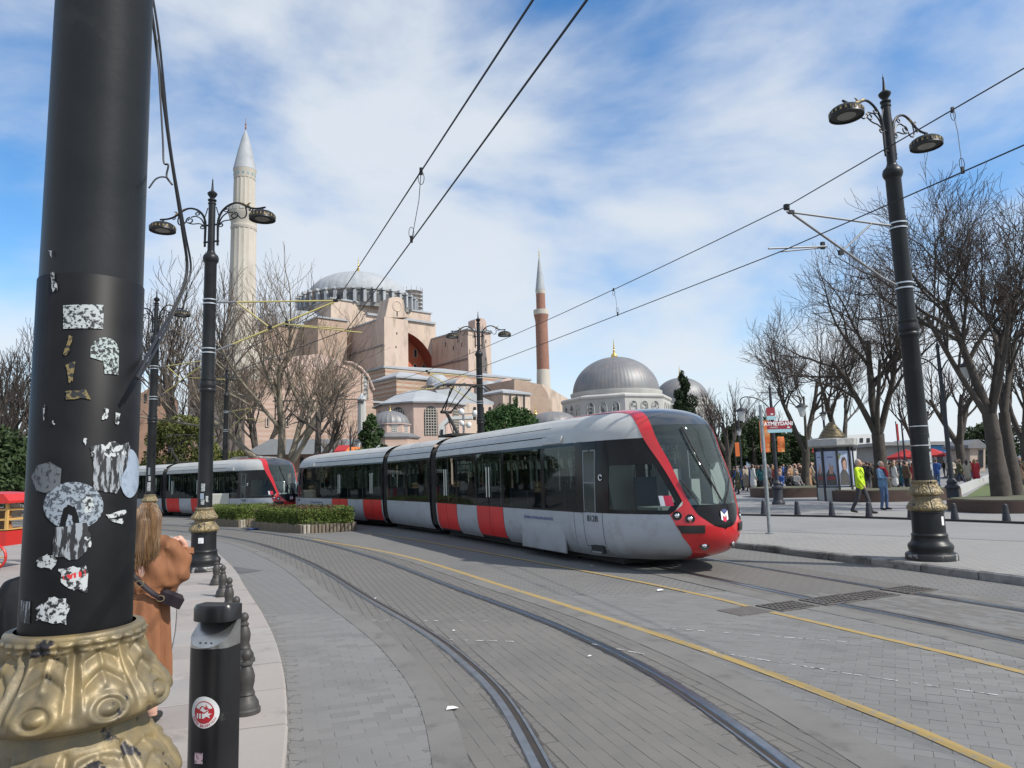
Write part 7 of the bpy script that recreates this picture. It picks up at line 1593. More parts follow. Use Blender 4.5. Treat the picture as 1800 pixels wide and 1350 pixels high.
for k in range(8):
    a = rot8+2*math.pi*(k+0.5)/8; rv = Vector((math.cos(a), math.sin(a), 0)); tv = Vector((-rv.y, rv.x, 0))
    if rv.y > 0.45: continue
    ap = (KR-0.06)*math.cos(math.pi/8); hw = ap*math.tan(math.pi/8)*0.86; c = rv*(ap+0.02); z0, z1 = z_base+0.06, z_top-0.06
    mb = MB(); mb.add([c-tv*hw+Vector((0, 0, z0)), c+tv*hw+Vector((0, 0, z0)), c+tv*hw+Vector((0, 0, z1)), c-tv*hw+Vector((0, 0, z1)), ], [(0, 1, 2, 3)]); po = mb.build('poster', m_po, kk_)
    def pp(shape, m_, nm, off):
        P = [c+rv*off+tv*(hw*x)+Vector((0, 0, z0+(z1-z0)*y)) for x, y in shape]; bm_ = bmesh.new(); f = bm_.faces.new([bm_.verts.new(p) for p in P]); bmesh.ops.triangulate(bm_, faces=[f]); me = bpy.data.meshes.new(nm); bm_.to_mesh(me); bm_.free(); me.materials.append(m_); obj(nm, me, po)
    E_ = lambda cx, cy, rx, ry, n=20: [(cx+rx*math.cos(2*math.pi*i/n), cy+ry*math.sin(2*math.pi*i/n)) for i in range(n)]
    if rv.y < -0.85 or (rv.x < -0.2):
        big = rv.y < -0.85
        s = 1
        pp([(-0.9, 0.02), (0.9, 0.02), (0.8, 0.30), (0.35, 0.45), (-0.35, 0.48), (-0.85, 0.34)], m_pdress, 'portrait_coat', 0.004)
        if big:
            pp([(-0.9, 0.72), (-0.4, 0.88), (-0.6, 0.94), (-0.95, 0.86)], m_pgr, 'portrait_leaf', 0.003)
            pp(E_(0.08, 0.62, 0.50, 0.20), m_phair, 'portrait_hair', 0.006); pp(E_(0.12, 0.60, 0.33, 0.155), m_pface, 'portrait_face', 0.008)
            pp([(-0.5, 0.66), (-0.3, 0.80), (0.3, 0.83), (0.55, 0.72), (0.3, 0.755), (-0.2, 0.73)], m_phair, 'portrait_headband', 0.010)
            for x in (0.0, 0.27): pp(E_(x, 0.625, 0.055, 0.010, 10), m_phair, 'portrait_eye', 0.010)
            pp(E_(0.15, 0.525, 0.07, 0.012, 10), m_plip, 'portrait_lips', 0.010)
        else:
            for (y, w_, m_) in ((0.24, 0.6, m_stred), (0.20, 0.7, m_stred), (0.82, 0.5, m_navy)): pp([(-w_, y), (w_, y), (w_, y+0.025), (-w_, y+0.025)], m_, 'print_line', 0.006)
            pp([(-0.3, 0.35), (0.3, 0.35), (0.5, 0.6), (0.1, 0.55), (-0.2, 0.7)], m_pface, 'print_shape', 0.005)
    a2 = rot8+2*math.pi*k/8; r2 = Vector((math.cos(a2), math.sin(a2), 0)); mb = MB(); mb.box(r2*(KR-0.03)+Vector((0, 0, z_cap0/2)), (0.09, 0.09, z_cap0), 0, Matrix.Rotation(a2, 3, 'Z')); mb.build('corner_post', m_kdark, kk_)
# brown tree planters
m_corten = mat('rusty_brown_steel', (0.060, 0.036, 0.028), 0.7, col2=(0.085, 0.05, 0.038), scale=1.5)
m_grass = mat('lawn_green', (0.07, 0.105, 0.03), 0.95, col2=(0.11, 0.13, 0.045), scale=4, bump=0.5, bscale=20)
def tree_planter(label, cx, Y, rx, ry, h, y_off=0):
    c = gp(cx, Y, ZR); root = empty('tree_planter', c); tag(root, label, 'planter', 'round brown steel tree planters'); mb_ = MB(); n = 28
    P = [(rx*math.copysign(abs(math.cos(2*math.pi*i/n))**0.7, math.cos(2*math.pi*i/n)), ry*math.copysign(abs(math.sin(2*math.pi*i/n))**0.7, math.sin(2*math.pi*i/n))) for i in range(n)]
    mb_.prism(P, 0, h); mb_.build('steel_ring', m_corten, root, 30); mb_ = MB(); mb_.prism([(x*0.95, y*0.95) for x, y in P], h, h+0.03); mb_.build('soil', m_earth, root)
tree_planter('wide brown steel planter at the right edge', 1790, 22.8, 2.05, 1.6, 0.36)
tree_planter('brown planter used as a seat under the forked tree', 1415, 38.5, 2.9, 2.2, 0.45)
tree_planter('brown planter behind the man in yellow and woman in blue', 1565, 31.5, 2.5, 1.8, 0.45)
# lawn with low white edge on the right
mb = MB(); A = [gnd(x, y, ZR) for x, y in ((1690, 880), (1735, 851), (1860, 848), (1900, 880))]; mb.add([(p.x, p.y, ZR+0.05) for p in A], [(0, 1, 2, 3)]); mb.build('lawn', m_grass)['kind'] = 'structure'
for (x0, y0, x1, y1, lab) in ((1678, 872, 1742, 842, 'low pale kerb wall running beside the lawn'), (1742, 842, 1830, 840, 'pale low wall behind the lawn at right')):
    a, b = gnd(x0, y0, ZR), gnd(x1, y1, ZR); d = b-a; mb = MB(); mb.box((a+b)/2+Vector((0, 0, 0.18)), (d.length, 0.4, 0.36), 0, Matrix.Rotation(math.atan2(d.y, d.x), 3, 'Z')); tag(mb.build('low_wall', m_kst), lab, 'wall')
# park lanterns
m_glow = mat('lantern_glass', (0.55, 0.56, 0.55), 0.3)
def park_lantern(label, px, Y, h, lamps, banner=None, rot=0.0):
    c = gp(px, Y, ZR); root = empty('park_lantern', c, rot); tag(root, label, 'street lamp', 'park lantern posts on the plaza')
    mb_ = MB(); mb_.lathe([(0, 0), (0.27, 0), (0.27, 0.08), (0.22, 0.14), (0.2, 0.20), (0.2, 0.62), (0.24, 0.66), (0.24, 0.72), (0.15, 0.80), (0.17, 0.88), (0.13, 0.95), (0.085, 1.0), (0.075, 2.4), (0.06, h-0.5), (0.05, h), (0.08, h+0.03), (0.02, h+0.2), (0, h+0.35)], 16); mb_.build('post', m_bolr, root, 40)
    for (dx, dz) in lamps:
        mb_ = MB(); mb_.tube(catmull([(0, 0, h-0.9), (dx*0.35, 0, h-0.45), (dx*0.8, 0, h-0.3), (dx, 0, h-0.42), (dx, 0, h+dz+0.5)], 5), 0.025, 6); arm = mb_.build('arm', m_bolr, root, 50)
        mb_ = MB(); mb_.lathe([(0.0, 0.5), (0.05, 0.44), (0.24, 0.33), (0.26, 0.28), (0.2, 0.27)], 12, 0, (dx, 0, h+dz)); hd_ = mb_.build('lantern_cap', m_bolr, root, 30)
        mb_ = MB(); mb_.lathe([(0.09, -0.12), (0.2, 0.27)], 6, 0, (dx, 0, h+dz)); mb_.lathe([(0, -0.14), (0.09, -0.12)], 6, 0, (dx, 0, h+dz)); mb_.build('lantern_glass', m_glow, hd_)
    return root
m_orange = mat('orange_banner', (0.62, 0.14, 0.03), 0.7, col2=(0.68, 0.30, 0.10), scale=2.5, lo=0.5, hi=0.6)
L1 = park_lantern('lantern post with two hanging lanterns and orange banners behind the name sign', 1362, 30.5, 4.9, ((-1.3, -1.2), (1.3, -1.1)))
for (dx, z0, z1, w_) in ((-0.36, 2.2, 3.55, 0.42), (0.3, 2.2, 2.85, 0.3)):
    mb = MB(); nb = 8; vs = []
    for i in range(nb+1): t = i/nb; vs += [(dx-w_/2, 0.02*math.sin(t*6), z0+(z1-z0)*t), (dx+w_/2, 0.03*math.sin(t*6+1), z0+(z1-z0)*t)]
    mb.add(vs, [(2*i, 2*i+1, 2*i+3, 2*i+2) for i in range(nb)]); mb.build('banner', m_orange, L1)
park_lantern('lantern post between the kiosk and the leaning tree', 1453, 46, 6.2, ((0.0, -1.6),))
park_lantern('slim lantern post right of the right lamp post', 1668, 25.0, 5.6, ((-1.1, -0.9), (0.9, -1.0)))
park_lantern('far lantern post hidden in branches beside the tram nose', 1302, 58, 5.6, ((0.0, -1.3),))
park_lantern('lantern post at the far side of the plaza near the umbrellas', 1590, 58, 5.0, ((0.9, -1.0),))
park_lantern('old lantern post beneath the bare trees behind the first tram', 616, 54, 5.4, ((0.6, -1.3),))
# hanging orange banner sign, pennants
for (x, y0, y1, w_, Y, lab, m_) in ((1296, 778, 802, 9, 48, 'small orange lantern banner right of the tram nose', m_orange), (1578, 745, 775, 6, 55, 'tall narrow red pennant over the shops', m_awn), (1690, 753, 768, 7, 60, 'red pennant right of the slim lantern post', m_awn)):
    a, b = at(x-w_/2, y0, Y), at(x+w_/2, y1, Y); root = empty('pennant', (a.x, Y, ZR)); tag(root, lab, 'banner'); mb = MB(); mb.box(((b.x-a.x)/2, 0, (a.z+b.z)/2-ZR), (b.x-a.x, 0.03, a.z-b.z)); mb.build('cloth', m_, root); mb = MB(); mb.tube([(0, 0.03, 0), (0, 0.03, a.z-ZR+0.2)], 0.04, 6); mb.build('mast', m_bolr, root)
# red market umbrellas
for i, (x, y, Y, w_, lab) in enumerate(((1592, 800, 62, 1.7, 'wide red market umbrella left of the right lamp post'), (1640, 797, 74, 1.6, 'red and white market umbrella right of the right lamp post'), (1692, 795, 70, 1.6, 'red market umbrella before the pediment kiosk'), (1437, 792, 75, 1.6, 'small red stall umbrella behind the kiosk'))):
    c = at(x, y, Y); root = empty('market_umbrella', (c.x, Y, ZR)); tag(root, lab, 'umbrella', 'red market umbrellas'); zt = c.z-ZR
    mb = MB(); mb.lathe([(w_, zt-0.35), (w_, zt-0.18), (w_*0.55, zt+0.15), (0.05, zt+0.5), (0, zt+0.55)], 8); mb.build('canopy', m_awn, root); mb = MB(); mb.tube([(0, 0, 0), (0, 0, zt)], 0.04, 6); mb.build('pole', m_alu, root)
# drain grates across the right track
m_grate = mat('rusty_grate', (0.135, 0.125, 0.115), 0.75, 0.3, col2=(0.11, 0.095, 0.085), scale=8, third=((0.15, 0.125, 0.10), 5, 0.6, 0.7))
m_pit = mat('drain_pit', (0.012, 0.012, 0.012), 0.95)
GA, GB = gnd(1345, 1071), gnd(1625, 1033); gd = (GB-GA); gl = gd.length; gd.normalize(); gn = Vector((-gd.y, gd.x, 0)); ga = math.atan2(gd.y, gd.x); tot = 0
for (f0, f1, lab) in ((0.02, 0.23, 'drain grate left of the near rail of the right track'), (0.27, 0.50, 'drain grate just inside the near rail'), (0.51, 0.73, 'drain grate just inside the far rail'), (0.79, 0.99, 'drain grate between far rail and kerb')):
    c = GA+gd*gl*(f0+f1)/2; L = gl*(f1-f0); root = empty('drain_grate', c, ga); tag(root, lab, 'grate', 'slotted iron drain grates across the right track'); Wg = 0.44
    mb = MB(); mb.box((0, 0, -0.001), (L, Wg, 0.005)); mb.build('pit', m_pit, root)
    mb = MB()
    for sy in (-1, 1): mb.box((0, sy*(Wg/2-0.012), 0.006), (L, 0.024, 0.012)); 
    for sx in (-1, 0, 1): mb.box((sx*(L/2-0.012), 0, 0.0062), (0.024, Wg, 0.012))
    mb.build('grate_frame', m_grate, root)
    nb = 9; mb = MB(); mb.box((0, 0, 0.0055), (0.022, Wg-0.05, 0.011), 0, Matrix.Rotation(R_(0), 3, 'Z')); bar = mb.mesh('bar', m_grate)
    for i in range(nb): obj('bar', bar, root, (-L/2+L*(i+0.5)/nb, 0, 0.0))
    mb = MB(); mb.box((0, 0, 0.005), (L-0.05, 0.02, 0.011)); b2 = mb.mesh('bar', m_grate)
    for y in (-0.1, 0.0, 0.1): obj('bar', b2, root, (0, y, 0.0002))
mb = MB(); c = gnd(1310, 1074); M_ = Matrix.Rotation(ga, 3, 'Z'); mb.box(c+Vector((0, 0, 0.001)), (0.5, 0.42, 0.006), 0, M_); tag(mb.build('drain_cover', m_grate), 'flat rusty cover plate where the far yellow line crosses it', 'cover')
# asphalt repair patch, scraps of paper
m_litter = mat('white_litter', (0.8, 0.8, 0.78), 0.8)
for (x, y, s, lab) in ((795, 1248, 0.045, 'crumpled white paper scrap beside the near rail'), (1161, 1039, 0.05, 'white scrap on the far yellow line'), (1037, 1155, 0.02, 'tiny white scrap right of the second rail'), (798, 1110, 0.018, 'tiny white scrap between the near rails'), (660, 1053, 0.02, 'tiny white scrap on the track bed far left')):
    q = gnd(x, y); rr = random.Random(x); mb = MB(); vs = [(rr.uniform(-s, s), rr.uniform(-s, s)*0.7, 0.008+rr.uniform(0, s*0.35)) for _ in range(4)]+[(0, 0, 0.012+s*0.3)]
    vs = [(-s, -s*0.4, 0.008), (s*0.9, -s*0.5, 0.012+s*0.2), (s, s*0.6, 0.008), (-s*0.8, s*0.5, 0.01+s*0.25), (0.1*s, 0, 0.014+s*0.35)]; mb.add(vs, [(0, 1, 4), (1, 2, 4), (2, 3, 4), (3, 0, 4)]); tag(mb.build('paper_scrap', m_litter, None, None, q), lab, 'litter')
mb = MB(); A = [gnd(x, y) for x, y in ((370, 1000), (425, 1008), (460, 1003), (410, 996))]
m_patch = mat('dark_asphalt_patch', (0.085, 0.085, 0.09), 0.9, col2=(0.11, 0.11, 0.115), scale=5); mb.add([(p.x, p.y, 0.002) for p in A], [(0, 1, 2, 3)]); mb.build('asphalt_patch', m_patch)['kind'] = 'structure'
# blue cloth by the hedge
mb = MB(); q = gnd(455, 931); nq = 8; vs = []; rr = random.Random(3)
for i in range(nq+1):
    for j in range(4): vs.append((-0.45+0.9*i/nq, -0.2+0.13*j, 0.01+0.05*abs(math.sin(i*1.3+j))*(1 if 0 < i < nq else 0.1)))
mb.add(vs, [(4*i+j, 4*i+4+j, 4*i+5+j, 4*i+1+j) for i in range(nq) for j in range(3)]); tag(mb.build('blue_cloth', mat('blue_tarp', (0.04, 0.08, 0.25), 0.7), None, 60, q), 'crumpled blue cloth lying before the hedge planter', 'cloth')
# bakery cart at the left edge
m_cartr = mat('cart_red', (0.50, 0.025, 0.02), 0.4); m_brass = mat('cart_gold_wood', (0.55, 0.33, 0.10), 0.5); m_bread = mat('sesame_rings', (0.36, 0.17, 0.05), 0.8, col2=(0.26, 0.11, 0.03), scale=20)
m_cglass = glass_mat('cart_glass', (0.92, 0.93, 0.93), trans=0.95)
cy = 15.0; c0 = at(-2, 900, cy); cart = empty('bakery_cart', (c0.x, cy, ZS)); tag(cart, 'red and gold bakery cart with bread rings at the left edge', 'cart'); cz_ = lambda y: at(8, y, cy).z-ZS
mb = MB(); mb.box((-0.25, 0, (cz_(957)+cz_(930))/2), (1.5, 0.9, cz_(930)-cz_(957))); mb.build('body', m_cartr, cart)
mb = MB(); P = [(-1.1, cz_(884)), (-1.0, cz_(874)), (-0.25, cz_(864)), (0.5, cz_(868)), (0.62, cz_(880)), (0.62, cz_(884))]; mb.add([(x, -0.6, z) for x, z in P]+[(x, 0.6, z) for x, z in P], [tuple(range(6)), tuple(reversed(range(6, 12)))]+[(i, (i+1) % 6, 6+(i+1) % 6, 6+i) for i in range(6)]); mb.build('canopy', m_cartr, cart)
for z in (cz_(930), cz_(912), cz_(895)): mb = MB(); mb.box((-0.25, 0, z), (1.5, 0.9, 0.04)); mb.build('shelf', m_brass, cart)
for x in (-0.98, 0.48):
    for y in (-0.43, 0.43): mb = MB(); mb.box((x, y, (cz_(930)+cz_(882))/2), (0.05, 0.05, cz_(882)-cz_(930))); mb.build('corner_post', m_brass, cart)
mb = MB(); mb.box((-0.25, -0.44, (cz_(928)+cz_(884))/2), (1.4, 0.01, cz_(884)-cz_(928))); mb.build('glass', m_cglass, cart)
tor = MB(); ring = [(0.09*math.cos(a), 0.09*math.sin(a), 0) for a in np.linspace(0, 2*math.pi, 13)]; tor.tube(ring, 0.028, 6); tm = tor.mesh('bread_ring', m_bread, 60)
for (zz_, nlay) in ((cz_(929)+0.03, 4), (cz_(911)+0.03, 3)):
    for i in range(6):
        for l in range(nlay): obj('bread_ring', tm, cart, (-0.8+0.22*i+random.uniform(-0.02, 0.02), -0.25+random.uniform(-0.05, 0.05), zz_+0.052*l))
for x in (-0.75, 0.3):
    mb = MB(); mb.tube([(x+0.24*math.cos(a), -0.48, 0.26+0.24*math.sin(a)) for a in np.linspace(0, 2*math.pi, 21)], 0.025, 6); wo = mb.build('wheel', m_cartr, cart, 60)
    mb = MB()
    for k in range(4): a = k*math.pi/4; mb.tube([(x-0.23*math.cos(a), -0.48, 0.26-0.23*math.sin(a)), (x+0.23*math.cos(a), -0.48, 0.26+0.23*math.sin(a))], 0.012, 5)
    mb.build('spoke', m_brass, wo)
# pale utility cabinet and sign behind lamp posts
mb = MB(); q = gp(383, 35, ZS); mb.cbox(q+Vector((0, 0, 0.55)), (1.4, 0.6, 1.1), 0.03); tag(mb.build('utility_cabinet', mat('cabinet_cream', (0.48, 0.47, 0.40), 0.6), None), 'cream utility cabinet behind the second lamp post', 'cabinet')
# ------------------------------------------------------------- people
def capsule(mb_, a, b, ra, rb, n=10):
    a, b = Vector(a), Vector(b); d = (b-a); L = d.length; d = d.normalized() if L > 1e-6 else Vector((0, 0, 1))
    pts = [a-d*ra, a-d*ra*0.7, a, b, b+d*rb*0.7, b+d*rb]; rs = [ra*0.05, ra*0.72, ra, rb, rb*0.72, rb*0.05]; mb_.tube(pts, rs, n)
def body_mesh(name, prims, voxel, mats_, smooth_it=4, noise=0.0):
    """prims: (a, b, ra, rb, material index); union of tapered capsules remeshed into one continuous skin"""
    mb_ = MB()
    for a, b, ra, rb, mi in prims: capsule(mb_, a, b, ra, rb, 12)
    me = mb_.mesh('tmp', []) if False else None
    me = bpy.data.meshes.new('tmp'); me.from_pydata(mb_.v, [], mb_.f); me.update()
    to = bpy.data.objects.new('tmp', me); COL.objects.link(to)
    md = to.modifiers.new('r', 'REMESH'); md.mode = 'VOXEL'; md.voxel_size = voxel; md.use_smooth_shade = True
    s_ = to.modifiers.new('s', 'SMOOTH'); s_.factor = 0.5; s_.iterations = smooth_it
    dg = bpy.context.evaluated_depsgraph_get(); dg.update(); out_ = bpy.data.meshes.new_from_object(to.evaluated_get(dg)); out_.name = name
    bpy.data.objects.remove(to); bpy.data.meshes.remove(me)
    n = len(out_.polygons); C = np.empty(n*3, np.float32); out_.polygons.foreach_get('center', C); C = C.reshape(-1, 3)
    best = np.full(n, 1e9); mi_ = np.zeros(n, np.int32)
    for a, b, ra, rb, mi in prims:
        a, b = np.array(a, float), np.array(b, float); d = b-a; L2 = max(d @ d, 1e-9); t = np.clip(((C-a) @ d)/L2, 0, 1); D = np.linalg.norm(C-(a+t[:, None]*d), axis=1)-(ra+(rb-ra)*t)
        m_ = D < best; best[m_] = D[m_]; mi_[m_] = mi
    out_.materials.clear()
    for m in mats_: out_.materials.append(m)
    out_.polygons.foreach_set('material_index', mi_); out_.polygons.foreach_set('use_smooth', np.ones(n, bool)); out_.update()
    return out_
# slots: 0 skin 1 hair 2 coat 3 trousers 4 shoes
def figure(pose='stand', coat='jacket', h=1.72, female=False, sway=0.0):
    k = h/1.72; P = []
    def A(a, b, ra, rb, m): P.append((tuple(x*k for x in a), tuple(x*k for x in b), ra*k, rb*k, m))
    hip = 0.93; st = {'stand': 0.02, 'walk': 0.24, 'stride': 0.34}.get(pose, 0.02)
    for s, f in ((1, 1), (-1, -1)):
        fy = -st*f; kneey = -st*0.45*f-0.03
        kz_ = 0.50; ank = (s*0.09, fy+(0.04 if f < 0 else 0), 0.10 if f > 0 else 0.10+st*0.22)
        A((s*0.09, 0, hip-0.03), (s*0.095, kneey, kz_), 0.098, 0.066, 3); A((s*0.095, kneey, kz_), ank, 0.068, 0.05, 3)
        A((ank[0], ank[1]+0.03, ank[2]-0.055), (ank[0]+s*0.02, ank[1]-0.15, ank[2]-0.06-(0 if f > 0 else 0.03)), 0.043, 0.036, 4)
    if coat == 'long':
        A((0, 0, 1.10), (0, 0.02, 0.45), 0.155, 0.20, 2); A((0.06, 0, 1.0), (0.09, 0.0, 0.42), 0.13, 0.15, 2); A((-0.06, 0, 1.0), (-0.09, 0.0, 0.42), 0.13, 0.15, 2)
    elif coat == 'jacket': A((0.06, 0, 1.02), (0.075, 0, 0.86), 0.12, 0.115, 2); A((-0.06, 0, 1.02), (-0.075, 0, 0.86), 0.12, 0.115, 2)
    else: A((0.06, 0, 1.0), (0.06, 0, 0.92), 0.115, 0.11, 3); A((-0.06, 0, 1.0), (-0.06, 0, 0.92), 0.115, 0.11, 3)
    A((0, 0, 1.0), (0, 0.01, 1.2), 0.135, 0.135, 2); A((0.07, 0, 1.2), (0.10, 0.01, 1.36), 0.115, 0.10, 2); A((-0.07, 0, 1.2), (-0.10, 0.01, 1.36), 0.115, 0.10, 2); A((-0.13, 0.01, 1.41), (0.13, 0.01, 1.41), 0.068, 0.068, 2)
    for s, f in ((1, 1), (-1, -1)):
        sw = st*0.55*f
        sh = (s*0.185, 0.01, 1.40)
        if pose == 'hold': el_ = (s*0.23, -0.02, 1.14); wr = (s*0.09, -0.25, 1.12)
        elif pose == 'back': el_ = (s*0.27, 0.06, 1.13); wr = (s*0.14, -0.17, 1.22)
        else: el_ = (s*0.235, 0.02+sw*0.5, 1.13); wr = (s*0.225, -0.06+sw, 0.90)
        A(sh, el_, 0.062, 0.05, 2); A(el_, wr, 0.05, 0.038, 2)
        d = (Vector(wr)-Vector(el_)).normalized(); e1 = Vector(wr)+d*0.05; e2 = Vector(wr)+d*0.13
        A(tuple(Vector(wr)+d*0.02), tuple(e1+d*0.03), 0.033, 0.034, 0); A(tuple(e1+d*0.03), tuple(e2), 0.03, 0.018, 0); A(tuple(e1), tuple(e1+Vector((-s*0.035, -0.03, -0.02))), 0.014, 0.011, 0)
    A((0, 0.005, 1.43), (0, -0.005, 1.52), 0.055, 0.05, 0); A((0, -0.01, 1.575), (0, -0.005, 1.63), 0.075, 0.086, 0); A((0, -0.075, 1.545), (0, -0.06, 1.58), 0.04, 0.045, 0); A((0, -0.10, 1.585), (0, -0.085, 1.61), 0.013, 0.012, 0)
    A((0, 0.025, 1.655), (0, 0.03, 1.63), 0.083, 0.088, 1)
    if female: A((0, 0.05, 1.62), (0, 0.065, 1.40), 0.08, 0.065, 1); A((0.06, 0.02, 1.60), (0.065, 0.03, 1.45), 0.035, 0.03, 1); A((-0.06, 0.02, 1.60), (-0.065, 0.03, 1.45), 0.035, 0.03, 1)
    return P
m_cl = {}
def cloth(name, c):
    if name not in m_cl: m_cl[name] = mat('cloth_'+name, c, 0.85, col2=tuple(x*0.72 for x in c), scale=7, detail=4, bump=0.25, bscale=18, bdist=0.01)
    return m_cl[name]
PALC = {'black': (0.014, 0.014, 0.016), 'navy': (0.025, 0.035, 0.075), 'charcoal': (0.05, 0.05, 0.055), 'grey': (0.17, 0.17, 0.18), 'beige': (0.42, 0.36, 0.28), 'white': (0.62, 0.61, 0.58), 'camel': (0.33, 0.19, 0.10), 'mustard': (0.40, 0.21, 0.035), 'red': (0.42, 0.03, 0.04), 'blue': (0.035, 0.10, 0.32), 'denim': (0.07, 0.12, 0.22), 'olive': (0.085, 0.085, 0.04), 'brown': (0.11, 0.065, 0.04), 'pink': (0.50, 0.20, 0.22), 'teal': (0.03, 0.13, 0.14), 'sky': (0.12, 0.22, 0.36), 'neon': (0.52, 0.72, 0.02), 'khaki': (0.20, 0.17, 0.10)}
for n_, c_ in PALC.items(): cloth(n_, c_)
m_hairs = [mat('black_hair', (0.012, 0.010, 0.009), 0.55), mat('brown_hair', (0.05, 0.028, 0.015), 0.55), mat('fair_hair', (0.20, 0.12, 0.05), 0.55), mat('grey_hair', (0.32, 0.31, 0.30), 0.6)]
m_shoe = mat('dark_shoe', (0.02, 0.018, 0.016), 0.6)
BASE = {}
for key, (pose, coat, fem) in {'a': ('walk', 'jacket', False), 'b': ('stand', 'jacket', False), 'c': ('walk', 'long', True), 'd': ('stand', 'long', True), 'e': ('stride', 'jacket', True), 'f': ('hold', 'jacket', False)}.items():
    BASE[key] = body_mesh('person', figure(pose, coat, 1.70, fem), 0.028, [m_skinp, m_hairs[0], cloth('black', 0), cloth('denim', 0), m_shoe], 2)
def person(key, loc, rz, coat, legs, label, hair=0, s=1.0, group=None, me=None):
    o_ = obj('person', me or BASE[key], None, loc); o_.rotation_euler = (0, 0, rz); o_.scale = (s, s, s); tag(o_, label, 'person', group)
    for i, m_ in ((1, m_hairs[hair]), (2, cloth(coat, None)), (3, cloth(legs, None))):
        sl_ = o_.material_slots[i]; sl_.link = 'OBJECT'; sl_.material = m_
    return o_
# man in the neon jacket and woman in blue: own finer meshes
def arm_set(P, idx, new): return P
neon = [p for p in figure('walk', 'jacket', 1.74)]
me = body_mesh('person', neon, 0.018, [m_skinp, m_hairs[3], cloth('neon', None), cloth('charcoal', None), m_shoe], 3)
q = gnd(1517, 903, ZR); o = person(None, q, R_(40), 'neon', 'charcoal', 'man in neon yellow jacket striding past the poster kiosk', 3, 1.0, None, me)
mb = MB(); mb.tube([(-0.16, -0.10, 1.44), (-0.02, -0.155, 1.22), (0.16, -0.13, 1.0)], 0.014, 5); mb.build('bag_strap', m_shoe, o); mb = MB(); mb.cbox((0.2, -0.02, 0.93), (0.1, 0.22, 0.2), 0.03); mb.build('shoulder_bag', m_shoe, o)
me = body_mesh('person', figure('hold', 'jacket', 1.66, False), 0.018, [m_skinp, m_hairs[3], cloth('sky', None), cloth('denim', None), m_shoe], 3)
q = gnd(1556, 896, ZR); o = person(None, q, R_(30), 'sky', 'denim', 'woman in blue jacket and red scarf looking at her phone', 3, 1.0, None, me)
mb = MB(); mb.tube([(0.085*math.cos(a), 0.0+0.08*math.sin(a), 1.42) for a in np.linspace(0, 2*math.pi, 15)], 0.045, 8); mb.tube([(0.03, -0.1, 1.40), (0.04, -0.165, 1.25), (0.03, -0.17, 1.08)], [0.05, 0.05, 0.03], 8); mb.build('scarf', cloth('red', None), o, 60)
mb = MB(); mb.box((0, -0.36, 1.14), (0.075, 0.012, 0.14), 0, Matrix.Rotation(R_(-40), 3, 'X')); mb.build('phone', m_shoe, o)
P_ = [(1422, 867, 'd', 'camel', 'brown', 2, 180, 'woman in long camel coat standing by the tree planter'), (1313, 864, 'c', 'beige', 'brown', 1, 20, 'woman in cream jacket and pink boots walking near the tram nose'), (1301, 864, 'e', 'black', 'denim', 0, 190, 'person in black top and wide jeans near the tram nose'), (1292, 859, 'a', 'black', 'black', 0, 160, 'person all in black partly behind the tram nose'), (1327, 860, 'a', 'beige', 'navy', 3, 200, 'person with pale backpack left of the sign pole'),
      (1336, 864, 'c', 'black', 'black', 0, 30, 'woman in long black dress left of the sign pole'), (1344, 864, 'c', 'charcoal', 'black', 1, 20, 'woman in dark coat right next to the sign pole'), (1690, 857, 'e', 'olive', 'navy', 1, 250, 'person in olive coat walking beyond the slim lantern post'), (1575, 862, 'd', 'white', 'grey', 2, 90, 'woman in long white coat behind the woman in blue'), (1533, 862, 'f', 'khaki', 'brown', 1, 120, 'man in khaki jacket raising his hands behind the man in yellow'), (1596, 866, 'b', 'brown', 'black', 0, 100, 'person in brown jacket left of the right lamp post'), (1645, 846, 'b', 'khaki', 'denim', 1, 60, 'person in khaki jacket right of the right lamp post'), (1360, 861, 'a', 'mustard', 'black', 1, 100, 'person in mustard jumper behind the seated group')]
for (x, y, key, coat, legs, hair, rz, lab) in P_: person(key, gnd(x, y, ZR), R_(rz), coat, legs, lab, hair, random.uniform(0.96, 1.04))
# seated group on the planter (sitting poses)
def sit(h=1.7, fem=False):
    P = []; 
    for s in (1, -1):
        P += [((s*0.1, 0.0, 0.52), (s*0.12, -0.42, 0.54), 0.10, 0.07, 3), ((s*0.12, -0.42, 0.53), (s*0.12, -0.40, 0.10), 0.068, 0.05, 3), ((s*0.12, -0.38, 0.045), (s*0.13, -0.55, 0.04), 0.043, 0.036, 4), ((s*0.185, -0.02, 0.98), (s*0.24, -0.08, 0.74), 0.062, 0.05, 2), ((s*0.24, -0.08, 0.74), (s*0.12, -0.30, 0.66), 0.05, 0.038, 2), ((s*0.115, -0.32, 0.65), (s*0.08, -0.39, 0.63), 0.034, 0.02, 0), ((s*0.06, 0, 0.58), (s*0.1, 0, 0.93), 0.13, 0.10, 2)]
    P += [((-0.13, 0, 0.99), (0.13, 0, 0.99), 0.068, 0.068, 2), ((0, 0, 1.02), (0, -0.02, 1.10), 0.055, 0.05, 0), ((0, -0.03, 1.16), (0, -0.02, 1.21), 0.075, 0.086, 0), ((0, -0.09, 1.13), (0, -0.08, 1.16), 0.04, 0.045, 0), ((0, 0.01, 1.24), (0, 0.02, 1.21), 0.083, 0.088, 1)]
    if fem: P.append(((0, 0.04, 1.2), (0, 0.05, 0.98), 0.08, 0.065, 1))
    return P
sme = body_mesh('person', sit(fem=True), 0.026, [m_skinp, m_hairs[0], cloth('blue', None), cloth('denim', None), m_shoe], 2)
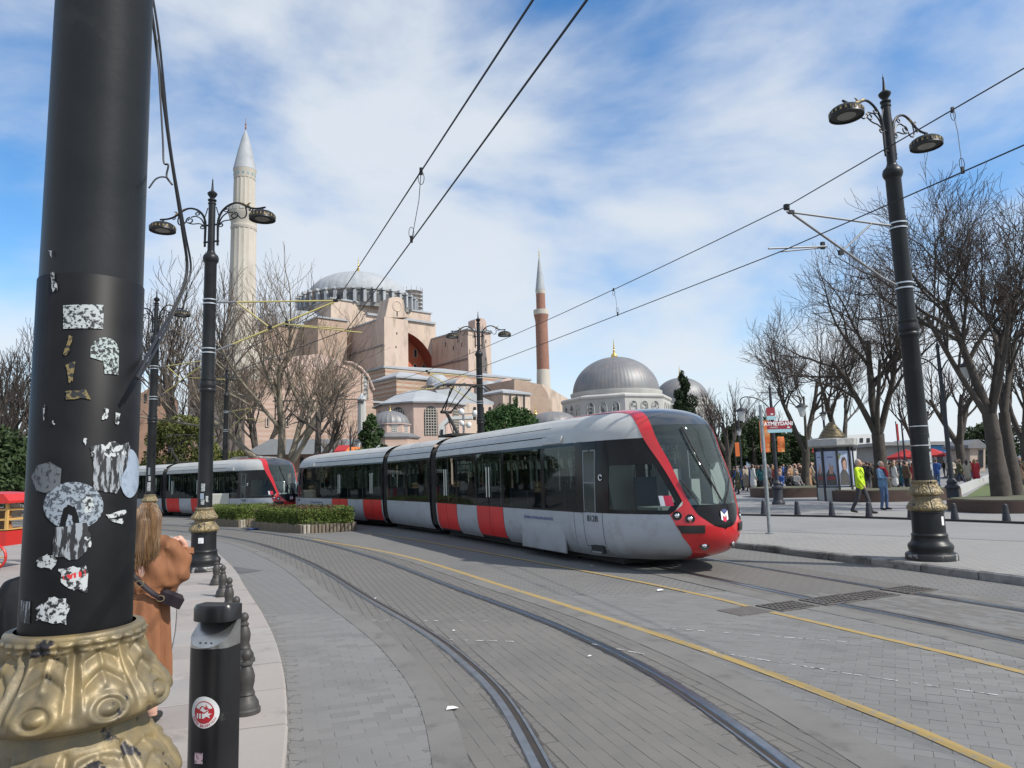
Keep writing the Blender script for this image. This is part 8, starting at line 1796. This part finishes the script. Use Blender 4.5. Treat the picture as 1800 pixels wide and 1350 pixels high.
for (x, y, coat, legs, hair, rz, lab) in ((1373, 868, 'blue', 'denim', 0, -30, 'woman in blue skirt seated on the planter right of the sign pole'), (1388, 869, 'black', 'black', 1, 10, 'person in black seated in the middle of the planter'), (1402, 869, 'grey', 'grey', 3, 15, 'grey haired person seated in front of the forked tree'), (1446, 866, 'black', 'black', 0, 30, 'person in black seated left of the poster kiosk')):
    person(None, gnd(x, y, ZR), R_(rz), coat, legs, lab, hair, 1.0, 'people seated on the planter', sme)
# wider crowd across the plaza: one by one
rg = random.Random(21); coats = ['black', 'black', 'black', 'navy', 'navy', 'charcoal', 'charcoal', 'grey', 'beige', 'olive', 'olive', 'brown', 'brown', 'red', 'blue', 'teal', 'camel', 'white']; legsn = ['black', 'denim', 'charcoal', 'navy', 'khaki', 'black']
where = lambda x: 'beside the tram nose' if x < 1330 else 'behind the name sign' if x < 1400 else 'left of the kiosk' if x < 1460 else 'behind man in yellow' if x < 1560 else 'left of right lamp post' if x < 1620 else 'right of right lamp post' if x < 1700 else 'at the right edge'
spots = []
used = set()
for i in range(290):
    zone = rg.choice([(1288, 1460), (1288, 1460), (1380, 1470), (1560, 1620), (1560, 1620), (1630, 1720), (1770, 1800), (1500, 1560)])
    x = rg.uniform(*zone); Y = rg.uniform(42, 74); spots.append((x, Y))
for (x, Y) in sorted(spots, key=lambda s: s[1]):
    c = rg.choice(coats); l = rg.choice(legsn); key = rg.choice('abcdef'); v = gp(x, Y, ZR)
    hr = rg.choice([0, 0, 1, 1, 2, 3]); hn = ['black hair', 'brown hair', 'fair hair', 'grey hair'][hr]; far = 'nearer crowd' if Y < 60 else 'farther crowd'
    lab = ('person in %s top, %s trousers, %s, %s %s' % (c, l, hn, far, where(x))) if key not in 'cd' else ('person in long %s coat, %s, %s %s' % (c, hn, far, where(x)))
    if lab in used: continue
    used.add(lab); person(key, v, rg.uniform(0, 6.28), c, l, lab, hr, rg.uniform(0.92, 1.06), 'crowd of visitors on the plaza')
# passengers in the first tram
for (u, v, lab, c) in ((1.2, 0.6, 'passenger in pink seated in the middle tram section', 'pink'), (2.9, -0.5, 'dark haired passenger seated in the middle tram section', 'navy')):
    mids = [o_ for o_ in tram1.children if o_.name.startswith('middle_section')][0]
    Mw = Matrix.Translation(tram1.location) @ Matrix.Translation(mids.location) @ Matrix.Rotation(mids.rotation_euler[2], 4, 'Z')
    p = Mw @ Vector((u, v, 0.42)); person(None, p, mids.rotation_euler[2]+math.pi/2, c, 'black', lab, 0, 1.0, None, sme)
cabs = [o_ for o_ in tram1.children if o_.name.startswith('cab_section')]
for (u, v, c, lab) in ((2.6, 0.3, 'black', 'passenger in black standing between the red doors'), (5.6, -0.4, 'grey', 'passenger in grey seated behind the second red door'), (7.2, 0.35, 'olive', 'passenger in olive near the driver bulkhead')):
    o_ = cabs[0]; Mw = Matrix.Translation(tram1.location) @ Matrix.Translation(o_.location) @ Matrix.Rotation(o_.rotation_euler[2], 4, 'Z'); p = Mw @ Vector((u, v, 0.47)); person('b', p, o_.rotation_euler[2], c, 'black', lab, 0, 0.98)
# ------------------------------------------------------------- woman in the brown coat
m_coat = mat('rust_brown_coat', (0.245, 0.098, 0.040), 0.78, col2=(0.20, 0.08, 0.033), scale=3, detail=5, bump=0.55, bscale=5.5, bdist=0.035, stretch=(1.6, 1.6, 0.55))
m_hairw = mat('light_brown_hair', (0.085, 0.045, 0.02), 0.45, col2=(0.19, 0.105, 0.045), scale=14, detail=6, stretch=(3, 3, 0.12), bump=0.6, bscale=40, bdist=0.01, lo=0.4, hi=0.62)
m_bagw = mat('dark_leather_bag', (0.014, 0.009, 0.013), 0.55, spec=0.25); m_buck = mat('buckle_metal', (0.45, 0.36, 0.2), 0.3, 0.9)
m_skinw = mat('hand_skin', (0.58, 0.34, 0.25), 0.5, col2=(0.52, 0.28, 0.21), scale=12)
wq = gnd(243, 1265, ZS); WX = at(262, 1000, 5.0); wo = empty('person', (WX.x-0.02, 5.0, ZS), R_(8)); wo.scale = (0.92, 0.92, 0.90); tag(wo, 'woman in rust brown trench coat with long hair behind the foreground post', 'person')
HW = 1.62; k = HW/1.72
body = []
def A_(a, b, ra, rb, m=0): body.append((tuple(x*k for x in a), tuple(x*k for x in b), ra*k, rb*k, m))
for s in (1, -1):
    A_((s*0.075, 0, 0.9), (s*0.07, 0, 0.5), 0.07, 0.052, 0); A_((s*0.07, 0, 0.5), (s*0.07, 0.02, 0.1), 0.054, 0.044, 0); A_((s*0.07, 0.03, 0.05), (s*0.08, 0.16, 0.04), 0.043, 0.036, 1)
A_((0, 0, 0.95), (0, 0, 1.35), 0.12, 0.11); A_((0, 0, 1.4), (0, 0.0, 1.52), 0.055, 0.05); A_((0, 0.01, 1.575), (0, 0.005, 1.63), 0.075, 0.086); A_((0, 0.075, 1.545), (0, 0.06, 1.58), 0.04, 0.045)
o = obj('body', body_mesh('body', body, 0.02, [m_skinw, m_shoe], 3), wo)
cp = []
def Cc(a, b, ra, rb): cp.append((tuple(x*k for x in a), tuple(x*k for x in b), ra*k, rb*k, 0))
for dx, dy in ((0, 0.0), (0.085, 0.015), (-0.085, 0.015), (0.05, -0.07), (-0.05, -0.07), (0.05, 0.07), (-0.05, 0.07)):
    Cc((dx*0.9, dy*0.8, 1.02), (dx*1.1, dy*1.4, 0.36), 0.105, 0.105)
Cc((-0.05, 0, 1.0), (-0.08, 0, 1.3), 0.135, 0.125); Cc((0.05, 0, 1.0), (0.08, 0, 1.3), 0.135, 0.125); Cc((-0.15, 0, 1.40), (0.15, 0, 1.40), 0.075, 0.075); Cc((-0.06, -0.03, 1.44), (0.06, -0.03, 1.44), 0.06, 0.06)
# right arm (picture right): elbow out, forearm folded up to the shoulder
Cc((0.185, 0, 1.385), (0.265, 0.02, 1.16), 0.078, 0.066); Cc((0.265, 0.02, 1.16), (0.26, 0.08, 1.335), 0.066, 0.055)
Cc((0.13, 0, 1.32), (0.19, 0.01, 1.08), 0.09, 0.085); Cc((0.15, 0, 1.05), (0.23, 0.02, 1.14), 0.06, 0.06)
Cc((-0.185, 0, 1.39), (-0.27, 0.03, 1.15), 0.082, 0.075); Cc((-0.27, 0.03, 1.15), (-0.2, 0.14, 1.0), 0.075, 0.06)
cme = body_mesh('coat', cp, 0.014, [m_coat], 4)
co = obj('coat', cme, wo)
# folds: real displacement of the coat surface
V = np.empty(len(cme.vertices)*3, np.float32); cme.vertices.foreach_get('co', V); V = V.reshape(-1, 3); N_ = np.empty_like(V).ravel(); cme.vertices.foreach_get('normal', N_); N_ = N_.reshape(-1, 3)
ang = np.arctan2(V[:, 1], V[:, 0]); zz_ = V[:, 2]
fold = 0.019*np.sin(ang*9+zz_*2.0)*np.clip((0.98-zz_)/0.5, 0, 1)+0.006*np.sin(zz_*38+ang*3+V[:, 0]*18)*((zz_ > 1.0) & (np.abs(V[:, 0]) > 0.15))+0.009*np.sin(V[:, 0]*30+zz_*26)*((zz_ > 1.0) & (np.abs(V[:, 0]) <= 0.17))
waist = -0.022*np.exp(-((zz_-0.98)/0.03)**2)
V += N_*(fold+waist)[:, None]; cme.vertices.foreach_set('co', V.ravel().astype(np.float32)); cme.update()
mb = MB(); mb.tube([(0.168*math.cos(a)*k, 0.145*math.sin(a)*k, 0.985*k*1.03) for a in np.linspace(0, 2*math.pi, 25)], 0.024, 8, 0, True, (0.5, 1.0)); mb.build('belt', m_coat, co, 60)
mb = MB(); mb.tube([(0.075*math.cos(a)*k, 0.07*math.sin(a)*k-0.005, 1.475*k+0.02*math.sin(a)) for a in np.linspace(0, 2*math.pi, 21)], 0.03, 8, 0, True, (0.5, 1.0)); mb.build('collar', m_coat, co, 60)
mb = MB(); mb.tube([(0.272*k, 0.085*k, 1.31*k), (0.268*k, 0.095*k, 1.355*k)], 0.058, 12, 0, True); mb.build('cuff', m_coat, co, 60)
# hand with five fingers resting on the shoulder
hb = Vector((0.262*k, 0.10*k, 1.375*k)); hands = []
def Hh(a, b, ra, rb): hands.append((tuple(hb+Vector(a)), tuple(hb+Vector(b)), ra, rb, 0))
Hh((0.0, 0, -0.03), (-0.01, -0.01, 0.02), 0.026, 0.028); Hh((-0.01, -0.012, 0.02), (-0.035, -0.03, 0.062), 0.027, 0.026); Hh((-0.005, -0.02, 0.025), (-0.028, -0.045, 0.06), 0.02, 0.02)
for i, (oy, L_) in enumerate(((0.012, 0.036), (-0.008, 0.042), (-0.028, 0.040), (-0.046, 0.032))):
    a = Vector((-0.04, -0.022+oy*0.9, 0.068-0.004*i)); b = a+Vector((-0.036, -0.004, 0.004))*(L_/0.04); c = b+Vector((-0.020, -0.002, -0.026)); d = c+Vector((-0.006, 0.0, -0.018)); r = 0.0092
    Hh(a, b, r+0.001, r); Hh(b, c, r, r*0.92); Hh(c, d, r*0.9, r*0.75)
Hh((-0.005, 0.02, 0.02), (-0.028, 0.035, 0.034), 0.012, 0.0105); Hh((-0.028, 0.035, 0.034), (-0.052, 0.030, 0.03), 0.0105, 0.008)
obj('hand', body_mesh('hand', hands, 0.0045, [m_skinw], 2), wo)
mb = MB(); mb.tube([hb+Vector((0.032*math.cos(a), 0.03*math.sin(a), -0.035)) for a in np.linspace(0, 2*math.pi, 17)], 0.004, 5); mb.build('bracelet', cloth('red', None), wo, 60)
# hair: strands over a base volume
hp = []
for a, b, ra, rb in (((0, -0.02, 1.655), (0, -0.03, 1.62), 0.098, 0.104), ((0, -0.055, 1.6), (0, -0.085, 1.36), 0.095, 0.085), ((0.05, -0.04, 1.58), (0.065, -0.07, 1.36), 0.06, 0.055), ((-0.05, -0.04, 1.58), (-0.065, -0.07, 1.36), 0.06, 0.055), ((0, -0.08, 1.37), (0.0, -0.09, 1.29), 0.08, 0.05)): hp.append((tuple(x*k for x in a), tuple(x*k for x in b), ra*k, rb*k, 0))
ho = obj('hair', body_mesh('hair', hp, 0.013, [m_hairw], 4), wo)
mb = MB(); rh = random.Random(4)
for i in range(230):
    a = rh.uniform(math.pi*0.92, math.pi*2.08); r0 = 0.1*k; x0, y0 = math.cos(a), math.sin(a)
    z1 = rh.uniform(1.22, 1.34)*k; s0 = rh.uniform(0.96, 1.06)
    pts = [(0.35*x0*r0, (-0.02+0.35*y0*0.1)*k, 1.745*k), (0.98*x0*r0*s0, (-0.025+y0*0.10*s0)*k, 1.65*k), (1.05*x0*r0*s0, (-0.05+y0*0.09*s0)*k, 1.5*k), (1.12*x0*r0*s0+rh.uniform(-0.01, 0.01), (-0.07+y0*0.085*s0)*k, 1.38*k), (1.0*x0*r0+rh.uniform(-0.02, 0.02), (-0.085+y0*0.07)*k, z1)]
    mb.tube(catmull(pts, 3), [0.0055]*10+[0.004, 0.003, 0.0015], 4)
mb.build('hair_strands', m_hairw, ho, 80)
# cross-body bag
mb = MB(); sp_ = [(-0.17, -0.06, 1.42), (-0.12, -0.165, 1.30), (0.0, -0.185, 1.16), (0.12, -0.175, 1.04), (0.20, -0.10, 0.975)]; 
mb.tube([tuple(v*k for v in p) for p in catmull(sp_, 5)], 0.02, 6, 0, True, (1.0, 0.3)); mb.build('bag_strap', m_bagw, wo, 60)
mb = MB(); M_ = Matrix.Rotation(R_(25), 3, 'Z') @ Matrix.Rotation(R_(28), 3, 'Y'); mb.cbox(Vector((0.215*k, -0.07*k, 0.985*k)), (0.17, 0.09, 0.10), 0.025, 0, M_); bg_ = mb.build('handbag', m_bagw, wo)
for p in ((0.03, -0.205, 1.13), (0.165, -0.15, 1.0)):
    c = Vector(p)*k; mb = MB(); mb.tube([c+Vector((0.028*math.cos(a), -0.006, 0.022*math.sin(a))) for a in np.linspace(0, 2*math.pi, 9)], 0.004, 5); mb.build('buckle', m_buck, bg_)
# dark clothed person half hidden at the left edge
me = body_mesh('person', figure('stand', 'jacket', 1.72), 0.018, [m_skinp, m_hairs[0], cloth('black', None), cloth('black', None), m_shoe], 3)
person(None, (-1.87, 2.95, ZS-0.14), R_(172), 'black', 'black', 'person in black jacket half hidden at the left edge', 0, 0.95, None, me)
